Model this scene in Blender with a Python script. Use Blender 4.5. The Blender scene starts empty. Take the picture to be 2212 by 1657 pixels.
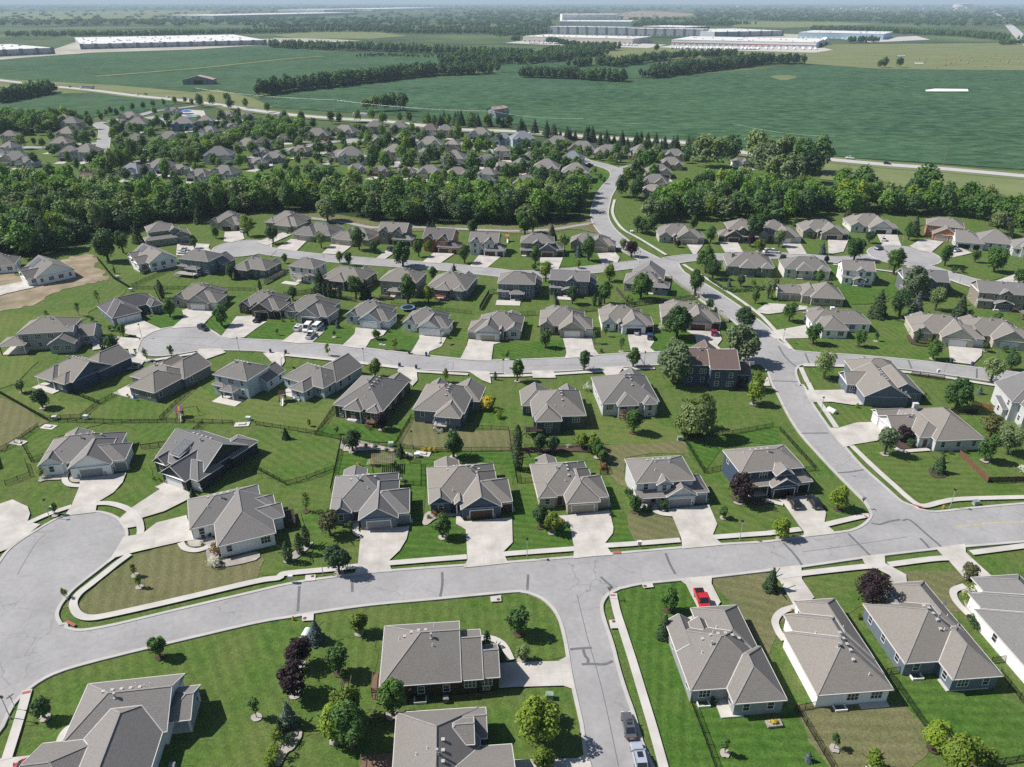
import bpy, math, random
import numpy as np
from mathutils import Vector, Matrix
from mathutils.geometry import delaunay_2d_cdt
R0 = random.Random(7)
scene = bpy.context.scene
COL = scene.collection
rad = math.radians
# ------------------------------------------------------------------ survey: photo position -> point on the flat ground
FL, CX, CY, HC = 1620.0, 1106.0, 828.5, 100.0
PITCH = math.atan((CY - 2) / FL)
CP, SP = math.cos(PITCH), math.sin(PITCH)
YO = {'f': 0, 'a': 162.01, 'b': 432.03, 'c': 827.88, 'e': 1242.1}
def un(px, py, z=0.0):
    u = (px - CX) / FL; v = (CY - py) / FL
    k = (z - HC) / (-SP + v * CP)
    return (u * k, (CP + v * SP) * k)
def G(t, x, y, z=0.0):
    return un(553.0 * int(t[1]) + x / 3.9946, YO[t[0]] + y / 3.9946, z)
def proj(X, Y, Z=0.0):
    dz = Z - HC; d = Y * CP - dz * SP
    return (CX + FL * X / d, CY - FL * (Y * SP + dz * CP) / d)
def pts(s, z=0.0):
    out = []; t = None
    for k in s.split():
        if k[0].isalpha(): t = k
        elif t == 'D': a, b = k.split(','); out.append(un(float(a), float(b), z))
        else: a, b = k.split(','); out.append(G(t, float(a), float(b), z))
    return out
def smooth(P, n=4, closed=False):
    out = []; N = len(P)
    for i in range(N if closed else N - 1):
        g = (lambda j: P[j % N]) if closed else (lambda j: P[max(0, min(N - 1, j))])
        a, b, c, d = g(i - 1), g(i), g(i + 1), g(i + 2)
        for k in range(n):
            t = k / n
            out.append(tuple(0.5 * (2 * b[q] + (c[q] - a[q]) * t + (2 * a[q] - 5 * b[q] + 4 * c[q] - d[q]) * t * t + (3 * b[q] - a[q] - 3 * c[q] + d[q]) * t ** 3) for q in (0, 1)))
    if not closed: out.append(P[-1])
    return out
def area2(P): return sum(P[i][0] * P[(i + 1) % len(P)][1] - P[(i + 1) % len(P)][0] * P[i][1] for i in range(len(P)))
def ccw(P): return list(P) if area2(P) > 0 else list(P)[::-1]
def offset_poly(P, d):
    P = ccw(P); n = len(P); out = []
    for i in range(n):
        a, b, c = P[i - 1], P[i], P[(i + 1) % n]
        e1 = Vector((b[0] - a[0], b[1] - a[1])); e2 = Vector((c[0] - b[0], c[1] - b[1]))
        if e1.length < 1e-6: e1 = e2
        if e2.length < 1e-6: e2 = e1
        m = e1.normalized() + e2.normalized()
        if m.length < 1e-3: m = e1
        m.normalize(); out.append((b[0] + m.y * d, b[1] - m.x * d))
    return out
def stroke_poly(P, w):
    L, Rr = [], []
    for i, p in enumerate(P):
        a = P[max(0, i - 1)]; b = P[min(len(P) - 1, i + 1)]
        d = Vector((b[0] - a[0], b[1] - a[1]))
        if d.length < 1e-6: continue
        d.normalize(); ww = w if not isinstance(w, (list, tuple)) else w[0] + (w[1] - w[0]) * i / (len(P) - 1)
        L.append((p[0] - d.y * ww / 2, p[1] + d.x * ww / 2)); Rr.append((p[0] + d.y * ww / 2, p[1] - d.x * ww / 2))
    return L + Rr[::-1]
def inside(p, P):
    c = False; n = len(P); x, y = p
    for i in range(n):
        x1, y1 = P[i]; x2, y2 = P[i - 1]
        if (y1 > y) != (y2 > y) and x < (x2 - x1) * (y - y1) / (y2 - y1) + x1: c = not c
    return c
# ------------------------------------------------------------------ objects
def tag(o, label=None, cat=None, group=None, kind=None):
    if label: o['label'] = label
    if cat: o['category'] = cat
    if group: o['group'] = group
    if kind: o['kind'] = kind
    return o
def link(name, me, parent=None, loc=(0, 0, 0), rz=0.0, sc=None):
    o = bpy.data.objects.new(name, me); COL.objects.link(o)
    o.location = loc; o.rotation_euler = (0, 0, rz)
    if sc: o.scale = sc
    if parent is not None: o.parent = parent
    return o
def empty(name, loc=(0, 0, 0), rz=0.0):
    o = link(name, None, None, loc, rz); o.empty_display_size = 0.5
    return o
def copy_tree(o, parent=None):
    c = o.copy(); COL.objects.link(c)
    if parent is not None: c.parent = parent
    for ch in list(o.children): copy_tree(ch, c)
    return c
class MB:
    def __init__(s): s.v = []; s.f = []; s.m = []
    def face(s, P, m=0):
        i = len(s.v); s.v += [tuple(p) for p in P]; s.f.append(list(range(i, i + len(P)))); s.m.append(m)
    def box(s, x0, x1, y0, y1, z0, z1, m=0, skip=''):
        a = [(x0, y0, z0), (x1, y0, z0), (x1, y1, z0), (x0, y1, z0), (x0, y0, z1), (x1, y0, z1), (x1, y1, z1), (x0, y1, z1)]
        i = len(s.v); s.v += a
        for k, q in (('b', (3, 2, 1, 0)), ('t', (4, 5, 6, 7)), ('f', (0, 1, 5, 4)), ('r', (1, 2, 6, 5)), ('k', (2, 3, 7, 6)), ('l', (3, 0, 4, 7))):
            if k not in skip: s.f.append([i + j for j in q]); s.m.append(m)
    def bar(s, a, b, w, h=None, m=0):
        a = Vector(a); b = Vector(b); h = h or w; d = b - a
        if d.length < 1e-5: return
        d.normalize(); up = Vector((0, 0, 1)) if abs(d.z) < .95 else Vector((1, 0, 0))
        x = d.cross(up).normalized() * (w / 2); y = x.cross(d).normalized() * (h / 2)
        i = len(s.v); s.v += [tuple(p + q) for p in (a, b) for q in (-x - y, x - y, x + y, -x + y)]
        for q in ((0, 1, 2, 3), (7, 6, 5, 4), (0, 4, 5, 1), (1, 5, 6, 2), (2, 6, 7, 3), (3, 7, 4, 0)): s.f.append([i + j for j in q]); s.m.append(m)
    def cyl(s, x, y, z0, z1, r0, r1=None, n=8, m=0):
        r1 = r0 if r1 is None else r1; i = len(s.v)
        for z, r in ((z0, r0), (z1, r1)):
            s.v += [(x + r * math.cos(2 * math.pi * k / n), y + r * math.sin(2 * math.pi * k / n), z) for k in range(n)]
        for k in range(n): s.f.append([i + k, i + (k + 1) % n, i + n + (k + 1) % n, i + n + k]); s.m.append(m)
        s.f.append([i + n + k for k in range(n)]); s.m.append(m); s.f.append([i + n - 1 - k for k in range(n)]); s.m.append(m)
    def tube(s, P, r, n=6, m=0):
        for a, b in zip(P[:-1], P[1:]):
            a = Vector(a); b = Vector(b); d = (b - a)
            if d.length < 1e-5: continue
            d.normalize(); up = Vector((0, 0, 1)) if abs(d.z) < .9 else Vector((1, 0, 0))
            x = d.cross(up).normalized(); y = x.cross(d); i = len(s.v)
            for p in (a, b): s.v += [tuple(p + (x * math.cos(2 * math.pi * k / n) + y * math.sin(2 * math.pi * k / n)) * r) for k in range(n)]
            for k in range(n): s.f.append([i + k, i + (k + 1) % n, i + n + (k + 1) % n, i + n + k]); s.m.append(m)
    def mesh(s, name, mats):
        me = bpy.data.meshes.new(name); me.from_pydata(s.v, [], s.f)
        for q in (mats if isinstance(mats, (list, tuple)) else [mats]): me.materials.append(q)
        if any(s.m): me.polygons.foreach_set('material_index', s.m)
        me.update(); return me
    def build(s, name, mats, parent=None, **k):
        return link(name, s.mesh(name, mats), parent, **k)
# ------------------------------------------------------------------ materials
MATS = {}
def nt(name):
    m = bpy.data.materials.new(name); m.use_nodes = True
    n = m.node_tree.nodes; l = m.node_tree.links
    return m, n, l, n['Principled BSDF']
def lerp(n, l, fac, a, b, mode='MIX'):
    x = n.new('ShaderNodeMix'); x.data_type = 'RGBA'; x.blend_type = mode
    for k, q in ((0, fac), (6, a), (7, b)):
        if hasattr(q, 'is_output') or isinstance(q, bpy.types.NodeSocket): l.new(q, x.inputs[k])
        else: x.inputs[k].default_value = q if k == 0 else (q[0], q[1], q[2], 1)
    return x.outputs[2]
def noise(n, l, vec, scale, detail=3, rough=.55):
    x = n.new('ShaderNodeTexNoise'); x.inputs['Scale'].default_value = scale; x.inputs['Detail'].default_value = detail; x.inputs['Roughness'].default_value = rough
    l.new(vec, x.inputs['Vector']); return x.outputs['Fac']
def ramp(n, l, fac, a, b):
    x = n.new('ShaderNodeMapRange'); x.inputs[1].default_value = a; x.inputs[2].default_value = b
    l.new(fac, x.inputs[0]); return x.outputs[0]
def mth(n, l, op, a, b=None):
    x = n.new('ShaderNodeMath'); x.operation = op
    for k, q in ((0, a), (1, b)):
        if q is None: continue
        if isinstance(q, bpy.types.NodeSocket): l.new(q, x.inputs[k])
        else: x.inputs[k].default_value = q
    return x.outputs[0]
def pos(n): return n.new('ShaderNodeNewGeometry').outputs['Position']
def objc(n): return n.new('ShaderNodeTexCoord').outputs['Object']
def mapped(n, l, v, sc, rz=0.0):
    x = n.new('ShaderNodeMapping'); l.new(v, x.inputs[0]); x.inputs['Scale'].default_value = sc; x.inputs['Rotation'].default_value = (0, 0, rz); return x.outputs[0]
def simple(name, c, rough=.7, var=.25, scale=1.5, metal=0.0, spec=.3, coat=0.0):
    if name in MATS: return MATS[name]
    m, n, l, b = nt(name); v = pos(n)
    f = noise(n, l, v, scale, 4)
    l.new(lerp(n, l, ramp(n, l, f, .3, .7), [q * (1 - var) for q in c], [min(1, q * (1 + var)) for q in c]), b.inputs['Base Color'])
    b.inputs['Roughness'].default_value = rough; b.inputs['Metallic'].default_value = metal; b.inputs['Specular IOR Level'].default_value = spec
    b.inputs['Coat Weight'].default_value = coat
    MATS[name] = m; return m
def siding(name, c):
    if name in MATS: return MATS[name]
    m, n, l, b = nt(name); v = pos(n)
    s = n.new('ShaderNodeSeparateXYZ'); l.new(v, s.inputs[0])
    fr = mth(n, l, 'FRACT', mth(n, l, 'MULTIPLY', s.outputs[2], 4.0))
    line = ramp(n, l, fr, .86, 1.0)
    f = noise(n, l, v, .9, 4)
    col = lerp(n, l, f, [q * .88 for q in c], [min(1, q * 1.12) for q in c])
    l.new(lerp(n, l, mth(n, l, 'MULTIPLY', line, .45), col, [q * .4 for q in c]), b.inputs['Base Color'])
    bp = n.new('ShaderNodeBump'); bp.inputs['Strength'].default_value = .35; bp.inputs['Distance'].default_value = .02; l.new(fr, bp.inputs['Height']); l.new(bp.outputs[0], b.inputs['Normal'])
    b.inputs['Roughness'].default_value = .6; b.inputs['Specular IOR Level'].default_value = .25
    MATS[name] = m; return m
def shingle(name, c):
    m, n, l, b = nt(name); v = pos(n)
    vz = mapped(n, l, v, (7, 7, 14.0))
    vo = n.new('ShaderNodeTexVoronoi'); vo.inputs['Scale'].default_value = 1.0; l.new(vz, vo.inputs['Vector'])
    sp = n.new('ShaderNodeSeparateColor'); l.new(vo.outputs['Color'], sp.inputs[0])
    big = noise(n, l, v, .35, 3)
    c1 = lerp(n, l, sp.outputs[0], [q * .80 for q in c], [q * 1.18 for q in c])
    s = n.new('ShaderNodeSeparateXYZ'); l.new(v, s.inputs[0])
    row = ramp(n, l, mth(n, l, 'FRACT', mth(n, l, 'MULTIPLY', s.outputs[2], 5.2)), .72, 1.0)
    c1 = lerp(n, l, mth(n, l, 'MULTIPLY', row, .5), c1, [q * .45 for q in c])
    oi = n.new('ShaderNodeObjectInfo').outputs['Random']
    tint = lerp(n, l, oi, (.78, .80, .83), (1.14, 1.09, 1.04))
    c1 = lerp(n, l, 1.0, c1, tint, 'MULTIPLY')
    l.new(lerp(n, l, mth(n, l, 'MULTIPLY', big, .4), c1, [q * 1.15 for q in c]), b.inputs['Base Color'])
    b.inputs['Roughness'].default_value = .9; b.inputs['Specular IOR Level'].default_value = .2
    MATS[name] = m; return m
SUNNY = None
def lawn(name, g1, g2, dry, dryness, stripe, per=2.2):
    m, n, l, b = nt(name); v = pos(n); o = objc(n)
    big = ramp(n, l, noise(n, l, v, .11, 6, .68), .5 - dryness * .5, 1.02 - dryness * .55)
    mid = noise(n, l, v, .6, 5, .65); fine = noise(n, l, v, 5.0, 3, .7)
    col = lerp(n, l, ramp(n, l, mid, .36, .64), g1, g2)
    col = lerp(n, l, mth(n, l, 'MULTIPLY', big, .75), col, dry)
    sx = n.new('ShaderNodeSeparateXYZ'); l.new(o, sx.inputs[0])
    wob = mth(n, l, 'MULTIPLY', noise(n, l, o, .12, 2), 3.0)
    w = mth(n, l, 'SINE', mth(n, l, 'ADD', mth(n, l, 'MULTIPLY', sx.outputs[0], 6.283 / per), wob))
    w2 = ramp(n, l, mth(n, l, 'ADD', w, mth(n, l, 'MULTIPLY', mth(n, l, 'SUBTRACT', noise(n, l, v, 1.6, 4, .7), .5), 3.2)), -.9, .9)
    st = lerp(n, l, w2, (1 - stripe,) * 3, (1 + stripe,) * 3)
    col = lerp(n, l, 1.0, col, st, 'MULTIPLY')
    fc = lerp(n, l, ramp(n, l, fine, .25, .75), (.60, .62, .60), (1.40, 1.38, 1.36))
    col = lerp(n, l, 1.0, col, fc, 'MULTIPLY')
    m2 = noise(n, l, v, 2.1, 3, .7)
    col = lerp(n, l, 1.0, col, lerp(n, l, ramp(n, l, m2, .3, .7), (.76, .79, .76), (1.24, 1.20, 1.22)), 'MULTIPLY')
    l.new(col, b.inputs['Base Color']); b.inputs['Roughness'].default_value = .95; b.inputs['Specular IOR Level'].default_value = .1
    bp = n.new('ShaderNodeBump'); bp.inputs['Strength'].default_value = .5; bp.inputs['Distance'].default_value = .15; l.new(fine, bp.inputs['Height']); l.new(bp.outputs[0], b.inputs['Normal'])
    MATS[name] = m; return m
def foliage(name, c1, c2, rnd=.25):
    m, n, l, b = nt(name); v = pos(n)
    f = noise(n, l, v, 1.1, 3); f2 = noise(n, l, v, 7.0, 1)
    oi = n.new('ShaderNodeObjectInfo').outputs['Random']
    col = lerp(n, l, ramp(n, l, f, .3, .7), c1, c2)
    col = lerp(n, l, 1.0, col, lerp(n, l, f2, (.7,) * 3, (1.3,) * 3), 'MULTIPLY')
    col = lerp(n, l, 1.0, col, lerp(n, l, oi, (1 - rnd, 1 - rnd, 1 - rnd * .6), (1 + rnd, 1 + rnd * .8, 1 - rnd * .3)), 'MULTIPLY')
    l.new(col, b.inputs['Base Color']); b.inputs['Roughness'].default_value = .6; b.inputs['Specular IOR Level'].default_value = .25
    tr = n.new('ShaderNodeBsdfTranslucent'); l.new(lerp(n, l, 1.0, col, (1.15, 1.25, .8), 'MULTIPLY'), tr.inputs[0])
    mx = n.new('ShaderNodeMixShader'); mx.inputs[0].default_value = .3; l.new(b.outputs[0], mx.inputs[1]); l.new(tr.outputs[0], mx.inputs[2]); l.new(mx.outputs[0], n['Material Output'].inputs[0])
    MATS[name] = m; return m
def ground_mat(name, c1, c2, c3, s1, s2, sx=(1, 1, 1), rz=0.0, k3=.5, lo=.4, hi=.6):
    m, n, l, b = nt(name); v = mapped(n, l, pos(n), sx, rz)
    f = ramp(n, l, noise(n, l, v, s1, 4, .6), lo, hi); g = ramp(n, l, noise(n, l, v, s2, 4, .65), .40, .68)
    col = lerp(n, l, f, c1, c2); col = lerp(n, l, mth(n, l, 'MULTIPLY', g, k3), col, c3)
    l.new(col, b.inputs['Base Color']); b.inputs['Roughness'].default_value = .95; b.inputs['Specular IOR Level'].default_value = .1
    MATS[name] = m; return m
def concrete(name, c, joint=0.0, stain=.12):
    m, n, l, b = nt(name); v = pos(n)
    f = noise(n, l, v, .22, 5, .6); g = noise(n, l, v, 6, 2)
    col = lerp(n, l, ramp(n, l, f, .3, .7), [q * (1 - stain) for q in c], [q * (1 + stain) for q in c])
    col = lerp(n, l, 1.0, col, lerp(n, l, g, (.9,) * 3, (1.1,) * 3), 'MULTIPLY')
    if joint:
        o = objc(n); s = n.new('ShaderNodeSeparateXYZ'); l.new(o, s.inputs[0])
        for k in (0, 1):
            fr = mth(n, l, 'FRACT', mth(n, l, 'DIVIDE', s.outputs[k], joint))
            col = lerp(n, l, mth(n, l, 'MULTIPLY', mth(n, l, 'LESS_THAN', fr, .022), .3), col, [q * .5 for q in c])
    l.new(col, b.inputs['Base Color']); b.inputs['Roughness'].default_value = .85; b.inputs['Specular IOR Level'].default_value = .25
    MATS[name] = m; return m
def glass(name='window_glass', c=(.02, .026, .034), rough=.06):
    m, n, l, b = nt(name); b.inputs['Base Color'].default_value = (*c, 1); b.inputs['Roughness'].default_value = rough; b.inputs['Specular IOR Level'].default_value = .6
    MATS[name] = m; return m
GLASS = glass()
ROOF = {'pale': shingle('shingle_pale', (.235, .222, .206)), 'taupe': shingle('shingle_taupe', (.198, .187, .174)), 'grey': shingle('shingle_grey', (.185, .180, .178)), 'dark': shingle('shingle_dark', (.12, .115, .12)), 'brown': shingle('shingle_brown', (.135, .10, .092)), 'blue': shingle('shingle_blue', (.19, .215, .245))}
WALL = {k: siding('siding_' + k, c) for k, c in {
    'white': (.82, .82, .80), 'offwhite': (.62, .61, .57), 'tan': (.40, .35, .28), 'beige': (.46, .42, .35), 'grey': (.30, .31, .32), 'ltgrey': (.52, .53, .54), 'dkgrey': (.14, .15, .16),
    'navy': (.055, .078, .125), 'slate': (.135, .165, .205), 'blue': (.11, .18, .31), 'ltblue': (.40, .47, .53), 'charcoal': (.028, .032, .045), 'brown': (.10, .075, .05), 'dkbrown': (.05, .038, .026),
    'green': (.22, .25, .20), 'dkgreen': (.07, .10, .10), 'taupe': (.26, .23, .19), 'brick': (.36, .15, .08)}.items()}
TRIM = simple('white_trim', (.78, .78, .76), .5, .05)
CAP = simple('ridge_cap_shingle', (.25, .235, .225), .9, .12)
GUT = simple('gutter_white', (.62, .61, .59), .5, .05)
VAL = simple('valley_metal', (.46, .45, .44), .7, .1)
STONE = simple('stone_veneer', (.30, .27, .24), .9, .5, 4)
DOORC = {k: simple('garage_' + k, c, .5, .04) for k, c in {'white': (.72, .72, .71), 'brown': (.075, .04, .028), 'grey': (.25, .26, .27), 'tan': (.36, .32, .26), 'dark': (.03, .03, .032), 'open': (.012, .012, .013)}.items()}  # open: near-black colour painted for the shade inside an open garage
WOOD = simple('deck_wood', (.16, .10, .065), .8, .2, 3)
DARKW = simple('dark_wood', (.035, .025, .02), .8, .2, 3)
BLACK = simple('black_metal', (.015, .015, .016), .5, .05)
STEEL = simple('galvanised_steel', (.42, .43, .43), .4, .08, metal=.3)
SLAB = concrete('patio_concrete', (.50, .47, .43), 0)
def road_mat(name, c):
    m, n, l, b = nt(name); v = pos(n)
    col = lerp(n, l, ramp(n, l, noise(n, l, v, .09, 5, .62), .32, .68), [q * .86 for q in c], [q * 1.12 for q in c])
    col = lerp(n, l, 1.0, col, lerp(n, l, ramp(n, l, noise(n, l, v, .9, 5, .7), .3, .7), (.90,) * 3, (1.08,) * 3), 'MULTIPLY')
    vo = n.new('ShaderNodeTexVoronoi'); vo.feature = 'DISTANCE_TO_EDGE'; vo.inputs['Scale'].default_value = .16; vo.inputs['Randomness'].default_value = 1
    wv = n.new('ShaderNodeMix'); wv.data_type = 'VECTOR'; wn = n.new('ShaderNodeTexNoise'); wn.inputs['Scale'].default_value = .5; l.new(v, wn.inputs['Vector'])
    va = n.new('ShaderNodeVectorMath'); va.operation = 'MULTIPLY_ADD'; l.new(wn.outputs['Color'], va.inputs[0]); va.inputs[1].default_value = (2.5, 2.5, 0); l.new(v, va.inputs[2]); l.new(va.outputs[0], vo.inputs['Vector'])
    cr = mth(n, l, 'MULTIPLY', mth(n, l, 'LESS_THAN', vo.outputs['Distance'], .010), ramp(n, l, noise(n, l, v, .05, 2), .45, .62))
    col = lerp(n, l, mth(n, l, 'MULTIPLY', cr, .42), col, [q * .3 for q in c])
    sp = ramp(n, l, noise(n, l, v, .35, 3, .6), .66, .74); col = lerp(n, l, mth(n, l, 'MULTIPLY', sp, .3), col, [q * .62 for q in c])
    l.new(col, b.inputs['Base Color']); b.inputs['Roughness'].default_value = .85; b.inputs['Specular IOR Level'].default_value = .25
    MATS[name] = m; return m
DRIVE = concrete('drive_concrete', (.445, .42, .385), 3.6, .22)
WALK = concrete('walk_concrete', (.47, .45, .42), 0)
KERBM = concrete('kerb_concrete', (.42, .405, .385), 0)
ROADM = road_mat('road_asphalt', (.305, .299, .298))
SEAL = simple('crack_sealant', (.13, .13, .14), .8, .15)
HWY = concrete('highway_asphalt', (.42, .41, .41), 0, .06)
BARK = simple('bark', (.09, .07, .05), .95, .3, 4)
HAZE = 7.2e-5; SKY_S = .070; SUN_S = 4.8; EXPO = .42
# ------------------------------------------------------------------ ground, fields, roads
def sheet(name, P, z, m, label, cat, ang=0.0, kind='structure', th=0.0):
    P = ccw(P); cx = sum(p[0] for p in P) / len(P); cy = sum(p[1] for p in P) / len(P)
    c, s = math.cos(-ang), math.sin(-ang)
    Q = [((x - cx) * c - (y - cy) * s, (x - cx) * s + (y - cy) * c) for x, y in P]
    vs, es, fs, *_ = delaunay_2d_cdt([Vector(q) for q in Q], [], [list(range(len(Q)))], 1, 1e-5)
    b = MB(); b.v = [(v.x, v.y, 0) for v in vs]; b.f = [list(f) for f in fs]; b.m = [0] * len(fs)
    o = b.build(name, m, loc=(cx, cy, z), rz=ang)
    return tag(o, label, cat, kind=kind)
BASEG = lawn('lawn_base', (.041, .098, .014), (.075, .150, .026), (.142, .142, .060), .44, .04, 3.0)
LAWN = {
    'lush': lawn('lawn_lush', (.035, .092, .013), (.065, .138, .023), (.105, .142, .038), .24, .11, 1.9),
    'mid': lawn('lawn_mid', (.043, .099, .015), (.078, .149, .027), (.138, .148, .055), .40, .08, 2.2),
    'pale': lawn('lawn_pale', (.064, .116, .020), (.104, .160, .035), (.152, .160, .064), .46, .05, 2.4),
    'dry': lawn('lawn_dry', (.078, .102, .034), (.112, .132, .050), (.180, .158, .092), .64, .08, 2.3)}
far = ground_mat('far_country', (.075, .115, .045), (.115, .150, .060), (.020, .040, .024), .0009, .0022, k3=1.0)
nearG = [un(-500, 1800), un(2700, 1800), un(2900, 395), un(-800, 250)]
E_ = 34000.0
o = MB(); o.face([(-E_, -800, 0), (E_, -800, 0), (E_, E_, 0), (-E_, E_, 0)]); o = o.build('ground', far); o.location.z = -.25
tag(o, 'flat farmland and woods reaching the hazy horizon', 'ground', kind='structure')
sheet('lawn', nearG, -.1, BASEG, 'mown grass of the housing estate under all the yards', 'lawn')
# --- farm fields
SOY = ground_mat('soybean_rows', (.018, .058, .024), (.033, .086, .036), (.092, .155, .088), .010, .11, (.55, .9, 1), .1, .8)
SOY2 = ground_mat('soybean_far', (.026, .070, .030), (.044, .095, .042), (.080, .135, .070), .006, .05, (1, 1, 1), .1, .7)
PAST = ground_mat('pasture_grass', (.145, .165, .068), (.19, .195, .095), (.11, .15, .06), .02, .08, (.5, 1.2, 1), 0, .5)
MEAD = ground_mat('meadow_grass', (.125, .165, .062), (.17, .20, .085), (.20, .195, .10), .03, .25)
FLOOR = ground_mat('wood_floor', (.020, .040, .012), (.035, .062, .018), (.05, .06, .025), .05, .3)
DIRT = ground_mat('bare_soil', (.24, .185, .135), (.34, .275, .205), (.14, .145, .07), .12, .09, k3=.75)
PALE = ground_mat('graded_site', (.36, .33, .28), (.46, .43, .38), (.22, .24, .15), .01, .05)
LOT = concrete('yard_paving', (.45, .43, .41))
FIELDS = [
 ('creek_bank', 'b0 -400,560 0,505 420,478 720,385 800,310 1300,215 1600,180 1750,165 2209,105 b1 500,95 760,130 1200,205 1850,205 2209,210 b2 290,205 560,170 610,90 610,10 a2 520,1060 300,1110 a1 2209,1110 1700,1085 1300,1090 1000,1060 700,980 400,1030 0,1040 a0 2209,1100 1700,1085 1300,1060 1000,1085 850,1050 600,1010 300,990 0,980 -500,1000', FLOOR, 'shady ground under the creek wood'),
 ('field', 'D 590,232 545,215 700,185 1080,160 1130,158 1360,175 1400,170 1740,141 2300,151 2300,372 1790,337 1640,322 1300,288 1050,262 870,250 700,240', SOY, 'broad dark green soybean field behind the highway'),
 ('field', 'D -60,128 200,115 420,108 580,100 700,112 960,120 1010,128 980,138 700,180 540,207 470,192 420,200 -60,168', SOY2, 'green crop field beside the highway, upper left'),
 ('field', 'D -80,225 70,206 200,200 385,217 365,236 230,250 100,262 -80,268', SOY2, 'green crop field below the highway by the tree rows'),
 ('field', 'D 1010,138 1190,126 1240,140 1350,150 1100,158', SOY2, 'small crop field between two tree belts'),
 ('field', 'D 1130,166 1240,140 1420,136 1480,140 1400,168 1330,172', SOY2, 'narrow crop field behind the short tree row'),
 ('field', 'D 920,105 1060,100 1160,104 1120,111 1000,114', SOY2, 'thin green field beyond the tree belt'),
 ('pasture', 'D -80,166 60,174 260,185 420,200 470,193 545,212 590,232 520,250 420,218 200,200 40,206 -80,222', PAST, 'olive grass verge along the highway'),
 ('pasture', 'D 1742,138 1690,120 1750,108 1800,96 2300,92 2300,153 1900,149', PAST, 'pale pasture dotted with hay bales'),
 ('pasture', 'D 1290,122 1330,105 1450,100 1700,108 1742,118 1640,124 1420,130', PAST, 'dry grass in front of the red striped warehouse'),
 ('meadow', 'D 590,77 640,69 820,70 880,78 800,84 640,83', MEAD, 'light green meadow beyond the building site'),
 ('meadow', 'D -40,26 460,22 450,34 300,43 -40,42', MEAD, 'long pale meadow far on the left'),
 ('meadow', 'D 1600,46 1800,48 1900,52 1700,60 1580,58', MEAD, 'bright green field far behind the warehouses'),
 ('meadow', 'D 1790,338 2300,385 2300,450 2100,418 1900,400 1770,388', MEAD, 'dry meadow between the highway and the wood on the right'),
 ('building_site', 'D -20,122 100,112 160,92 300,88 590,84 575,97 420,107 200,114 60,124 -20,131', PALE, 'graded pale earth round the long warehouses'),
 ('building_site', 'D 590,82 700,84 780,88 640,95 590,93', PALE, 'pale paved lot beside the white warehouse'),
 ('building_site', 'D 1640,72 1760,75 1780,84 1600,83', PALE, 'pale gravel by the beige warehouse'),
 ('dirt_patch', 'D 1290,40 1380,24 1500,30 1440,38 1340,42', DIRT, 'brown bare patch in far woods'),
 ('paved_yard', 'D 1090,93 1130,88 1370,93 1440,97 1400,104 1250,100', LOT, 'concrete truck yard of the beige warehouse'),
 ('paved_yard', 'D 1420,102 1450,98 1780,104 1800,108 1760,114 1500,107', LOT, 'concrete truck yard of the red striped warehouse'),
 ('paved_yard', 'D 1780,80 1900,82 1980,78 2010,86 1880,92', LOT, 'grey lot beside the pale blue warehouse'),
 ('dirt_patch', 'b0 -200,700 60,620 300,720 480,540 780,470 840,580 930,680 800,715 500,790 300,900 0,960 -200,970', DIRT, 'bare tan soil round the new white house'),
 ('dirt_patch', 'D 1665,165 1700,163 1722,168 1700,173 1680,172', PAST, 'bare oval patch in the soybean field'),
]
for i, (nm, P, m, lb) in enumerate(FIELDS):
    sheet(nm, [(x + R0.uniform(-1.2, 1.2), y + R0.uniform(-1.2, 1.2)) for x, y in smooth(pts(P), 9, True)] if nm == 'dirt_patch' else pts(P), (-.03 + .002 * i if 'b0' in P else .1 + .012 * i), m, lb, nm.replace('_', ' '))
o = sheet('farm_track', stroke_poly(smooth(pts('D 205,166 330,156 450,146 560,134 640,126 700,122')), 16), .55, PAST, 'grassy waterway crossing the upper left field', 'track')
sheet('white_tarp', pts('D 1998,196 2020,193 2090,194 2092,199 2000,199'), .9, TRIM, 'long white strip lying in the soybean field', 'tarp')
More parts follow.
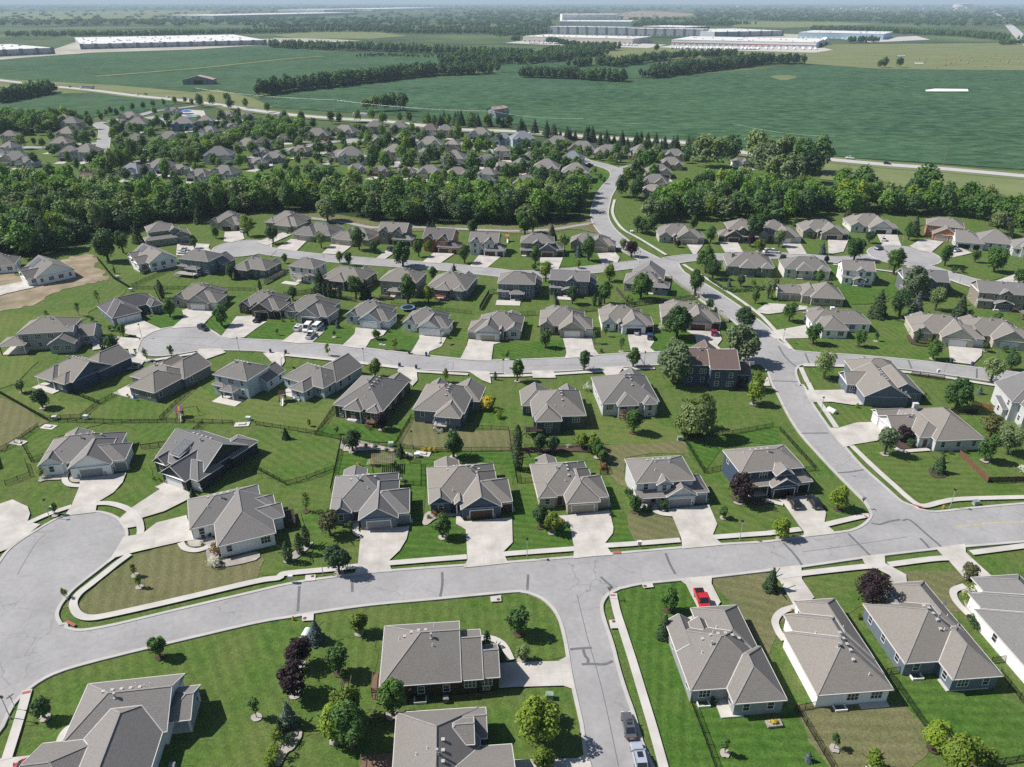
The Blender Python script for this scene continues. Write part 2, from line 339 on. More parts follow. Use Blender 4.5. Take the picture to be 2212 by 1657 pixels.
# --- lawn patches: lots that differ in colour and mowing direction
PATCH = [
 ('e2 905,130 1100,85 1230,115 1440,48 1500,95 1620,330 1640,400 1330,440 1535,1000 1540,1150 1740,1657 1345,1657 1200,1250 1050,720 960,350', 'lush', -12, 'deep green striped lawn beside the parked cars'),
 ('e2 1540,1120 2209,1260 e3 110,1200 250,1170 560,1700 e2 1760,1700', 'lush', 88, 'dark green mown yard behind the house with the flower box'),
 ('e3 260,1170 410,1110 1200,1130 1420,1400 1200,1700 560,1700', 'dry', 88, 'dry tan yard behind the long white ranch'),
 ('e3 1030,860 1600,900 2209,1150 2209,1560 1920,1600 1450,1400', 'lush', 88, 'green mown yard behind the slate ranch'),
 ('e2 1720,30 2209,-20 e3 60,100 300,280 100,420 0,700 e2 1960,300', 'dry', 70, 'brownish lawn between two drives'),
 ('e3 300,40 560,0 1000,-20 1060,120 680,330 560,200', 'mid', 75, 'green front lawn in front of the purple tree'),
 ('e3 1110,-20 1500,-40 1800,0 1650,60 1590,150 1700,300 1500,300 1250,150', 'dry', 60, 'brown lawn by the curving path'),
 ('e0 -100,1250 300,940 560,820 1000,700 1500,580 2209,415 e1 0,415 330,370 560,330 500,1000 150,1657 e0 1560,1657 1990,1340 1700,1000 1630,860 740,1020 640,1290', 'mid', 32, 'large green yard of the white house with lit eaves'),
 ('e1 560,320 1000,265 1500,220 1950,190 e2 0,160 150,165 260,215 360,310 420,430 470,620 470,720 e1 2120,700 1930,480 1100,450 1060,960 1030,1150 600,1340 350,1300', 'mid', 5, 'green corner lawn with young trees'),
 ('e2 0,985 440,965 535,1000 620,1350 640,1540 560,1590 0,1590 e1 2000,1450 2000,1100', 'mid', 20, 'green front yard with the big yellow-green tree'),
 ('e0 520,280 680,250 900,20 1500,-300 2200,-260 2209,30 1500,200 1000,320 800,350 690,340 620,260', 'dry', 18, 'dull brownish lawn by the cul-de-sac corner'),
 ('c1 240,880 470,840 640,900 690,1130 560,1200 600,1330 870,1340 880,1560 640,1600 240,1640 0,1640 230,1530 480,1400 330,1090', 'mid', 80, 'green side yard with columnar evergreens'),
 ('c1 720,600 1340,680 1470,700 1430,1240 1340,1260 1240,740 850,720 700,800', 'lush', 82, 'deep green yard behind the pergola house'),
 ('c1 1470,600 2190,590 2209,880 2140,700 1600,660 1480,740', 'lush', 85, 'striped green yard behind the navy ranch'),
 ('c1 1150,1540 1300,1360 1330,1260 1440,1240 1730,1130 1730,1230 1815,1290 1820,1490', 'lush', 85, 'green front lawn between two pale drives'),
 ('c2 0,1000 100,900 190,880 240,1090 490,1240 530,1420 0,1450', 'lush', 80, 'green lawn in front of the stone ranch'),
 ('c2 90,620 200,740 700,660 760,780 830,860 1060,1360 800,1390 870,1290 850,1020 790,850 720,680 520,660 210,590', 'lush', 84, 'green strip beside the stone ranch'),
 ('c2 790,540 1470,490 1660,770 1480,610 980,640 1000,900 860,800', 'dry', 38, 'tan lawn with diagonal mowing stripes'),
 ('c2 1000,1130 1210,1110 1390,1170 1460,1340 1070,1370', 'dry', 60, 'brown front lawn of the grey two-storey house'),
 ('c2 1490,480 1900,440 2209,380 c3 110,410 300,640 c2 2209,520 1820,545 1660,770', 'lush', 58, 'striped green back yard behind the fence'),
 ('c2 1720,1060 1870,840 2209,1000 c3 0,1050 120,1050 270,1240 c2 2209,1270 1730,1320 1770,1220', 'mid', 55, 'striped front lawn by the purple tree'),
 ('c3 100,400 300,640 600,960 870,1110 830,1140 490,1200 500,1110 370,940 410,840 360,740 160,600', 'mid', 35, 'green bank between the blue house and the road'),
 ('c3 750,540 950,510 1100,590 1450,600 1640,600 1890,860 2209,860 2209,980 1700,990 1350,1050', 'mid', 85, 'striped lawn with the ringed evergreen'),
 ('c3 620,385 780,340 910,330 930,240 800,210 540,170 470,170', 'mid', 5, 'green lawn between two drives with a white tank'),
 ('c2 560,220 770,320 1210,330 1470,480 790,530 600,460 490,420', 'pale', 82, 'bright green yard behind the two walkout houses'),
 ('c1 0,40 150,100 480,225 760,80 520,420 0,345', 'pale', 75, 'bright green fenced yard with a small slide'),
 ('c1 540,430 720,340 1080,380 1330,300 1200,510 740,480', 'lush', 40, 'green fenced yard behind the brown house'),
 ('c1 1240,500 1340,330 1440,325 1860,420 2180,400 2190,575 1500,570', 'dry', 10, 'brown fenced yard behind the blue-grey walkout'),
 ('c1 0,385 520,455 735,490 690,720 620,750 270,880 200,860 0,760 c0 2100,740 2209,640', 'mid', 50, 'green open slope with a worn patch'),
 ('c0 0,120 320,290 430,330 310,380 100,510 0,580', 'dry', 25, 'pale unmown slope left of the fence'),
 ('c0 240,520 430,350 1690,350 1620,450 1200,530 1180,400 900,345 650,430 500,460 370,650 290,660', 'mid', -18, 'green yard with bright diagonal mowing lines'),
 ('c0 0,110 340,30 520,150 860,180 720,300 480,300', 'pale', 30, 'green fenced yard with one round tree'),
 ('c0 990,50 1340,195 1560,110 1400,310 790,300 860,180', 'mid', 20, 'green yard behind the grey patio house'),
 ('c0 1560,110 1720,20 1840,110 2090,140 2209,70 2209,330 1420,300', 'pale', 60, 'bright green yard with the play set'),
 ('c0 850,1030 980,960 1070,860 1280,700 1320,810 1370,920 1130,1080 960,1040', 'mid', 45, 'green wedge between two cul-de-sac drives'),
 ('b0 -100,1000 300,990 900,900 1100,770 780,960 700,1060 400,1080 200,1300 330,1400 -100,1657', 'pale', 25, 'long mown slope left of the cul-de-sac'),
 ('b0 1310,900 1490,930 1600,1000 1480,1105 1410,1110 1260,1040 1330,1000', 'lush', 70, 'green wedge lawn with a round tree'),
 ('b0 1870,960 2000,1010 2080,1040 1920,1165 1770,1090 1850,990', 'lush', 35, 'green wedge lawn by the black car'),
 ('b1 -90,1180 60,1070 210,1040 350,1070 340,1110 230,1215 0,1205', 'lush', 70, 'green front lawn with yellow shrubs'),
 ('b1 600,1100 750,1070 860,1140 750,1255 490,1235', 'lush', 75, 'green front lawn beside the vans'),
 ('b1 1110,1170 1200,1080 1290,1170 1410,1200 1340,1330 940,1280 1000,1210', 'lush', 80, 'green front lawn with the mailbox pair'),
 ('b1 1640,1190 1720,1070 1840,1080 1820,1240 1770,1370 1490,1345 1510,1300 1600,1270', 'mid', 70, 'lawn half green half brown by the hoop'),
 ('b1 2050,1250 2209,1230 b2 120,1240 440,1210 470,1360 0,1385', 'lush', 60, 'striped green lawn of the tan cul-de-sac street house'),
 ('b2 690,1200 1000,1180 1040,1325 745,1335 705,1250', 'mid', 75, 'green front lawn with saplings'),
 ('b2 1215,1160 1500,1130 1590,1190 1600,1290 1200,1300 1190,1270', 'lush', 60, 'green front lawn under the round tree'),
 ('b2 940,870 1320,700 1540,830 1100,880', 'lush', 30, 'bright green back yard by the fence'),
 ('b3 150,1200 440,1195 610,1195 870,1150 1000,850 1180,1050 1230,1250 1560,1330 1550,1390 1300,1385 400,1315 240,1300', 'mid', 10, 'broad mown lawn sweeping behind the white ranch'),
 ('b3 500,560 680,560 650,700 1000,780 1120,640 1150,780 1000,870 720,900 600,760', 'lush', 80, 'bright green back yard of the white house'),
 ('b3 1390,560 1460,510 1800,480 2050,620 1900,700 1560,640', 'mid', 25, 'green island lawn with striped mowing'),
 ('b2 910,520 1060,300 1280,370 1480,390 1560,460 1340,480 1040,330', 'mid', 60, 'green front lawn by the bending road'),
 ('b2 410,570 480,460 730,480 800,550 600,575', 'lush', 30, 'green front lawn with the round tree and path'),
 ('b1 2000,580 2140,480 2209,450 b2 160,500 240,560 240,600 0,600', 'mid', 40, 'green front lawn of the dark two-storey house'),
 ('b1 330,100 760,140 1200,220 1850,222 2209,228 b2 300,212 560,190 690,160 720,225 830,310 700,280 500,250 300,285 0,290 b1 2000,260 1500,270 1200,275 900,250 760,190 500,175 330,150', 'dry', 15, 'pale mown strip along the trail below the wood'),
 ('a2 680,820 860,870 830,950 770,985 690,960', 'lush', 30, 'green corner lot with a small hedge'),
 ('a2 1880,830 2209,860 a3 0,900 100,960 a2 2000,900', 'lush', 20, 'bright green clearing by the white cottage'),
]
for i, (P, k, ang, lb) in enumerate(PATCH):
    Q = smooth(pts(P), 2, True)
    if k != 'lush':
        Q = [q for a_, b_ in zip(Q, Q[1:] + Q[:1]) for q in [(a_[0] + (b_[0] - a_[0]) * t / 4, a_[1] + (b_[1] - a_[1]) * t / 4) for t in range(4)]]
        am = min(.55, .012 * math.dist(Q[0], Q[len(Q) // 2])); Q = [(x + R0.uniform(-am, am), y + R0.uniform(-am, am)) for x, y in Q]
    sheet('lawn', Q, -.06 + .003 * i, LAWN[k], lb, 'lawn', rad(ang))
# --- roads
sheet('trail', stroke_poly(smooth(pts('b2 700,200 560,222 400,248 250,262 0,268 b1 2100,266 1900,258 1500,240 1200,232 1000,238 820,205 500,160 340,138'), 5), 3.2), .13, ROADM, 'narrow grey asphalt trail along the edge of the wood', 'trail')
RP = [
 'e0 -400,780 480,450 560,470 700,492 1000,440 1500,320 2206,155 e1 270,92 560,45 c1 1180,1628 2209,1555 c2 540,1512 1150,1458 1800,1403 c3 0,1378 400,1322 680,1290 800,1255 1150,1100 1300,1098 1450,1120 1800,1085 2500,1050 2500,1310 1490,1420 880,1492 290,1577 0,1610 e2 1720,12 1440,38 1100,72 870,118 500,130 150,140 0,138 e1 1500,205 1000,250 560,310 330,350 0,405 e0 1500,570 1000,690 560,810 310,930 100,1120 -60,1400 -400,1500',
 'e2 60,120 150,150 270,200 370,290 430,400 480,600 530,900 620,1300 740,1850 1230,1850 1100,1450 1030,1200 960,1000 900,800 850,600 790,420 760,300 770,230 820,160 910,100 600,40',
 'c3 640,1310 780,1262 870,1200 903,1130 850,1030 780,960 600,780 450,620 290,440 180,270 100,110 40,0 b2 2209,1470 2110,1380 2030,1290 2040,1180 1910,1040 1780,960 1640,870 1480,740 1320,640 1180,590 1180,540 1400,530 1480,625 1700,750 2000,950 2209,1110 b3 75,1205 150,1262 235,1308 330,1330 330,1405 260,1430 232,1475 245,1540 280,1620 c3 300,20 335,110 400,220 520,390 660,560 800,720 1000,900 1150,1030 1290,1090 1200,1180',
 'b0 1195,1290 1240,1190 1350,1130 1500,1100 1660,1090 1760,1105 1850,1150 1930,1190 2209,1210 b1 240,1220 480,1240 750,1262 940,1285 1330,1330 1500,1350 1800,1380 2040,1390 b2 450,1368 740,1345 1030,1325 1280,1315 1600,1300 1900,1292 2080,1280 2180,1400 2020,1410 1700,1405 1250,1422 960,1440 770,1455 350,1480 0,1490 b1 2000,1490 1830,1480 1380,1460 1230,1435 870,1392 640,1362 270,1325 b0 2209,1302 2000,1295 1750,1295 1600,1318 1400,1345 1290,1340 1215,1322',
 'b3 120,1310 235,1308 400,1322 800,1347 1300,1392 1700,1440 2400,1535 2400,1630 1800,1545 1400,1487 1000,1442 600,1418 330,1413 150,1400',
 'c0 -80,1680 0,1560 100,1430 300,1290 560,1150 800,1118 960,1150 1050,1220 1082,1310 1040,1430 900,1560 e0 640,110 540,220 490,300 478,370 520,450 600,560 200,800 -300,900 -300,200',
]
SP_ = [('b1 0,425 300,470 600,503 1000,535 1600,578 2000,620 b2 0,640 300,640 500,622 800,590 1100,555 1250,560', 8.6),
 ('b2 1330,590 1200,520 1030,430 900,335 800,240 755,130 780,0 a2 800,1030 850,955 905,890 900,830 800,785 640,745 540,700', 8.6),
 ('a2 900,850 1000,800 1130,780', 9), ('b2 1230,560 1500,505 2000,490 2209,480 b3 300,495 620,520 900,500', 8.6),
 ('b3 1250,560 1400,600 1560,650 1750,705 2000,760 2300,830', 8.6),
 ('a0 830,420 900,470 895,560 880,640 820,700', 8.6), ('a0 1000,620 1200,600 1500,640', 8), ('a0 1150,730 1400,770 1700,830 2000,830', 8), ('a0 830,420 1000,390 1200,350 1350,310 1640,275 1760,250', 8),
 ('a0 130,625 400,625 650,600 860,590', 8), ('a1 -50,720 300,640 650,580 850,570 1000,550 1300,560 1560,575 1850,600', 8), ('a1 900,690 1150,760 1400,830 1700,820 1900,860', 8), ('a1 1850,620 a2 60,700 270,680 500,700 640,745', 8),
 ('b2 -100,1470 0,1440', 8)]
polys = [smooth(pts(q), 3, True) for q in RP] + [stroke_poly(smooth(pts(q), 5), w) for q, w in SP_]
def circ(c, r, n=28): return [(c[0] + r * math.cos(2 * math.pi * k / n), c[1] + r * math.sin(2 * math.pi * k / n)) for k in range(n)]
polys.append(circ(G('b0', 2090, 418), 12.5)); polys.append(circ(G('b3', 1170, 480), 14.5)); polys.append(circ(G('a1', 850, 570), 11))
def roadnet(polys, kw):
    V, F, kind = [], [], []
    for P in polys:
        for d, k in ((kw, 1), (0, 0)):
            Q = offset_poly(P, d) if d else ccw(P)
            F.append(list(range(len(V), len(V) + len(Q)))); V += [Vector(q) for q in Q]; kind.append(k)
    vs, es, fs, ov, oe, of = delaunay_2d_cdt(V, [], F, 1, 1e-4)
    rd, kb = MB(), MB(); rd.v = [(v.x, v.y, .12) for v in vs]; kb.v = [(v.x, v.y, .22) for v in vs]
    n = len(vs); kb.v += [(v.x, v.y, -.1) for v in vs]; edge = {}
    for f, src in zip(fs, of):
        f = list(f)
        if any(kind[q] == 0 for q in src): rd.f.append(f); rd.m.append(0)
        elif src:
            kb.f.append(f); kb.m.append(0)
            for a, b in zip(f, f[1:] + f[:1]):
                if (b, a) in edge: edge[(b, a)] = None
                else: edge[(a, b)] = 1
    for (a, b), q in list(edge.items()):
        if q: kb.f.append([b, a, a + n, b + n]); kb.m.append(0)
    return rd, kb
rd, kb = roadnet(polys, .62)
tag(rd.build('road', ROADM), 'pale grey estate streets with cul-de-sacs', 'road', kind='structure')
tag(kb.build('kerb', KERBM), 'light concrete kerb along both sides of the streets', 'kerb', kind='structure')
hw = smooth(pts('a0 -300,15 0,48 400,95 800,135 1200,185 1600,225 1900,262 a1 0,310 330,350 770,385 1170,410 1700,470 a2 0,490 330,512 760,545 1300,575 1500,592 1900,660 2209,700 a3 300,715 560,738 1000,778 1540,818 2500,905'), 4)
sheet('highway_verge', stroke_poly(hw, 26), .42, PAST, 'dry grass shoulder of the highway', 'verge')
sheet('highway', stroke_poly(hw, 11.5), .55, HWY, 'straight pale highway between the fields and the estate', 'highway')
sheet('highway', stroke_poly(smooth(pts('D 2128,10 2140,22 2160,36 2185,60 2205,80 2240,108'), 3), 34), .7, HWY, 'distant straight highway cutting through woods at upper right', 'highway')
# yellow line of the main street
sheet('road_marking', stroke_poly(smooth(pts('c3 1620,1243 1800,1222 2000,1207 2400,1190'), 3), .3), .125, simple('yellow_paint', (.42, .36, .19), .8, .25), 'faded yellow centre line where the main street leaves the picture', 'road marking')
CR = ['e1 375,100 362,320', 'e1 830,55 832,150', 'e1 1607,-20 1608,90 1590,190', 'e2 140,0 132,132', 'e2 765,20 870,115', 'e2 500,647 560,640 690,632', 'e2 615,648 630,700 655,730 655,765', 'e2 600,775 700,772 800,775 870,745',
 'c2 1325,1470 1360,1560 1410,1650', 'c3 130,1380 190,1440 250,1510 292,1575', 'c3 690,1300 790,1400 880,1490', 'c3 890,1210 960,1222 1040,1198 1140,1180', 'c3 1160,1190 1225,1185 1360,1300 1495,1415', 'c3 1310,1340 1360,1390 1395,1433', 'c3 285,435 520,433', 'c3 595,777 700,770 825,750',
 'b3 320,1325 355,1410', 'b3 820,1345 870,1402', 'b3 1210,1385 1240,1460', 'b3 1802,1458 1800,1545', 'b3 10,1563 260,1570', 'b3 90,1262 150,1360 240,1440', 'b1 1700,580 1650,640', 'b2 1090,1335 1140,1420', 'b2 1270,490 1350,510 1440,525', 'b1 180,440 120,490']
for i, s in enumerate(CR):
    sheet('crack_seal', stroke_poly(smooth(pts(s), 3), .5), .126 + .0004 * i, SEAL, 'dark sealed crack across the pale street', 'crack seal')['group'] = 'sealed cracks in the streets'
FC = ['e2 560,170 610,380 660,580 720,780 800,1090 920,1657', 'b1 800,1390 1000,1340 1180,1400', 'b1 1000,1330 860,1300 900,1280', 'b1 1600,1440 1700,1400 1690,1480', 'b2 0,1440 560,1425 600,1460', 'b0 1300,1180 1700,1190 2000,1210', 'b0 1300,1230 1650,1250 1900,1280', 'c3 300,1460 700,1405 1200,1330', 'b1 640,1300 760,1350', 'b2 880,600 700,610 500,640', 'b3 900,560 1000,500 1100,480 1300,560', 'c0 150,1657 300,1400 400,1300']
for i, s in enumerate(FC):
    sheet('crack_line', stroke_poly(smooth(pts(s), 4), .13), .123 + .0002 * i, SEAL, 'thin dark crack line running along the street', 'crack line')['group'] = 'thin cracks in the streets'
SW = ['c0 240,1215 420,1135 620,1068', 'c0 840,1042 960,1045 1100,1090 1190,1170 1215,1260 1210,1310', 'c0 1120,1480 1000,1570 900,1650 e0 780,90 690,160 640,230 640,290 690,355 800,375 1000,340 1500,228 2206,62 e1 200,30 c1 250,1650 640,1612 880,1585', 'c1 1140,1560 1500,1530 1820,1505', 'c1 2130,1485 c2 0,1475 540,1435', 'c2 800,1408 1070,1390 1450,1360', 'c2 1740,1335 2209,1300 c3 0,1300 280,1265', 'c3 490,1228 650,1190 830,1150 870,1150',
 'c3 345,0 400,110 470,210 590,388', 'c3 720,545 900,720 1100,900 1250,1030 1350,1065 1500,1030 1700,1003 2400,985', 'c3 2400,1385 1750,1470', 'c3 1560,1515 1400,1525 1040,1572', 'c3 1000,1580 800,1592 280,1650 100,1675',
 'e2 870,165 900,310 960,500 1040,750 1130,1050 1220,1350 1330,1750', 'e0 240,1000 170,1250 60,1600', 'b1 250,1342 700,1388', 'b1 860,1405 1230,1452', 'b1 1380,1482 1830,1510', 'b1 2020,1520 b2 0,1522 200,1516', 'b2 360,1508 780,1482', 'b2 960,1465 1230,1455', 'b0 1130,1300 1170,1360 1290,1387 1450,1367 1720,1322',
 'b2 885,0 868,120 950,250 1100,337 1330,478', 'b2 1480,560 1560,612 1850,790 2100,965 b3 0,1065 200,1292', 'b3 280,1450 330,1560 c3 340,0', 'b3 300,1432 700,1440 1000,1470 1400,1515 1800,1580 2300,1655', 'b3 560,560 900,600 1200,640', 'b3 1560,690 1830,775 2300,860']
for i, s in enumerate(SW):
    sheet('sidewalk', stroke_poly(smooth(pts(s), 5), 1.45), .262 + .0007 * i, WALK, 'narrow pale concrete sidewalk beside the street', 'sidewalk')['group'] = 'sidewalks along the streets'
DR = [('c0 690,830 1090,778 1060,860 980,950 840,1035 825,1120 700,1135 560,1150 620,1060 690,890', 12), ('c0 1340,900 1430,860 1650,950 1640,1000 1420,1110 1220,1170 1200,1240 1070,1260 1020,1185 1130,1085 1380,920', -30), ('c0 1610,1145 1650,1270 1675,1360 1555,1375 1180,1460 1000,1510 930,1560 1070,1330 1230,1305 1350,1210', 20), ('c0 -100,1080 110,1010 240,1070 262,1130 240,1200 350,1225 220,1330 60,1440 -100,1500', 40),
 ('c1 905,1275 1325,1240 1300,1350 1240,1450 1140,1545 1180,1632 1000,1640 850,1650 880,1570 900,1330', 6), ('c1 1730,1115 1800,1200 2209,1165 2215,1380 2130,1465 2180,1560 1790,1600 1825,1530 1810,1270 1725,1220', 7), ('c2 400,1150 470,1145 840,1102 875,1250 870,1300 800,1390 870,1490 700,1500 530,1520 535,1420 500,1240', 8), ('c2 1340,1095 1700,1055 1770,1220 1730,1320 1820,1402 1640,1420 1470,1435 1460,1340 1385,1160', 9), ('c3 90,1010 380,965 500,1120 485,1210 590,1302 440,1320 300,1335 310,1290 270,1240 130,1040', 11),
 ('c3 905,340 1000,420 945,500 740,535 650,560 580,480 510,390 610,390 760,345', 4), ('c3 740,60 820,190 730,192 540,165 390,170 350,110 310,60 420,65', -4), ('e1 2095,770 2095,985 e2 0,975 440,962 545,1000 510,850 478,705 400,750 0,760', 5), ('e1 2130,1600 e2 0,1600 560,1590 655,1545 700,1700 0,1750', 5), ('e2 1430,38 1725,12 1720,80 1800,240 1660,420 1500,420 1500,380 1620,330 1500,90', 5), ('c3 0,1605 285,1575 e3 290,40 400,200 280,280 220,270 100,60', 5), ('c3 800,1500 1005,1478 1010,1560 1190,1657 e3 1200,115 1060,130 1030,0 c3 830,1560', 5), ('c3 1440,1425 1700,1392 1705,1465 1745,1505 1960,1700 1700,1700 1560,1540 1505,1495', 5), ('e0 -50,1600 440,1545 450,1660 200,1750 -50,1750', 10),
 ('b0 980,1090 1215,1035 1400,1120 1330,1140 1230,1200 1090,1160', 45), ('b0 800,1190 975,1180 1200,1200 1215,1240 1190,1290 1100,1290 940,1280 800,1300', 20), ('b0 1570,955 1640,935 1865,960 1840,990 1750,1085 1680,1100 1480,1112 1590,1010', -6), ('b0 2040,1010 2209,1000 b1 30,1060 100,1050 0,1115 b0 2110,1190 2000,1200 1910,1180', -12), ('b1 350,1070 600,1095 590,1140 480,1240 350,1240 220,1225 340,1140', -17), ('b1 860,1105 1130,1130 1100,1170 990,1210 940,1290 850,1280 740,1265 850,1160', -15), ('b1 1410,1170 1645,1190 1600,1270 1500,1310 1480,1350 1330,1335 1410,1200', -12), ('b1 1835,1205 2060,1230 2115,1235 2050,1250 2030,1392 1900,1392 1760,1380 1820,1260', -6), ('b2 440,1200 685,1190 710,1290 755,1346 600,1362 455,1372 470,1320', -4), ('b2 1000,1165 1215,1160 1225,1230 1190,1280 1240,1318 1030,1330 1000,1190', -2), ('b2 1500,1130 1790,1140 1810,1210 1770,1260 1810,1298 1605,1304 1580,1180', -8),
 ('b1 60,1325 140,1312 240,1325 250,1400 200,1470 170,1440', -20), ('b1 690,1430 730,1370 880,1388 860,1450 800,1520', -25), ('b1 1220,1480 1240,1435 1385,1455 1395,1560 1350,1610', -15), ('b1 1820,1475 2015,1485 2030,1590 1950,1560', -10), ('b2 170,1478 355,1476 380,1540 180,1540', -3), ('b2 760,1450 975,1435 900,1530 830,1550', 2), ('b2 1960,1525 2209,1535 2230,1610 1960,1605', 0), ('b0 1040,1390 1200,1325 1265,1370 1200,1460 1100,1470', 20), ('b0 1720,1290 1900,1285 1950,1320 1720,1400 1660,1380', -10), ('b0 60,810 -60,850 -60,760 200,705 330,750', 45),
 ('b0 1530,385 1700,378 1810,385 1800,420 1850,470 1650,485 1520,480', -15), ('b0 1940,280 2090,270 2110,340 2000,370 1930,360', -10), ('b1 230,285 310,300 100,395 0,370 100,330', -20), ('b1 300,340 445,350 350,445 170,425', -20), ('b1 650,385 825,400 730,475 570,465', -16), ('b1 1130,435 1200,455 1110,515 1030,510', -10), ('b1 1530,460 1715,465 1590,550 1430,545', -12), ('b1 1925,480 2110,495 1990,592 1840,578', -9), ('b2 240,500 440,500 400,605 245,605', -3), ('b2 735,465 890,455 930,500 910,540 780,560', -10), ('b2 1505,385 1655,380 1590,470 1560,470', 0), ('b2 1785,370 1945,365 1995,455 1840,458', -4), ('b3 125,382 280,378 335,470 190,475', -6), ('b3 515,345 695,345 650,450 520,475', -6), ('b3 940,298 1115,303 1150,400 985,400', -6), ('b3 1330,338 1515,363 1410,455 1300,440 1220,400', -25), ('b3 1575,405 1655,415 1765,460 1590,500 1500,480', -8), ('b3 1930,715 2209,615 2250,700 2050,750', -10), ('b3 -10,895 85,900 335,920 350,945 0,990 -120,970', -8), ('b3 85,1125 325,1085 350,1195 60,1205 -10,1150', 0), ('b3 1555,1260 1850,1285 1840,1350 1760,1425 1570,1400', -14)]
for i, (s, a) in enumerate(DR):
    sheet('driveway', pts(s), .232 + .0004 * i, DRIVE, 'pale concrete driveway sloping to the street kerb', 'driveway', rad(a))['group'] = 'concrete driveways'
for i, s in enumerate(['c0 590,745 560,830 600,880 700,890', 'c0 1560,1380 1600,1430 1700,1447 1820,1410', 'c1 870,1180 860,1280 900,1320', 'c2 1230,1060 1230,1100 1290,1130 1390,1140', 'c3 1090,560 1150,590 1250,585 1390,575', 'e3 245,280 120,320 60,400 90,500 140,570', 'e3 1700,100 1600,140 1620,230 1730,350', 'e2 0,560 c1 2209,2230', 'e1 1930,550 2050,560 2140,620 2200,740', 'e0 720,1290 600,1330 540,1400 520,1480', 'c3 0,1020 120,1050', 'b0 975,1230 1110,1230 1130,1300'][:7] + ['e1 1930,550 2050,560 2140,620 2200,740', 'e0 720,1290 600,1330 540,1400 520,1480', 'c3 -20,1015 130,1050', 'b0 975,1230 1110,1230 1130,1300']):
    sheet('garden_path', stroke_poly(smooth(pts(s), 5), 1.3), .225 + .0006 * i, WALK, 'curving pale front path joining house and drive', 'path')['group'] = 'front paths'
MULCH = concrete('gravel_bed', (.34, .31, .28), 0, .3); MUL2 = concrete('mulch', (.075, .05, .038), 0, .3)
for i, (s, m, lb) in enumerate([('c1 1440,1190 1490,1110 1720,1130 1720,1150 1560,1170 1480,1225 1440,1220', MULCH, 'pale gravel bed before the navy ranch'), ('c0 330,840 420,800 560,780 550,830 400,840 350,855', MULCH, 'gravel bed before the white ranch'), ('c0 600,830 640,760 715,840 640,858', MULCH, 'stone bed by the white ranch garage'), ('c0 1625,1360 1700,1345 1830,1330 1850,1390 1680,1415 1630,1400', MULCH, 'gravel bed at the white house entry'), ('c1 240,1530 300,1470 470,1380 490,1390 400,1480 300,1550 250,1555', MULCH, 'gravel bed under the columnar evergreens'), ('c1 730,500 780,470 1180,570 1340,610 1330,640 1100,580 760,590', MULCH, 'long stone bed along the back fence'), ('c2 40,570 190,560 700,540 800,680 820,780 760,720 700,600 200,600 60,610', MUL2, 'brown mulch bed round the back shrubs'), ('c3 1385,745 1420,735 1500,755 1540,790 1520,815 1450,820 1395,790', MUL2, 'ringed mulch bed of the lone evergreen'), ('e1 240,1310 400,1360 330,1500 270,1540 200,1657 150,1600 200,1400', MULCH, 'gravel bed beside the fence and spruce'), ('b3 1200,1185 1240,1170 1300,1240 1400,1260 1350,1265 1230,1240', MUL2, 'curved mulch bed before the tan house'), ('e3 1680,120 1800,130 1900,290 1760,420 1680,200', MULCH, 'gravel bed with yellow shrubs'), ('c3 1100,500 1220,480 1290,550 1120,570', MUL2, 'dark mulch bed by the red maple'), ('c0 1780,1440 1880,1430 1920,1530 2209,1460 2209,1530 1850,1590', MULCH, 'gravel strip along the white wall'), ('c2 1870,960 1960,1000 2209,1000 2200,1050 1950,1040', MUL2, 'mulch bed under the purple tree')]):
    sheet('garden_bed', smooth(pts(s), 3, True), .16 + .001 * i, m, lb, 'garden bed')
RED = simple('red_ramp', (.36, .10, .09), .8, .15)
for s in ['e0 562,412 590,400 660,435 640,455', 'e0 200,1020 270,1005 265,1028 190,1042', 'e2 845,178 890,176 893,192 848,192', 'c3 1245,1048 1352,1080 1350,1090 1245,1058', 'c3 825,1140 868,1168 855,1172 830,1155', 'c2 870,1460 940,1455 940,1478 870,1480', 'b2 665,205 715,205 715,215 665,215']:
    sheet('kerb_ramp', pts(s), .30, RED, 'red tactile pad on a kerb ramp', 'kerb ramp')['group'] = 'red kerb ramp pads'
for s, c in [('e1 400,350 500,340 497,400 398,405', 'e1 423,383'), ('e1 2022,195 2113,182 2118,235 2026,240', 'e1 2092,220'), ('e1 430,10 515,5 515,55 420,62', 'e1 490,20'), ('e2 1118,85 1210,75 1222,112 1135,122', 'e2 1148,105'), ('e2 835,398 905,392 920,468 850,470', 'e2 877,410')]:
    o = sheet('storm_inlet', pts(s), .275, WALK, 'square concrete storm inlet pad with a round rusty cover', 'storm inlet'); o['group'] = 'storm inlets'
    sheet('manhole_cover', circ(pts(c)[0], .35, 14), .285, simple('rusty_iron', (.14, .07, .05), .8), 'round rusty manhole cover on a storm inlet', 'manhole cover')['group'] = 'manhole covers'
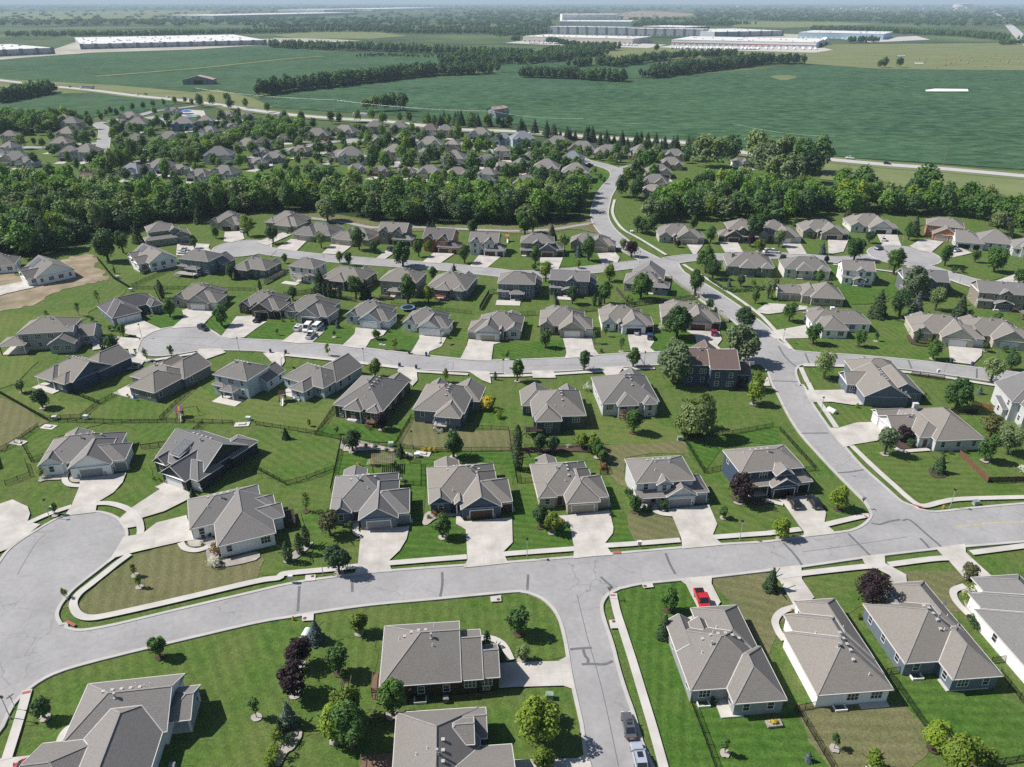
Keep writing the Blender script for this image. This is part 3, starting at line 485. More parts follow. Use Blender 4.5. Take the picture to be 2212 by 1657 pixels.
# ------------------------------------------------------------------ houses
OV = .42
class Wing:
    def __init__(s, x0, x1, y0, y1, h, typ, p, opn=0):
        s.x0, s.x1, s.y0, s.y1, s.h, s.typ, s.p, s.open = x0, x1, y0, y1, h, typ, p, opn
        s.z = h + .06
        if typ[0] in 'xy' and typ[1:] == 'hh': s.typ = ('x' if x1 - x0 >= y1 - y0 else 'y') + 'hh'
        s.faces = []; s.ridges = []
        X = s.typ[0] == 'x'
        a0, a1, b0, b1 = (x0, x1, y0, y1) if X else (y0, y1, x0, x1)
        P = (lambda a, b, z: (a, b, z)) if X else (lambda a, b, z: (b, a, z))
        if s.typ[0] == 's':
            zt = s.z + p * (y1 - y0)
            zs = (s.z, zt) if s.typ == 'sf' else (zt, s.z)
            s.faces = [[(x0, y0, zs[0]), (x1, y0, zs[0]), (x1, y1, zs[1]), (x0, y1, zs[1])]]; s.zr = zt
            s.eaves = [((x0, y0, zs[0]), (x1, y0, zs[0])), ((x0, y0, zs[0]), (x0, y1, zs[1])), ((x1, y0, zs[0]), (x1, y1, zs[1]))]
            return
        half = (b1 - b0) / 2; bm = (b0 + b1) / 2; zr = s.z + p * half; s.zr = zr
        r0 = a0 + (half if s.typ[1] == 'h' else 0); r1 = a1 - (half if s.typ[2] == 'h' else 0)
        if r0 > r1: r0 = r1 = (r0 + r1) / 2
        z = s.z; A, B, C, D = P(a0, b0, z), P(a1, b0, z), P(a1, b1, z), P(a0, b1, z); Q, T = P(r0, bm, zr), P(r1, bm, zr)
        s.faces = [[A, B, T, Q], [C, D, Q, T]]; s.ridges = [(Q, T)]; s.eaves = [(A, B), (C, D)]
        if s.typ[1] == 'h': s.faces.append([D, A, Q]); s.ridges += [(A, Q), (D, Q)]; s.eaves.append((D, A))
        else: s.eaves += [(D, Q), (A, Q)]
        if s.typ[2] == 'h': s.faces.append([B, C, T]); s.ridges += [(B, T), (C, T)]; s.eaves.append((B, C))
        else: s.eaves += [(B, T), (C, T)]
    def height(s, x, y):
        if not (s.x0 <= x <= s.x1 and s.y0 <= y <= s.y1): return -9.0
        t = s.typ
        if t[0] == 's': return s.z + s.p * ((y - s.y0) if t == 'sf' else (s.y1 - y))
        d = min(y - s.y0, s.y1 - y) if t[0] == 'x' else min(x - s.x0, s.x1 - x)
        a, b, c = (s.x0, s.x1, x) if t[0] == 'x' else (s.y0, s.y1, y)
        if t[1] == 'h': d = min(d, c - a)
        if t[2] == 'h': d = min(d, b - c)
        return s.z + s.p * d
def plane(P):
    a, b, c = (Vector(q) for q in P[:3]); n = (b - a).cross(c - a)
    return (-n.x / n.z, -n.y / n.z, a.z + (n.x * a.x + n.y * a.y) / n.z) if abs(n.z) > 1e-9 else None
def clip_line(p, d, P):
    P = ccw([(q[0], q[1]) for q in P]); lo, hi = -1e9, 1e9
    for i in range(len(P)):
        a, b = P[i], P[(i + 1) % len(P)]; ex, ey = b[0] - a[0], b[1] - a[1]
        num = ex * (p[1] - a[1]) - ey * (p[0] - a[0]); den = ex * d[1] - ey * d[0]
        if abs(den) < 1e-9:
            if num < 0: return None
        else:
            t = -num / den
            if den > 0: lo = max(lo, t)
            else: hi = min(hi, t)
    return (lo, hi) if hi - lo > .3 else None
def runs(a, b, ok, n=14):
    a = Vector(a); b = Vector(b); out = []; st = None
    for i in range(n):
        m = a.lerp(b, (i + .5) / n)
        if ok(m):
            if st is None: st = i
        elif st is not None: out.append((a.lerp(b, st / n), a.lerp(b, i / n))); st = None
    if st is not None: out.append((a.lerp(b, st / n), b))
    return out
WIN = {}
def win_mesh(w, h):
    k = (round(w, 1), round(h, 1))
    if k not in WIN:
        f = MB(); t = .09
        f.box(-w / 2 - t, w / 2 + t, -.05, .02, h, h + t); f.box(-w / 2 - t, w / 2 + t, -.05, .02, -t, 0); f.box(-w / 2 - t, -w / 2, -.05, .02, 0, h); f.box(w / 2, w / 2 + t, -.05, .02, 0, h)
        f.box(-w / 2, w / 2, -.035, .0, h * .5 - .03, h * .5 + .03)
        if w > 1.4:
            for q in (-1, 1): f.box(q * w / 6 - .04, q * w / 6 + .04, -.04, .0, 0, h * .5 - .03); f.box(q * w / 6 - .04, q * w / 6 + .04, -.04, .0, h * .5 + .03, h)
        p = MB(); p.box(-w / 2, w / 2, -.015, .01, 0, h, skip='k')
        WIN[k] = (f.mesh('window_frame', TRIM), p.mesh('window_pane', GLASS))
    return WIN[k]
VENT = MB(); VENT.box(-.2, .2, -.2, .2, -.2, .22); VENT.box(-.25, .25, -.25, .25, .18, .24); VENT = VENT.mesh('roof_vent', simple('vent_metal', (.42, .40, .38), .6, .1))
PIPE = MB(); PIPE.cyl(0, 0, -.5, .55, .06, n=6); PIPE.cyl(0, 0, -.5, .05, .16, .1, n=6); PIPE = PIPE.mesh('vent_pipe', TRIM)
FLUE = MB(); FLUE.cyl(0, 0, -.5, .7, .14, n=8); FLUE.cyl(0, 0, .7, .95, .22, n=8); FLUE.cyl(0, 0, -.5, .02, .35, .3, n=8); FLUE = FLUE.mesh('flue', STEEL)
HOUSES = []
def house(alias, label, wings, O, ang, wall, roof='taupe', doors=(), det=2, extra=(), group=None, front='grey', stone=False, seed=0, name=None, wins=True, wallb=None):
    rng = random.Random(seed + len(HOUSES)); two = any(w[4] > 4.6 for w in wings)
    name = name or ('two_storey_house' if two else 'ranch_house')
    root = tag(empty(name, (O[0], O[1], 0), ang), label, 'house', group)
    W = []
    for i, w in enumerate(wings):
        j = .011 * i
        W.append(Wing(w[0] + j * .7, w[1] - j * .5, w[2] + j * .8, w[3] - j * .6, w[4] + j, w[5], w[6], w[7] if len(w) > 7 else 0))
    env = lambda x, y, skip=None: max([q.height(x, y) for q in W if q is not skip] or [-9])
    wl, rf, cp, vl, fs = MB(), MB(), MB(), MB(), MB()
    foot = []
    for q in W:
        g = (q.x0 + OV, q.x1 - OV, q.y0 + OV, q.y1 - OV); foot.append(g)
        # roof shell: planes + underside
        for f in q.faces: rf.face(f)
        zb = q.z - .02
        if q.typ[0] != 's': rf.face([(q.x0, q.y1, zb), (q.x1, q.y1, zb), (q.x1, q.y0, zb), (q.x0, q.y0, zb)], 1)
        else:
            f = q.faces[0]; rf.face([(p[0], p[1], p[2] - .15) for p in f[::-1]], 1)
        for a, b in q.ridges:
            for s0, s1 in runs(a, b, lambda m: m.z > env(m.x, m.y, q) - .01): cp.bar(s0 + Vector((0, 0, .02)), s1 + Vector((0, 0, .02)), .26, .05)
        for a, b in q.eaves:
            for s0, s1 in runs(a, b, lambda m: m.z + .04 > env(m.x, m.y, q)): fs.bar(s0 + Vector((0, 0, -.05)), s1 + Vector((0, 0, -.05)), .09, .17)
        if q.open:
            for x in (g[0] + .1, g[1] - .1):
                for y in (g[2] + .1, g[3] - .1):
                    if not any(k[0] - .3 < x < k[1] + .3 and k[2] - .3 < y < k[3] + .3 for k, u in zip(foot, W) if not u.open):
                        pb = MB(); pb.box(x - .12, x + .12, y - .12, y + .12, -.3, q.z); pb.build('porch_post', DARKW if rng.random() < .5 else TRIM, root)
            pb = MB(); pb.box(g[0], g[1], g[2], g[3], -.1, .17); pb.build('porch_floor', SLAB, root)
            continue
        x0, x1, y0, y1 = g
        wl.box(x0, x1, y0, y1, -.4, q.z, skip='tb')
        if q.typ[0] in 'xy':
            for k, c in ((1, 0), (2, 1)):
                if q.typ[k] == 'g':
                    if q.typ[0] == 'x':
                        X = (x0, x1)[c]; hh = q.zr - q.p * OV - .0; ym = (y0 + y1) / 2
                        wl.face([(X, y0, q.z), (X, y1, q.z), (X, ym, q.z + q.p * (y1 - y0) / 2)])
                    else:
                        Y = (y0, y1)[c]; xm = (x0 + x1) / 2
                        wl.face([(x0, Y, q.z), (x1, Y, q.z), (xm, Y, q.z + q.p * (x1 - x0) / 2)])
        elif q.typ == 'sf': wl.face([(x0, y0, q.z), (x0, y1, q.z + q.p * (y1 - y0)), (x0, y1, q.z)]); wl.face([(x1, y0, q.z), (x1, y1, q.z + q.p * (y1 - y0)), (x1, y1, q.z)])
    for i, a in enumerate(W):
        for b in W[i + 1:]:
            for f in a.faces:
                pa = plane(f)
                for h in b.faces:
                    pb = plane(h)
                    if not pa or not pb: continue
                    nx, ny, c = pa[0] - pb[0], pa[1] - pb[1], pa[2] - pb[2]; L = math.hypot(nx, ny)
                    if L < 1e-4: continue
                    p = (-nx * c / L / L, -ny * c / L / L); d = (-ny / L, nx / L)
                    r1, r2 = clip_line(p, d, f), clip_line(p, d, h)
                    if not r1 or not r2: continue
                    lo, hi = max(r1[0], r2[0]), min(r1[1], r2[1])
                    if hi - lo < .5: continue
                    e = [Vector((p[0] + d[0] * t, p[1] + d[1] * t, pa[0] * (p[0] + d[0] * t) + pa[1] * (p[1] + d[1] * t) + pa[2] + .03)) for t in (lo, hi)]
                    for s0, s1 in runs(e[0], e[1], lambda m: m.z > env(m.x, m.y) - .05): vl.bar(s0, s1, .15, .05)
    wobj = wl.build('wall', wall if not isinstance(wall, str) else WALL[wall], root)
    ro = rf.build('roof', [ROOF[roof], TRIM], root)
    if cp.f: cp.build('ridge_cap', CAP, ro)
    if vl.f: vl.build('valley_flashing', VAL, ro)
    fs.build('gutter', GUT, root)
    # garage and front doors on the facade that faces -y
    for kind, x, y, w, *r in doors:
        c = DOORC[r[0] if r else front]
        if kind == 'G':
            d = MB(); d.box(x - w / 2, x + w / 2, y - .03, y + .02, 0, 2.2)
            if c is not DOORC['open']:  # an open garage is a plain dark panel standing for its shaded inside
                for z in (.55, 1.1, 1.65): d.box(x - w / 2, x + w / 2, y - .045, y - .03, z - .02, z + .02)
            g = d.build('garage_door_or_opening', c, root)
            t = MB(); t.box(x - w / 2 - .16, x - w / 2, y - .06, y + .03, 0, 2.2); t.box(x + w / 2, x + w / 2 + .16, y - .06, y + .03, 0, 2.2); t.box(x - w / 2 - .16, x + w / 2 + .16, y - .06, y + .03, 2.2, 2.38); t.build('door_trim', TRIM, g)
            if stone:
                s = MB(); s.box(x - w / 2 - .75, x - w / 2 - .18, y - .1, y + .05, 0, 1.1); s.box(x + w / 2 + .18, x + w / 2 + .6, y - .1, y + .05, 0, 1.1); s.build('stone_base', STONE, root)
        elif kind == 'L' or kind == 'R':     # garage doors on the side walls
            d = MB(); sg = -1 if kind == 'L' else 1
            d.box(min(x, x + sg * .04), max(x, x + sg * .04), y - w / 2, y + w / 2, 0, 2.2); d.build('garage_door_or_opening', c, root)
        elif kind == 'D':
            d = MB(); d.box(x - w / 2, x + w / 2, y - .04, y + .02, .1, 2.2); d.build('front_door', DOORC['brown'], root)
    taken = [(x, y, w) for k, x, y, w, *r in doors]
    if wins:
        for q, g in zip(W, foot):
            if q.open: continue
            x0, x1, y0, y1 = g
            for side in 'fklr':
                L = (x1 - x0) if side in 'fk' else (y1 - y0); n = max(1, int(L / (3.4 if det > 1 else 4.2)))
                for i in range(n):
                    t = (i + .5) / n * L
                    for z in ([1.0] if q.h < 4.6 else [1.0, 3.7]):
                        if q.h > 3.3 and q.h < 4.6: z = q.h - 1.95
                        px, py, ex, ey, rz = {'f': (x0 + t, y0, 0, -1, 0), 'k': (x0 + t, y1, 0, 1, math.pi), 'l': (x0, y0 + t, -1, 0, -math.pi / 2), 'r': (x1, y0 + t, 1, 0, math.pi / 2)}[side]
                        tx, ty = px + ex * .5, py + ey * .5
                        if any(k[0] < tx < k[1] and k[2] < ty < k[3] and u.z > z for k, u in zip(foot, W) if not u.open): continue
                        if side == 'f' and z < 2.5 and any(abs(px - a) < w / 2 + .9 and abs(py - b) < .5 for a, b, w in taken): continue
                        if side in 'lr' and rng.random() < .5: continue
                        if env(px + ex * .35, py + ey * .35, q) > z + .2 and env(px + ex * .35, py + ey * .35, q) < z + 1.6: continue
                        w_ = 1.8 if (side in 'fk' and rng.random() < .45 and L > 4) else 1.0
                        fm, pm = win_mesh(w_, 1.45)
                        f = link('window', fm, root, (px, py, z), rz); link('window_pane', pm, f)
                        if q.h > 3.3 and q.h < 4.6 and side == 'f' and rng.random() < .6:
                            fm, pm = win_mesh(1.0, .7); f = link('basement_window', fm, root, (px, py, .35), rz); link('window_pane', pm, f)
    if det > 1:
        q = W[0]
        for k in range(rng.randint(4, 6)):
            X = q.typ[0] == 'x'; t = rng.uniform(.3, .7)
            x, y = (q.x0 + (q.x1 - q.x0) * (.3 + .09 * k), q.y0 + (q.y1 - q.y0) * .58) if X else (q.x0 + (q.x1 - q.x0) * .58, q.y0 + (q.y1 - q.y0) * (.3 + .09 * k))
            link('roof_vent', VENT, ro, (x, y, env(x, y)), rng.uniform(-.05, .05))
        for k in range(3):
            x, y = rng.uniform(q.x0 + 2, q.x1 - 2), rng.uniform(q.y0 + 2, q.y1 - 2); link('vent_pipe', PIPE, ro, (x, y, env(x, y)))
        x, y = q.x0 + (q.x1 - q.x0) * rng.uniform(.35, .65), q.y0 + (q.y1 - q.y0) * .44; link('flue', FLUE, ro, (x, y, env(x, y)))
    for e in extra: e(root, W, env)
    c, s = math.cos(ang), math.sin(ang); mx = (min(q.x0 for q in W) + max(q.x1 for q in W)) / 2; my = (min(q.y0 for q in W) + max(q.y1 for q in W)) / 2
    HOUSES.append((alias, O[0] + mx * c - my * s, O[1] + mx * s + my * c, [[(O[0] + x * c - y * s, O[1] + x * s + y * c) for x, y in ((q.x0, q.y0), (q.x1, q.y0), (q.x1, q.y1), (q.x0, q.y1))] for q in W]))
    return root
def deck(x0, x1, y0, y1, z=1.5, m=None, stair=True):
    def f(root, W, env):
        d = MB(); mm = m or WOOD
        d.box(x0, x1, y0, y1, z - .12, z); 
        for x in (x0 + .1, x1 - .1): d.box(x - .07, x + .07, y0 + .05, y0 + .19, -.2, z + .9)
        o = d.build('deck', mm, root)
        r = MB(); r.bar((x0, y0 + .05, z + .95), (x1, y0 + .05, z + .95), .08); r.bar((x0 + .05, y0, z + .95), (x0 + .05, y1, z + .95), .08); r.bar((x1 - .05, y0, z + .95), (x1 - .05, y1, z + .95), .08)
        n = int((x1 - x0) / .28)
        for k in range(n): x = x0 + (x1 - x0) * (k + .5) / n; r.bar((x, y0 + .05, z), (x, y0 + .05, z + .95), .04)
        r.build('railing', mm, o)
        if stair:
            t = MB()
            for k in range(7): t.box(x0 + .3 + k * .3, x0 + .62 + k * .3, y0 - 1.15, y0 - .05, z * (1 - (k + 1) / 7.5) - .05, z * (1 - (k + 1) / 7.5))
            t.bar((x0 + .3, y0 - 1.15, z), (x0 + 2.5, y0 - 1.15, .05), .09); t.bar((x0 + .3, y0 - 1.15, z + .9), (x0 + 2.5, y0 - 1.15, .95), .07)
            t.build('stair', mm, o)
    return f
def patio(x0, x1, y0, y1):
    def f(root, W, env):
        d = MB(); d.box(x0, x1, y0, y1, -.1, .2); d.build('patio', SLAB, root)
    return f
def well(x, y):
    def f(root, W, env):
        d = MB(); d.box(x - 1, x + 1, y - 1.2, y - 1.05, -.2, .35); d.box(x - 1, x - .85, y - 1.05, y, -.2, .35); d.box(x + .85, x + 1, y - 1.05, y, -.2, .35); d.build('window_well', TRIM, root)
    return f
def aircon(x, y):
    def f(root, W, env):
        d = MB(); d.box(x - .45, x + .45, y - .45, y + .45, 0, .85); d.cyl(x, y, .85, .9, .38, n=12); d.build('air_conditioner', simple('ac_grey', (.2, .2, .2), .6), root)
    return f
def chimney(x, y, c='taupe'):
    def f(root, W, env):
        d = MB(); z = env(x, y); d.box(x - .6, x + .6, y - .4, y + .4, z - 2, z + 1.5); d.box(x - .7, x + .7, y - .5, y + .5, z + 1.5, z + 1.65); d.build('chimney', WALL[c], root)
    return f
def dish(x, y):
    def f(root, W, env):
        z = env(x, y); d = MB(); d.bar((x, y, z - .1), (x, y, z + .5), .05); n = 12
        d.face([(x + .4 * math.cos(6.283 * k / n), y - .15 + .12 * math.sin(6.283 * k / n), z + .6 + .36 * math.sin(6.283 * k / n)) for k in range(n)]); d.build('satellite_dish', STEEL, root)
    return f
def solar(x0, x1, y0, y1, c=(.02, .03, .06)):  # also lays the dark metal sheet on the shed dormer
    def f(root, W, env):
        d = MB(); z0, z1 = env(x0, y0), env(x0, y1)
        if abs(env(x1, y0) - z0) > .1: P = [(x0, y0, z0 + .12), (x1, y0, env(x1, y0) + .12), (x1, y1, env(x1, y1) + .12), (x0, y1, z1 + .12)]
        else: P = [(x0, y0, z0 + .12), (x1, y0, z0 + .12), (x1, y1, z1 + .12), (x0, y1, z1 + .12)]
        d.face(P); d.face([(p[0], p[1], p[2] - .08) for p in P[::-1]])
        for k in range(1, 6):
            t = k / 6; a = Vector(P[0]).lerp(Vector(P[1]), t); b = Vector(P[3]).lerp(Vector(P[2]), t); d.bar(a + Vector((0, 0, .02)), b + Vector((0, 0, .02)), .05, .03, 1)
        d.build('solar_or_metal_panel', [simple('solar_or_metal_sheet', c, .2, .1, spec=.6), STEEL], root)
    return f
def awning_porch(x0, x1, y0, y1, h=2.6, p=.2):
    return (x0, x1, y0, y1, h, 'sf', p, 1)
# templates: x runs left to right along the side facing the camera, y away from it
def mir(W, ws, ds, flip):
    if not flip: return ws, ds
    t = {'x': lambda s: 'x' + s[2] + s[1] if s[0] == 'x' else s}
    return [(W - w[1], W - w[0], w[2], w[3], w[4], t['x'](w[5]), *w[6:]) for w in ws], [({'L': 'R', 'R': 'L'}.get(d[0], d[0]), W - d[1], *d[2:]) for d in ds]
def tmpl(k, W, D, v=0):
    g = 'ygh'; h = 2.9
    if k == 'F1' or k == 'F3':
        t = 'yhh' if k == 'F3' else 'ygh'; e = 2.6
        ws = [(0, W - e, 3.4, D, h, 'xhh', .62), (.37 * W, .86 * W, 0, D - 3, h, t, .68), (.40 * W, W, 1.5, D * .62, h, 'yhh', .62), (0, .28 * W, 2.7, 9, h, t, .72), (.1 * W, .42 * W, D - 2, D + 2.6, 2.7, 'ygg', .45, 1)]
        if v: ws.append((.30 * W, .44 * W, 1.9, 6, 3.0, 'ygh', .8, 1))
        ds = [('G', .615 * W, .42, 4.9), ('G', .925 * W, 1.95, 2.5), ('D', .325 * W, 3.85, 1.1)]
    elif k == 'F2':
        ws = [(0, .78 * W, 2.2, D, 5.6, 'xhh', .55), (.40 * W, .86 * W, 0, 8, h, 'ygh', .68), (.60 * W, W, 1.4, 9, h, 'yhh', .62), (0, .44 * W, .4, 2.9, 2.75, 'sf', .28, 1), (.28 * W, .52 * W, 1.4, 6, 5.4, 'ygh', .7)]
        ds = [('G', .63 * W, .42, 4.9), ('G', .925 * W, 1.86, 2.5), ('D', .25 * W, 2.66, 1.1)]
    elif k == 'F4':      # two storey, gables to the front
        ws = [(0, .8 * W, 2.4, D, 5.6, 'xgg', .6), (.05 * W, .32 * W, 1.2, 6, 5.6, 'ygh', .85), (.40 * W, .72 * W, .6, 7, 5.3, 'ygh', .85), (.42 * W, W, 0, 8, h, 'xhh', .6)]
        ds = [('G', .60 * W, .42, 4.6), ('G', .87 * W, .42, 2.5), ('D', .36 * W, 2.86, 1.1)]
    elif k == 'B1':
        h = 3.7
        ws = [(0, W - 2.4, 2.6, D - 2, h, 'xhh', .58), (.40 * W, W - 2.9, 0, D * .6, h, 'yhh', .60, 0), (.48 * W, W, D - 9, D, h - .7, 'yhg', .6), (.05 * W, .33 * W, D - 7, D + .6, h - .6, 'yhg', .66)]
        ds = []
    elif k == 'B3':
        h = 3.7
        ws = [(0, W, 1.6, D - 2, h, 'xhh', .58), (.25 * W, .62 * W, 0, D * .55, h, 'yhh', .62, 1), (.70 * W, W - .8, .3, 6, h, 'yhh', .6), (.5 * W, W, D - 8, D, h - .7, 'yhg', .6)]
        ds = []
    elif k == 'B2' or k == 'B4':
        ws = [(0, .86 * W, 1.5, D - 4, 5.7, 'xhh' if k == 'B2' else 'xgg', .55), (.5 * W, W, D - 9, D, h, 'ygg', .65), (.28 * W, .62 * W, -1.2, 3, 2.7, 'yhh' if k == 'B2' else 'ygh', .4, 1), (.0 * W, .3 * W, .4, 4, 3.0, 'xhh', .35)]
        if k == 'B4': ws.append((.36 * W, .62 * W, .9, 6, 5.5, 'ygh', .7))
        ds = []
    elif k == 'S1':
        h = 3.3; ws = [(0, W, 2, D, h, 'xhh', .72), (.5 * W, .95 * W, 0, 7, h, 'ygh', .8), (.05 * W, .35 * W, 1, 6, h, 'ygh', .8)]; ds = [('G', .72 * W, .42, 4.8)]
    elif k == 'S2':
        ws = [(0, .9 * W, 1.5, D, 5.9, 'xhh', .68), (.45 * W, W, 0, 6.5, h, 'ygh', .65), (.1 * W, .38 * W, .7, 5, 5.3, 'ygh', .8)]; ds = [('G', .72 * W, .42, 4.8)]
    return ws, ds
def put(alias, label, k, flip, anchor, side, ang, W, D, wall, roof='taupe', door='grey', det=2, extra=(), v=0, stone=False, sink=0):
    """anchor: ground point of the near corner, side l or r"""
    ws, ds = tmpl(k, W, D, v); ws, ds = mir(W, ws, ds, flip)
    if k[0] == 'B':
        for q in ws:
            if len(q) > 7 and q[7] and k != 'B3': pass
    P = pts(anchor)[0]; a = rad(ang); c, s = math.cos(a), math.sin(a)
    ax = {'l': OV, 'r': W - OV, 'm': W / 2}[side]; ay = OV
    O = (P[0] - (ax * c - ay * s), P[1] - (ax * s + ay * c))
    return house(alias, label, ws, O, a, wall, roof, ds, det, extra, front=door, stone=stone)
# ------------------------------------------------------------------ the houses, nearest first
A5 = rad(5)
house('white gabled house', 'white gabled house with bright eaves cut by the lower left corner', [(-8.8, 6, -5, 6, 3, 'xhg', .62), (-6, 5.4, -26, 2, 3, 'yhh', .62), (-11.5, -2, -16, -4.5, 3, 'xgh', .5), (4.5, 9, -3.3, 3.4, 2.9, 'xhg', .6, 1)], (-58, 80), rad(8), 'white', 'grey', extra=[aircon(7.2, -9)])
house('dark brown ranch', 'dark brown ranch with long grey roof beside the bottom street', [(0, 13, 0, 13.2, 3.3, 'xhg', .7), (2, 16.5, .15, 11, 3.3, 'xhg', .7), (4, 19.2, .3, 7.4, 3.3, 'xhg', .7)], (-21, 83.7), A5, 'dkbrown', 'taupe', [('R', 18.8, 3.8, 5.2, 'brown')], extra=[deck(-1.5, .8, 1, 5, 1.2), aircon(10.4, -.6), dish(9.4, -.05), well(6.3, .4)])
house('stepped-roof ranch', 'grey ranch with a raised square roof cut by the bottom edge', [(0, 12.6, -19, 0, 3, 'yhh', .68), (3, 13.7, -5.6, -.1, 3, 'xhg', .62), (6.6, 11.8, -7.6, -2.7, 4.4, 'xhg', .62), (4, 17.2, -20, -6.8, 3, 'xhg', .5)], (-17.7, 79.3), rad(4.5), 'dkgrey', 'taupe', extra=[deck(-5, .3, -14, -5, .5)])
house('red pickup ranch', 'grey ranch with the red pickup in its drive', [(0, 13.9, 0, 13.4, 3, 'xhh', .66), (5.4, 14, 5, 17.8, 3, 'yhh', .72), (5.9, 14.6, -3.1, 8, 3, 'yhh', .72), (0, 4.6, 8, 15, 3, 'ygg', .7), (3.2, 7.6, 8.5, 13.8, 3.2, 'yhg', .75)], (28.1, 83.3), A5, 'grey', 'taupe', extra=[well(2.4, .4), patio(4.4, 8, -3, .4), aircon(15.4, 4)])
house('long white ranch', 'long white ranch with full-width hip roof and patio windows', [(0, 12.6, 0, 13.4, 3, 'yhh', .68), (1.8, 12.7, 3, 17.4, 3, 'yhh', .68), (5, 12.8, 6, 20.5, 3, 'yhh', .72)], (47.8, 82.4), A5, 'white', 'taupe', [('X', 1.5, .42, .1)], extra=[patio(7.5, 12.2, -.6, 2), well(4.2, .4)])
house('slate ranch', 'slate grey ranch with notched back roof and purple tree in front', [(0, 13.6, 0, 13.9, 3, 'yhh', .68), (5.8, 14.5, -3.8, 8, 3, 'yhh', .68), (6.4, 14.4, 4, 18.6, 3, 'yhh', .72), (3.4, 7.2, 8, 14.6, 3.1, 'yhh', .75)], (64.5, 88.7), A5, 'slate', 'taupe', extra=[patio(5.8, 13, -3.4, -1), well(2.6, .4), dish(14.2, 12)])
house('right edge white ranch', 'white ranch with stepped front cut by the right edge', [(0, 13, -1.5, 13, 3, 'yhh', .68), (1.4, 14, 4, 17, 3, 'yhh', .68), (4.6, 14.2, 8, 21, 3, 'yhh', .7)], (83.8, 88.2), A5, 'white', 'grey')
def F1house(alias, label, k, flip, O, ang, W, D, wall, roof='taupe', door='grey', **kw):
    v = kw.pop('v', 0); ws, ds = tmpl(k, W, D, v); ws, ds = mir(W, ws, ds, flip)
    a = rad(ang); O = (O[0] - W * math.cos(a), O[1] - W * math.sin(a))
    house(alias, label, ws, O, a, wall, roof, ds, front=door, stone=True, **kw)
F1house('white twin-gable ranch', 'white twin-gable ranch with grey garage doors on the cul-de-sac', 'F1', 0, (-91.4, 148.8), 12.5, 19.5, 15.6, 'white', 'grey', 'grey')
_o = (-71.7 - 16.5 * math.cos(rad(-27)), 139.8 - 16.5 * math.sin(rad(-27)))
house('metal dormer house', 'dark navy house with metal-roofed dormer and white garage doors', [(0, 15.5, 3.6, 18, 3.3, 'xgg', .60), (5.6, 14, 0, 12, 3, 'ygh', .72), (7, 16.5, 1.4, 9, 3, 'xhh', .6), (0, 4.8, 2.6, 9, 3, 'ygh', .75), (4.6, 7.8, 4.4, 9.6, 5.2, 'sf', .22), (9, 16.2, 12, 21, 3.0, 'yhh', .5)], _o, rad(-27), 'charcoal', 'grey', [('G', 9.7, .42, 4.9, 'white'), ('G', 15, 1.85, 2.4, 'white'), ('D', 5.2, 4.05, 1)], stone=True, extra=[solar(4.75, 7.6, 4.6, 9.3, (.09, .095, .105))])  # the panel here is the dormer's dark metal roofing, not solar
house('white corner ranch', 'white ranch turned side-on with a dark deck at its right', [(-4.8, 10, 8.1, 19.6, 3, 'xhh', .55), (0, 11.5, 0, 14, 3, 'yhg', .55), (4, 13.9, 4.9, 10.6, 3, 'xhh', .6), (6, 12.7, 9.5, 14.4, 3, 'xhh', .6)], (-58.8, 118.2), rad(23), 'white', 'grey', [('L', -4.4, 13, 5.5, 'white'), ('X', 6, .42, 0.1)], extra=[deck(13.4, 16, 4.6, 10, 1.1, DARKW, False)])
F1house('pergola ranch', 'slate-blue ranch with a wooden pergola behind it', 'F1', 0, (-21.6, 128.1), 6.5, 17, 17.4, 'slate', 'grey', 'grey')
P = pts('c1 0,0'); _e = un(2049.7 / 1.8517, 2070.5 / 1.8517)
F1house('navy ranch', 'navy ranch with dark brown garage doors and stone trim', 'F1', 0, (_e[0] + .3, _e[1] + .2), 7.5, 18.2, 17.4, 'navy', 'taupe', 'brown', v=1)
F1house('stone-pier ranch', 'tan hip-roofed ranch with stone piers round beige garage doors', 'F3', 0, (21.5, 133.8), 6.5, 15.6, 16.5, 'tan', 'taupe', 'tan')
house('grey porch house', 'light grey two-storey house with front porch and gabled garage', [(0, 13.6, 2.2, 12.4, 5.6, 'xhh', .5), (6.6, 13.6, 0, 8, 3, 'ygh', .68), (8, 16.7, 1, 8.2, 3, 'yhh', .62), (0, 7, .2, 3, 2.9, 'sf', .28, 1), (4.6, 8.4, 1.4, 6, 5.3, 'ygh', .7)], (43.9 - 16.6, 136 - 1.7), rad(6), 'ltgrey', 'taupe', [('G', 10, .42, 4.9, 'grey'), ('G', 15, 1.45, 2.5, 'grey'), ('D', 4.6, 2.65, 1.1)], stone=True)
_h = G('c3', 380, 960)
house('open-garage blue house', 'blue two-storey house with open garage and two black cars', [(0, 15.5, 3, 13, 5.6, 'xhh', .5), (6.5, 13.2, 0, 7, 3, 'ygh', .6), (9, 17, .9, 8, 3, 'xhh', .5), (7.6, 12, .9, 6, 5.4, 'ygh', .8), (0, 7, 1, 4, 2.9, 'sf', .3, 1)], (_h[0] - 16.6, _h[1] - 2.9), rad(9), 'navy', 'taupe', [('G', 9.9, .42, 4.8, 'open'), ('G', 15, 1.3, 2.5, 'open'), ('D', 4, 3.42, 1.1)])
house('red fence ranch', 'grey-blue ranch with white garage side and russet fence', [(0, 11, .5, 8.2, 3, 'xgh', .6), (0, 9.4, 7.6, 11.6, 3, 'xgh', .6), (4.9, 12.2, -3.3, 10.8, 3, 'yhh', .7), (8, 20.9, -5.2, 11, 3, 'xhh', .62)], (96.4, 163.2), rad(4), 'ltgrey', 'taupe', [('L', .42, 4.2, 4.8, 'white'), ('L', .42, 9.6, 2.6, 'white'), ('D', 7, -2.88, 1)], extra=[chimney(9.5, 8, 'ltgrey')])
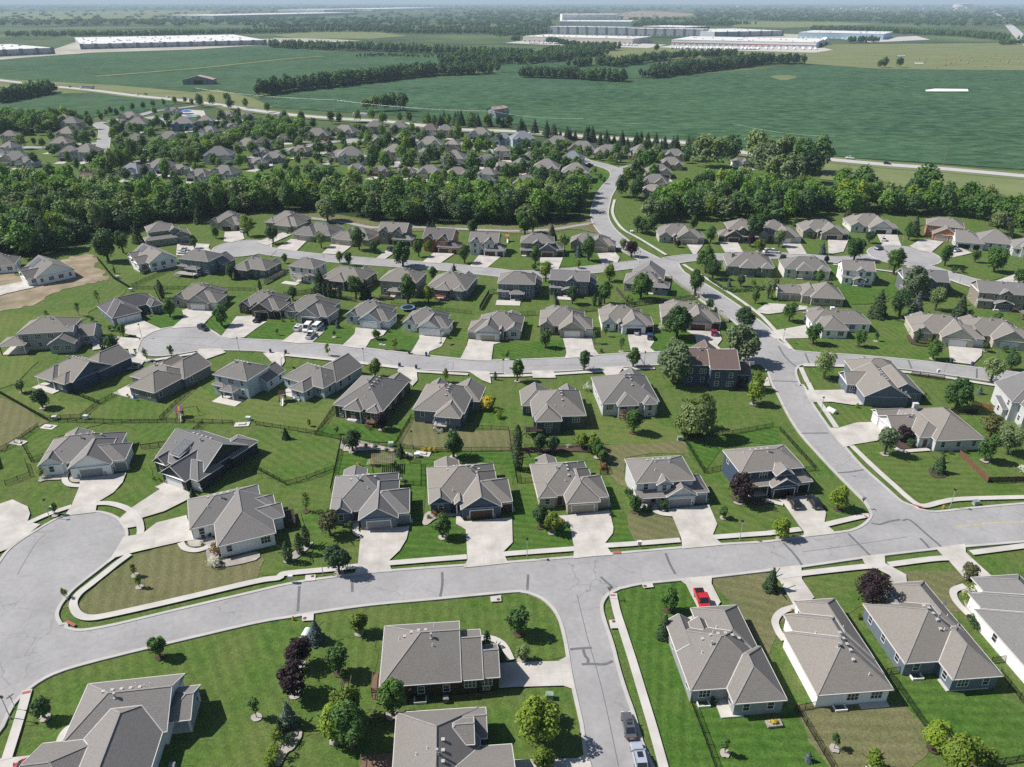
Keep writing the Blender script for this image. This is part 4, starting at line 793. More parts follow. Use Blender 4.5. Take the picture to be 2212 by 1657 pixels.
house('navy gable house', 'dark blue house showing a broad windowless gable to the camera', [(0, 12.4, 0, 15, 3, 'ygg', .6), (6.6, 17, 2.6, 15, 3, 'ygg', .6), (-2.5, 9, 7, 15, 3, 'xgh', .6), (2, 16, 12, 24, 3, 'xhh', .6)], (96.9, 182), rad(-4), 'slate', 'taupe', [('X', 6, .42, 11)], extra=[deck(17, 19.5, 6, 10, .6, DARKW, False), dish(11, 1)])
house('pale edge house', 'pale lilac-grey two-storey house by the right edge and russet gate', [(0, 14, 2, 14, 5.6, 'yhg', .6), (2, 12, -1.5, 8, 5.4, 'ygg', .6), (-1.2, 3, 3, 9, 2.8, 'sf', .2)], (131.5, 172), rad(-10), 'ltgrey', 'grey')
house('dark garage edge house', 'white house with a dark open garage at the left edge', [(0, 14, 0, 12, 3, 'xhh', .62)], (-136, 143), rad(38), 'white', 'grey', [('G', 9, .42, 5, 'dark')])
# rear-facing row
house('blue patio house', 'bright navy-blue house with a covered patio at the left slope', [(0, 14, 2, 15, 3.2, 'xhg', .6), (0, 8, 0, 9, 3.1, 'yhh', .6, 1), (7, 13, .2, 9, 3.1, 'yhh', .6), (4, 14.5, 10, 22, 3.1, 'yhg', .6)], (-138.5, 194.5), rad(-26), 'navy', 'taupe', extra=[patio(0, 9, -1.5, 2)])
house('grey patio house', 'grey hip-roofed house with blue loungers on its patio', [(0, 15, 5, 15, 3.1, 'xhh', .6), (4.8, 15.2, 0, 12, 3.1, 'yhh', .6), (5.8, 16, 10, 21, 3, 'yhg', .6), (1, 6, 12, 20, 3, 'yhg', .6)], (-113, 190), rad(-24), 'dkgrey', 'taupe', extra=[patio(-1, 7, -.8, 5)])
put('light blue two-storey', 'light blue two-storey house with a lean-to patio roof', 'B2', 0, 'c0 2010,130', 'm', -21, 14, 16, 'ltblue', 'taupe', extra=[patio(3, 11, -3.5, .5)])
house('sunroom house', 'pale blue ranch with a windowed sunroom and small slide', [(0, 15.6, 4.2, 15, 3.2, 'xhh', .6), (6.6, 12, 0, 12, 3, 'yhh', .62), (5.5, 16, 9, 21.5, 3, 'yhg', .6)], (-68.5, 190), rad(-28), 'ltblue', 'taupe', extra=[patio(2, 7, .5, 4.6), well(9, 1)])
put('dark brown walkout', 'dark brown house with big rear windows and wooden stair', 'B3', 0, 'c1 1075,370', 'r', -15, 14.5, 22, 'dkbrown', 'taupe', extra=[deck(10.5, 14, -1.2, 1, 1.5)])
put('blue-grey walkout', 'blue-grey walkout house with white deck stair and yellow shrub', 'B1', 0, 'c1 1850,415', 'r', -9, 16.5, 20, 'slate', 'taupe', extra=[deck(6.4, 10, -1, 1.4, 1.6, simple('pale_deck', (.4, .38, .35)))])
put('black-green walkout', 'blackish green walkout house with dark deck and gravel edge', 'B1', 1, 'c2 115,440', 'l', 3, 16.5, 19, 'dkgreen', 'taupe', extra=[deck(.5, 5, -1, 1.5, 1.6, DARKW)])
put('pale grey walkout', 'pale grey walkout house with centred deck and twin gables', 'B3', 0, 'c2 790,305', 'l', 5, 15.8, 20, 'ltgrey', 'taupe', extra=[deck(4.6, 9, -1.2, 1, 1.6)])
house('brown-roofed house', 'navy two-storey house with reddish brown roof by the willow', [(0, 8, 4, 15, 6.4, 'xgg', .55), (7, 15.5, 1.5, 14, 6.4, 'xgg', .55), (12, 20, 5, 13, 3, 'xhg', .6), (4, 12, 12, 17, 6, 'ygg', .7)], (49.5, 191), rad(-2), 'navy', 'brown', extra=[deck(13.5, 18, 2, 5, 1.6, DARKW)])
house('slope-side two-storey', 'grey two-storey house with wide porch roof above the long slope', [(0, 16, 3, 15, 5.7, 'xhh', .5), (10, 18, -1, 9, 3, 'ygh', .6), (-5, 3, 0, 8, 3, 'xhh', .4, 1), (13, 22, 5, 14, 3, 'xhg', .6), (13, 17, 3, 8, 5.5, 'xhg', .6)], (-157, 216), rad(9), 'grey', 'taupe')
# cul-de-sac street, fronts
house('corner-garage house', 'grey-blue house with white garage doors turned toward the cul-de-sac', [(0, 10, .0, 16, 3, 'yhh', .6), (0, 18, 6, 16.4, 3, 'xhh', .6), (13.6, 18.2, 2, 10, 3, 'yhh', .6)], tuple(G('b0', 985, 1095)), rad(43), 'slate', 'dark', [('G', 3, .42, 2.6, 'white'), ('G', 7, .42, 4.6, 'white'), ('D', 11.8, 6.4, 1)])
T = 'tan'
put('beige gabled ranch', 'beige ranch with double gable and white garage at the turning circle', 'F1', 0, 'b0 1865,960', 'r', -6, 18.4, 16.5, 'beige', 'taupe', 'white', stone=True)
put('dark craftsman house', 'dark brown house with arched window and timber gables', 'F1', 0, 'b1 190,1030', 'r', -12, 17, 16, 'brown', 'taupe', 'dark', v=1)
put('van house', 'grey-green house with three white vans in its drive', 'F1', 0, 'b1 600,1090', 'r', -17, 18.4, 16.5, 'grey', 'taupe', 'dark', stone=True)
put('shuttered blue-grey house', 'pale blue house with dark shutters and white garage doors', 'F1', 0, 'b1 1130,1128', 'r', -15, 17, 15.5, 'ltblue', 'taupe', 'white')
put('dormer white house', 'white house with a shed dormer and basketball hoop', 'F1', 0, 'b1 1645,1188', 'r', -11, 16.5, 14.5, 'white', 'taupe', 'white')
put('cream left-garage house', 'cream house with trussed entry gable and garage at the left', 'F1', 1, 'b1 1835,1212', 'l', -6, 17.6, 16.5, 'offwhite', 'taupe', 'tan', v=1)
put('flag house', 'tan house with a small red flag by its porch', 'F1', 0, 'b2 685,1195', 'r', -4, 18, 17.5, 'tan', 'taupe', 'white', stone=True)
put('white open-garage house', 'white house with a parked car showing in its open garage', 'F1', 0, 'b2 1212,1160', 'r', -1, 17.6, 16, 'white', 'taupe', 'open', v=1)
put('red car house', 'taupe house with brown garage doors and a red car outside', 'F1', 0, 'b2 1788,1133', 'r', -7, 20, 16, 'beige', 'taupe', 'brown', v=1)
# next row, backs
house('white solar house', 'white gabled house with blue solar panels and rear stair', [(0, 12, 0, 19, 3.6, 'ygg', .58), (-3.5, 5.5, 2.4, 10, 3.4, 'xgh', .58), (-2, 6, 11, 18, 3.4, 'xgh', .58)], tuple(G('b0', 1300, 622)), rad(46), 'white', 'taupe', extra=[solar(1.0, 5.0, .9, 2.3) if 0 else solar(2.6, 5.6, 12.5, 17), deck(-4, -.2, .3, 2.4, 1.5, DARKW)])
put('navy deck house', 'navy two-storey house with a wide rear deck', 'B2', 0, 'b0 1840,662', 'r', -17, 17.5, 16, 'slate', 'taupe', extra=[deck(2, 11, -4, -.6, 1.3, simple('pale_deck', (.4, .38, .35)))])
put('dark green walkout', 'dark green hip-roofed walkout house beside a pale wood fence', 'B1', 1, 'b1 60,700', 'r', -18, 17, 15, 'dkgreen', 'taupe', extra=[deck(4, 8.5, -1, 1.5, 1.5, DARKW)])
put('cream two-storey', 'cream two-storey house with a bay porch and flagstone patio', 'B2', 1, 'b1 495,722', 'r', -20, 14.5, 15, 'offwhite', 'taupe', extra=[patio(2, 9, -4, -1)])
put('brown french-door house', 'brown ranch with white french doors behind tall evergreens', 'B3', 0, 'b1 900,800', 'r', -16, 18, 16, 'brown', 'taupe')
put('taupe two-storey', 'taupe two-storey house with dark patio pergola', 'B2', 1, 'b1 1375,850', 'r', -12, 17.5, 18, 'taupe', 'taupe', extra=[deck(4, 9, -3, -.8, .4, DARKW)])
put('grey twin-bay walkout', 'grey walkout house with a red-brown deck stair between two bays', 'B3', 0, 'b1 1800,872', 'r', -13, 16, 19, 'slate', 'taupe', extra=[deck(4.5, 8.5, -1.5, 1, 1.6, simple('red_deck', (.22, .09, .06)))])
put('blue-grey patio two-storey', 'blue-grey two-storey house with furnished white patio', 'B2', 0, 'b2 240,866', 'r', -4, 16.5, 17, 'slate', 'taupe', extra=[patio(0, 9, -6, -1)])
put('blue gabled two-storey', 'blue two-storey house with one tall rear gable', 'B4', 0, 'b2 705,842', 'r', -9, 17.5, 15, 'slate', 'grey', extra=[patio(3, 10, -4, -1)])
house('stone chimney house', 'cream house with a square chimney and open corner porch', [(0, 15, 2, 14, 3.2, 'xhh', .6), (9, 17.5, 0, 7, 3.2, 'xhh', .55, 1), (2, 15, 8, 21, 3.2, 'yhg', .6)], (lambda p: (p[0], p[1]))(G('b2', 950, 800)), rad(-14), 'beige', 'grey', extra=[chimney(13.6, 2.4, 'beige')])
# upper row, fronts
house('multi-level tan house', 'tan two-storey house with stacked roofs beside the wood', [(0, 12, 2, 14, 5.8, 'xhh', .5), (-2, 12, -1.5, 6, 3, 'xhh', .4), (10, 18, 0, 12, 3, 'ygh', .55), (9, 14, 1, 8, 5.4, 'ygh', .6)], tuple(G('b0', 1300, 400)), rad(30), 'green', 'taupe', [('G', 14, .42, 4.8, 'tan')])
put('arched tan house', 'tan house with three arched brown garage doors at the upper cul-de-sac', 'F1', 0, 'b0 2065,272', 'r', -12, 18, 17, 'tan', 'taupe', 'brown', stone=True)
put('broad brown house', 'brownish house under a very broad hip roof', 'F3', 0, 'b1 345,285', 'r', -20, 20, 18, 'taupe', 'taupe', 'tan')
put('arched entry house', 'tan house with an arched entry and garage at its left', 'F3', 1, 'b1 310,345', 'l', -18, 20, 16, 'taupe', 'taupe', 'tan', v=1)
put('shaded garage house', 'tan house half hidden by a dark round tree', 'F3', 1, 'b1 645,385', 'l', -17, 19, 15, 'tan', 'taupe', 'tan')
put('brown two-storey', 'brown-grey two-storey house behind a big street tree', 'F4', 0, 'b1 1345,400', 'r', -10, 17, 13, 'taupe', 'taupe', 'dark')
put('brick-front house', 'two-storey house with three brown garage doors under a brick gable', 'F4', 0, 'b1 1745,468', 'r', -12, 17.5, 14, 'brick', 'dark', 'brown')
put('tall grey house', 'tall grey two-storey house with two pointed gables and dark garage', 'F4', 0, 'b1 2140,492', 'r', -8, 16.5, 13, 'ltgrey', 'taupe', 'dark')
put('dark porch house', 'dark grey two-storey house with wraparound porch and brown garage', 'F2', 0, 'b2 435,495', 'r', -3, 19, 13, 'dkgrey', 'taupe', 'brown')
put('tan shingle-gable house', 'tan house with a dark gable over its double garage', 'F1', 0, 'b2 882,458', 'r', -9, 20.5, 14, 'tan', 'taupe', 'tan')
put('oval-gable house', 'cream house with an oval gable vent by the bending road', 'F1', 0, 'b2 1655,385', 'r', -2, 21, 17, 'beige', 'taupe', 'tan', v=1)
put('craftsman two-storey', 'dark tan two-storey house with paired garage doors', 'F2', 1, 'b2 1790,365', 'l', -5, 18, 15, 'brown', 'taupe', 'dark')
put('work-truck house', 'tan house with white garage doors and a work truck outside', 'F1', 0, 'b3 280,380', 'r', -6, 20, 20, 'tan', 'taupe', 'white')
put('arched garage house', 'tan house with three arched dark garage doors and a blue spruce', 'F1', 0, 'b3 692,350', 'r', -6, 21, 17, 'tan', 'taupe', 'dark', v=1)
put('pale green house', 'pale green house with open triple garage and wide dormer', 'F1', 0, 'b3 1120,302', 'r', -7, 22, 18, 'offwhite', 'taupe', 'open')
house('brick house', 'red brick two-storey house with pale concrete drive', [(0, 16, 6, 18, 5.6, 'xhh', .5), (3, 14, 0, 12, 3, 'ygh', .6), (10, 17, 2, 10, 3, 'yhh', .6)], tuple(G('b3', 1345, 342)), rad(-25), 'brick', 'taupe', [('G', 7, .42, 5, 'tan'), ('G', 12, .42, 2.6, 'tan'), ('D', 4.2, 6.4, 1)])
house('long estate house', 'long grey estate house with dormers along the upper cul-de-sac', [(0, 12, 0, 14, 3, 'xgh', .55), (9, 24, 2, 16, 3.4, 'xhh', .65), (22, 42, -4, 9, 3.4, 'xhh', .6), (30, 34, -5, 3, 4.4, 'ygh', .8), (25, 29, -5, 3, 4.4, 'ygh', .8), (36, 46, -14, -1, 3, 'ygh', .6)], tuple(G('b3', 1600, 415)), rad(-21), 'ltgrey', 'grey', [('G', 4, .42, 4.8, 'open'), ('G', 9, .42, 2.6, 'open'), ('G', 40, -13.5, 5, 'brick' if 0 else 'brown')])
put('hedge house', 'green-grey house ringed by clipped hedges and shrubs', 'B3', 0, 'b2 1860,655', 'l', -7, 19, 18, 'green', 'taupe', extra=[chimney(3, 9, 'green')])
put('white screened house', 'white house with a dark screened porch across its back', 'B3', 0, 'b3 140,680', 'l', -7, 18.5, 16, 'offwhite', 'taupe')
put('white two-storey', 'white two-storey house with pinkish roof and rear porch', 'B4', 0, 'b3 790,740', 'm', -10, 14.5, 15, 'white', 'taupe')
put('dark two-storey', 'dark grey two-storey house mostly hidden by a large tree', 'B4', 0, 'b3 1600,850', 'r', -12, 19, 16, 'dkgrey', 'grey')
put('tan rear two-storey', 'tan-grey two-storey house above the yard with the yellow slide', 'B4', 0, 'b3 1800,935', 'l', -12, 19, 16, 'taupe', 'grey')
house('courtyard ranch', 'tan ranch with garage wing facing the bending road', [(0, 10.5, 3.5, 10.5, 3, 'xgh', .55), (8, 15, 1.2, 13, 3, 'yhh', .7), (11, 23, -.4, 13, 3, 'xhh', .65)], tuple(G('b3', 90, 892)), rad(-9), 'tan', 'taupe', [('G', 3, 3.92, 2.8, 'tan'), ('G', 7, 3.92, 4.6, 'tan')])
house('white cross-wing ranch', 'white ranch with a hip wing reaching toward the camera', [(0, 20, 6, 16, 3, 'xhh', .6), (1.5, 10.5, 0, 11, 3, 'yhh', .62), (2, 9, 13, 20, 3, 'yhh', .6)], tuple(G('b3', 410, 1195)), rad(-3), 'white', 'taupe', [('L', 1.9, 5, 5, 'tan')], extra=[chimney(9, 14, 'white')])
put('beige stone ranch', 'beige stone-trimmed ranch with curved flower beds', 'F1', 0, 'b3 1850,1288', 'r', -14, 21, 17, 'beige', 'taupe', 'white', stone=True)
put('beige edge ranch', 'beige house with a round shrub bed cut by the right edge', 'F1', 0, 'b3 2300,1310', 'r', -14, 21, 16, 'beige', 'taupe', 'white')
house('new white house', 'new white house with solar roof on bare soil', [(0, 14.8, 0, 16, 3.2, 'ygg', .58), (-3, 7, 1.2, 9, 3.1, 'xgh', .62), (-2, 6, 9.5, 15, 3.1, 'xgh', .62)], tuple(G('b0', 325, 742)), rad(47), 'white', 'taupe', [('L', -2.6, 5, 5, 'white')], extra=[solar(2.2, 5.8, 9.6 - 5.5, 9.4 + 4) if 0 else solar(1.0, 6.4, 15.2, 15.9) if 0 else solar(2.4, 6.6, 10.2, 14)])
house('white edge house', 'white house cut by the left edge on bare soil', [(0, 12, 0, 12, 3.2, 'xhh', .6)], tuple(G('b0', -140, 650)), rad(20), 'white', 'taupe')
# ------------------------------------------------------------------ far estate
NEARN = len(HOUSES)
FARH = {'left': 'a0 540,455,2,w170 600,480,2,w180 560,575,2,w190 500,665,2,w190 590,745,2,w180 715,745,2,w220 80,595,2,w150 40,700,2,w160 110,785,1,w250 200,805,1,w170 1095,405,1,w170 1180,490,2,w200 1190,640,2,w190,K 1590,485,2,w210,B 1765,460,2,w150 1930,390,1,w150 1470,345,1,w120 1450,590,1,w200 1770,530,1,w160 1975,485,1,w110 2140,385,1,w90 1080,895,1,w250,U 1330,855,1,w250 1530,865,1,w140 1680,925,1,w200 1890,905,1,w230 1890,775,2,w280 2090,655,1,w210 2190,810,1,w160 710,975,1,w230,R 720,1025,1,w190,R',
 'middle': 'a1 180,400,1,w110 60,655,2,w150,R 250,585,1,w130,R 20,710,1,w120 150,765,1,w180 510,565,1,w220 730,535,1,w240 1020,512,2,w170 1240,520,2,w180 1490,540,2,w170,R 1640,545,2,w160 1920,558,1,w200 2110,605,1,w200,U 1010,612,1,w180 1250,612,2,w180,K 1490,645,1,w220 1690,675,2,w140 2130,735,2,w150 350,705,1,w170 550,662,1,w160 680,755,1,w200 840,775,2,w250 1200,745,2,w220 1430,735,1,w180 1700,805,2,w230 1980,795,1,w200 2140,840,1,w150 870,858,1,w150 1060,880,1,w110 1280,890,1,w110 1490,900,1,w220 1740,910,1,w200 1980,945,2,w180',
 'right': 'a2 120,625,2,w230,U 370,640,1,w240 590,690,1,w250 830,725,1,w260 1170,715,1,w230 200,775,1,w210 490,805,2,w210,U 60,845,2,w130 270,895,2,w260 550,935,2,w270 110,995,1,w230 440,1065,1,w220 1400,745,1,w190 1370,825,1,w210 1270,895,1,w230 1220,985,1,w230 1200,1060,1,w190 1990,800,1,w110,W'}
cols = ['tan', 'tan', 'ltgrey', 'beige', 'ltgrey', 'beige', 'offwhite', 'grey']
rf = random.Random(21)
flist = []
for zone, s in FARH.items():
    t, *rest = s.split()
    for q in rest:
        a = q.split(','); flist.append((zone, t, float(a[0]), float(a[1]), int(a[2]), float(a[3][1:]), a[4] if len(a) > 4 else ''))
flist.sort(key=lambda q: q[3])
byrow = {}
for q in flist:
    n = [k for k in flist if k[0] == q[0]]; i = n.index(q); row = ('upper', 'middle', 'lower')[min(2, i * 3 // len(n))]
    byrow.setdefault((q[0], row), []).append(q)
ORD = ['first', 'second', 'third', 'fourth', 'fifth', 'sixth', 'seventh', 'eighth', 'ninth', 'tenth', 'eleventh', 'twelfth', 'thirteenth', 'fourteenth']
CN = {'tan': 'tan', 'taupe': 'taupe', 'grey': 'grey', 'beige': 'beige', 'ltgrey': 'light grey', 'brown': 'brown', 'offwhite': 'cream', 'dkgrey': 'dark grey', 'blue': 'bright blue', 'charcoal': 'nearly black', 'white': 'white', 'ltblue': 'pale blue'}
for (zone, row), L in byrow.items():
    L.sort(key=lambda q: q[2])
    for i, q in enumerate(L):
        z, t, x, y, st, w, c = q
        P = G(t, x, y); d = proj(P[0], P[1]); sc = FL / (P[1] * CP + HC * SP)
        W = min(21, max(11, w / 3.9946 / sc)); D = min(16.5, W * .85)
        wall = {'B': 'blue', 'K': 'charcoal', 'W': 'white', 'U': 'ltblue'}.get(c) or rf.choice(cols)
        roof = {'R': 'brown', 'U': 'blue'}.get(c) or rf.choice(['pale', 'taupe', 'pale', 'grey'])
        flip = rf.random() < .5; ws, ds = tmpl('S%d' % st, W, D); ws, ds = mir(W, ws, ds, flip)
        ang = rad(rf.uniform(-22, 12)); cs, sn = math.cos(ang), math.sin(ang)
        O = (P[0] - W / 2 * cs, P[1] - W / 2 * sn)
        lb = '%s %s house, %s from left in the %s row, %s far estate' % (CN[wall], 'two-storey' if st == 2 else 'one-storey', ORD[i], row, zone)
        dx = (.72 if not flip else .28) * W if st == 1 else (.72 if not flip else .28) * W
        dq = [(O[0] + x * cs - y_ * sn, O[1] + x * sn + y_ * cs) for x, y_ in ((dx - 3, .3), (dx + 3, .3), (dx + 3.6, -9), (dx - 3.6, -9))]
        sheet('driveway', dq, .03 + .0005 * len(HOUSES), DRIVE, 'short pale driveway in the far estate', 'driveway')['group'] = 'driveways of the far estate'
        house('far house', lb, ws, O, ang, wall, roof, ds, det=1, front=rf.choice(['white', 'tan', 'dark', 'brown']), group='houses of the far estate')
# ------------------------------------------------------------------ warehouses and barns
WHITE = simple('warehouse_white', (.80, .80, .78), .6, .05, .01); PGREY = simple('warehouse_grey', (.38, .40, .43), .7, .06, .02); DGREY = simple('warehouse_dark', (.16, .18, .21), .7, .1, .02)
TANW = simple('warehouse_beige', (.55, .50, .42), .7, .05, .02); REDW = simple('red_band', (.45, .07, .06), .6); BLUEW = simple('pale_blue_wall', (.35, .48, .60), .6)
ROOFW = simple('white_membrane', (.66, .65, .62), .6, .05, .01)
def shed(name, label, a, b, depth, h, wm, band=None, n=12, dock=DGREY, pil=None, slope=0.0, top=None):
    p0, p1 = pts('D ' + a)[0], pts('D ' + b)[0]; W = math.hypot(p1[0] - p0[0], p1[1] - p0[1]); ang = math.atan2(p1[1] - p0[1], p1[0] - p0[0])
    r = tag(empty(name, (p0[0], p0[1], 0), ang), label, 'warehouse')
    m = MB(); m.box(0, W, 0, depth, -.5, h); m.build('wall', wm, r)
    m = MB(); m.box(-.4, W + .4, -.4, depth + .4, h, h + .5)
    if slope: m.face([(0, 0, h + .6), (W, 0, h + .6), (W, depth / 2, h + slope), (0, depth / 2, h + slope)]); m.face([(W, depth, h + .6), (0, depth, h + .6), (0, depth / 2, h + slope), (W, depth / 2, h + slope)])
    rr = random.Random(int(W)); 
    ro = m.build('roof', ROOFW, r)
    u = MB()
    for k in range(n): x, y = rr.uniform(5, W - 5), rr.uniform(5, depth - 5); u.box(x - 2, x + 2, y - 1.5, y + 1.5, h + .5, h + 2.2 + slope * .7)
    um = MB(); um.box(-2, 2, -1.5, 1.5, 0, 1.7); um = um.mesh('roof_unit', PGREY)
    for v in range(0, len(u.v), 8): link('roof_unit', um, ro, (u.v[v][0] + 2, u.v[v][1] + 1.5, u.v[v][2]))
    if band: m = MB(); m.box(-.15, W + .15, -.2, 0, h * .36, h * .36 + 1.6); m.build('band', band, r)
    k = 0; m = MB()
    for i in range(int(W / 14)):
        x = W * (i + .5) / int(W / 14)
        if not i: m.box(-2.4, 2.4, -.12, 0, .8, 4.2); m = m.mesh('dock_door', dock)
        link('dock_door', m, r, (x, 0, 0))
    if pil:
        for i in range(pil + 1): x = W * i / pil; m = MB(); m.box(x - 3.5, x + 3.5, -.8, 1, -.5, h + 1.2); m.build('pilaster', DGREY, r)
    return r
shed('warehouse', 'grey warehouse with dark pilasters at the left edge', '-60,125', '116,117', 230, 12, PGREY, None, 20, DGREY, 5)
shed('warehouse', 'very long white-roofed warehouse with dark panels, upper left', '178,107', '574,97', 400, 11, PGREY, None, 50, DGREY, 14)
shed('warehouse', 'far white warehouse with bluish dock front, left of the water haze', '462,40', '770,32', 420, 16, PGREY, None, 30, DGREY)
shed('warehouse', 'thin distant white roof right of the far bluish warehouse', '700,25', '800,23', 600, 18, WHITE, None, 6)
shed('warehouse', 'long far white roof in front of the horizon woods', '805,24', '960,20', 600, 20, WHITE, None, 6)
shed('warehouse', 'beige warehouse with white roof behind the truck yard', '1129,90', '1366,96', 150, 13, TANW, None, 24, DGREY)
shed('warehouse', 'white-roofed warehouse with a red band along its dock wall', '1450,97', '1762,104', 220, 12, WHITE, REDW, 24, PGREY)
shed('warehouse', 'cream-roofed warehouse with dark pilasters behind the red striped one', '1545,81', '1690,78', 240, 15, PGREY, None, 18, DGREY, 6)
shed('warehouse', 'pale blue-walled warehouse right of the pilastered one', '1724,82', '1907,86', 210, 15, BLUEW, None, 16, WHITE)
shed('office_block', 'dark-windowed low block before the tall white plant', '1185,73', '1352,76', 70, 22, PGREY, None, 10, DGREY, 8)
shed('office_block', 'dark-windowed low block right of the tall white plant', '1352,76', '1520,79', 70, 20, PGREY, None, 10, DGREY, 8)
shed('office_block', 'dark block with white roof at the end of the low blocks', '1480,75', '1530,72', 170, 22, DGREY, None, 6, DGREY, 3)
shed('factory', 'tall white plant hall with blue-grey windows', '1205,64', '1362,65', 220, 29, WHITE, BLUEW, 10, PGREY)
shed('factory', 'higher white upper hall of the tall plant', '1214,60', '1336,60', 160, 50, WHITE, BLUEW, 4, PGREY)
def barn(label, P, ang, W, D, h, rh, wm, rm, gam=True):
    p = pts(P)[0]; r = tag(empty('barn', (p[0], p[1], 0), rad(ang)), label, 'barn')
    m = MB(); m.box(0, W, 0, D, -.3, h, skip='tb'); prof = [(0, h), (W * .14, h + rh * .62), (W / 2, h + rh), (W * .86, h + rh * .62), (W, h)] if gam else [(0, h), (W / 2, h + rh), (W, h)]
    for y in (0, D): m.face([(x, y, z) for x, z in prof])
    m.build('wall', wm, r); f = MB()
    for (x0, z0), (x1, z1) in zip(prof[:-1], prof[1:]): f.face([(x0, -.5, z0 + .1), (x1, -.5, z1 + .1), (x1, D + .5, z1 + .1), (x0, D + .5, z0 + .1)])
    f.build('roof', rm, r); d = MB(); d.box(W * .35, W * .65, -.1, .05, 0, h * .9); d.build('barn_door', DARKW, r)
    for k in range(2): d = MB(); d.box(W * (.2 + .6 * k) - .6, W * (.2 + .6 * k) + .6, -.08, .04, h * .5, h * .85); d.build('window', GLASS, r)
RUST = ground_mat('rusty_tin', (.36, .22, .18), (.52, .48, .46), (.26, .15, .12), .3, .2)
barn('weathered blue-grey barn with rusty gambrel roof in the soybean field', 'a1 1990,362', -42, 12, 19, 4, 5.5, simple('weathered_board', (.25, .29, .32), .9, .3), RUST)
barn('long open barn with rusty white tin roof by the highway', 'a0 1580,85', 6, 40, 17, 6, 5, simple('barn_grey', (.22, .22, .21), .9, .3), RUST, False)
barn('small white-roofed farmhouse by the pasture', 'D 1775,96', 0, 24, 24, 6, 10, WHITE, WHITE, False)
barn('low dark farm shed beside the pasture track', 'D 1759,100', 0, 20, 16, 6, 3, DARKW, PGREY, False)
m = MB(); p = un(2078, 18); m.cyl(0, 0, -1, 60, 130, n=18); m.cyl(0, 0, 60, 64, 132, 60, n=18); tag(m.build('storage_tank', simple('tank_cream', (.62, .56, .47)), loc=(p[0], p[1], 0)), 'round cream storage tank on the horizon at upper right', 'tank')
rf = random.Random(5)
# distant town buildings, one by one
for i in range(70):
    if i < 26: x, y = rf.uniform(1770, 2100), rf.choice([19, 20, 22, 23, 25, 27]) + rf.uniform(-1, 1)
    elif i < 44: x, y = rf.uniform(0, 470), rf.uniform(17, 22)
    elif i < 58: x, y = rf.uniform(1290, 1420), rf.uniform(29, 37)
    else: x, y = rf.uniform(1100, 2200), rf.uniform(10, 16)
    p = un(x, y); k = FL / p[1]
    m = MB(); W = rf.uniform(3, 14) / k; H_ = rf.uniform(1.0, 2.6) / k; m.box(-W / 2, W / 2, 0, W * .6, -1, H_); ro = MB(); ro.box(-W / 2 - 1, W / 2 + 1, -1, W * .6 + 1, H_, H_ * 1.1)
    b = m.build('distant_building', rf.choice([WHITE, PGREY, TANW]), loc=(p[0], p[1], 0)); ro.build('roof', ROOFW, b)
    tag(b, 'tiny pale building lost in the distant haze', 'building', 'buildings on the horizon')
TRL = MB(); TRL.box(-1.3, 1.3, 0, 14, 1.1, 4); TRL.box(-1.1, 1.1, 1, 3, 0, 1.1, 1); TRL.box(-1.1, 1.1, 10, 12.5, 0, 1.1, 1); TRL = TRL.mesh('trailer', [WHITE, BLACK])
for a, b, n, lb, g in (('1448,106', '1640,108', 44, 'white trailer parked before the red striped warehouse', 'trailers by the red striped warehouse'), ('1480,104.5', '1770,108', 20, 'white trailer at the docks of the red striped warehouse', 'trailers at the docks'), ('1140,94.5', '1380,99.5', 48, 'white trailer parked before the beige warehouse', 'trailers by the beige warehouse')):
    p0, p1 = pts('D ' + a + ' ' + b)
    for i in range(n):
        t = (i + rf.uniform(.1, .9)) / n; tag(link('parked_trailer', TRL, None, (p0[0] + (p1[0] - p0[0]) * t, p0[1] + (p1[1] - p0[1]) * t, .3), rf.uniform(-.1, .1)), lb, 'trailer', g)
BALE = MB(); BALE.cyl(0, 0, -.9, .9, .9, n=12); BALE = BALE.mesh('hay_bale', simple('straw', (.30, .25, .13), .95, .3, 3))
for x, y in [(1388, 485), (1360, 505), (1303, 515), (1370, 520), (1347, 540), (1443, 540), (1535, 488), (1535, 520), (1530, 558), (1572, 550), (1527, 568), (1650, 490), (1655, 527), (1615, 540), (1722, 483), (1750, 500), (1762, 530), (1722, 548), (1915, 500), (1950, 510), (1955, 480), (1990, 515), (1995, 530), (2030, 497), (2077, 525), (2067, 545), (2150, 505), (2167, 545), (1875, 578), (1928, 576), (1455, 588), (1880, 538), (1510, 518)]:
    p = G('f3', x, y); o = link('hay_bale', BALE, None, (p[0], p[1], 1.2)); o.rotation_euler = (math.pi / 2, 0, rf.uniform(0, 3)); o.scale = (1.3, 1.3, 1.5); tag(o, 'round straw bale lying in the pale pasture', 'hay bale', 'round hay bales in the pasture')
for a, b, lb in (((1108, 495), (1178, 493), 'upper long white row of wrapped bales in the pasture'), ((1257, 557), (1335, 557), 'lower long white row of wrapped bales in the pasture')):
    p, q = G('f3', *a), G('f3', *b); m = MB(); m.tube([(p[0], p[1], 1), (q[0], q[1], 1)], 1.8, 8); tag(m.build('bale_row', WHITE), lb, 'bale row')
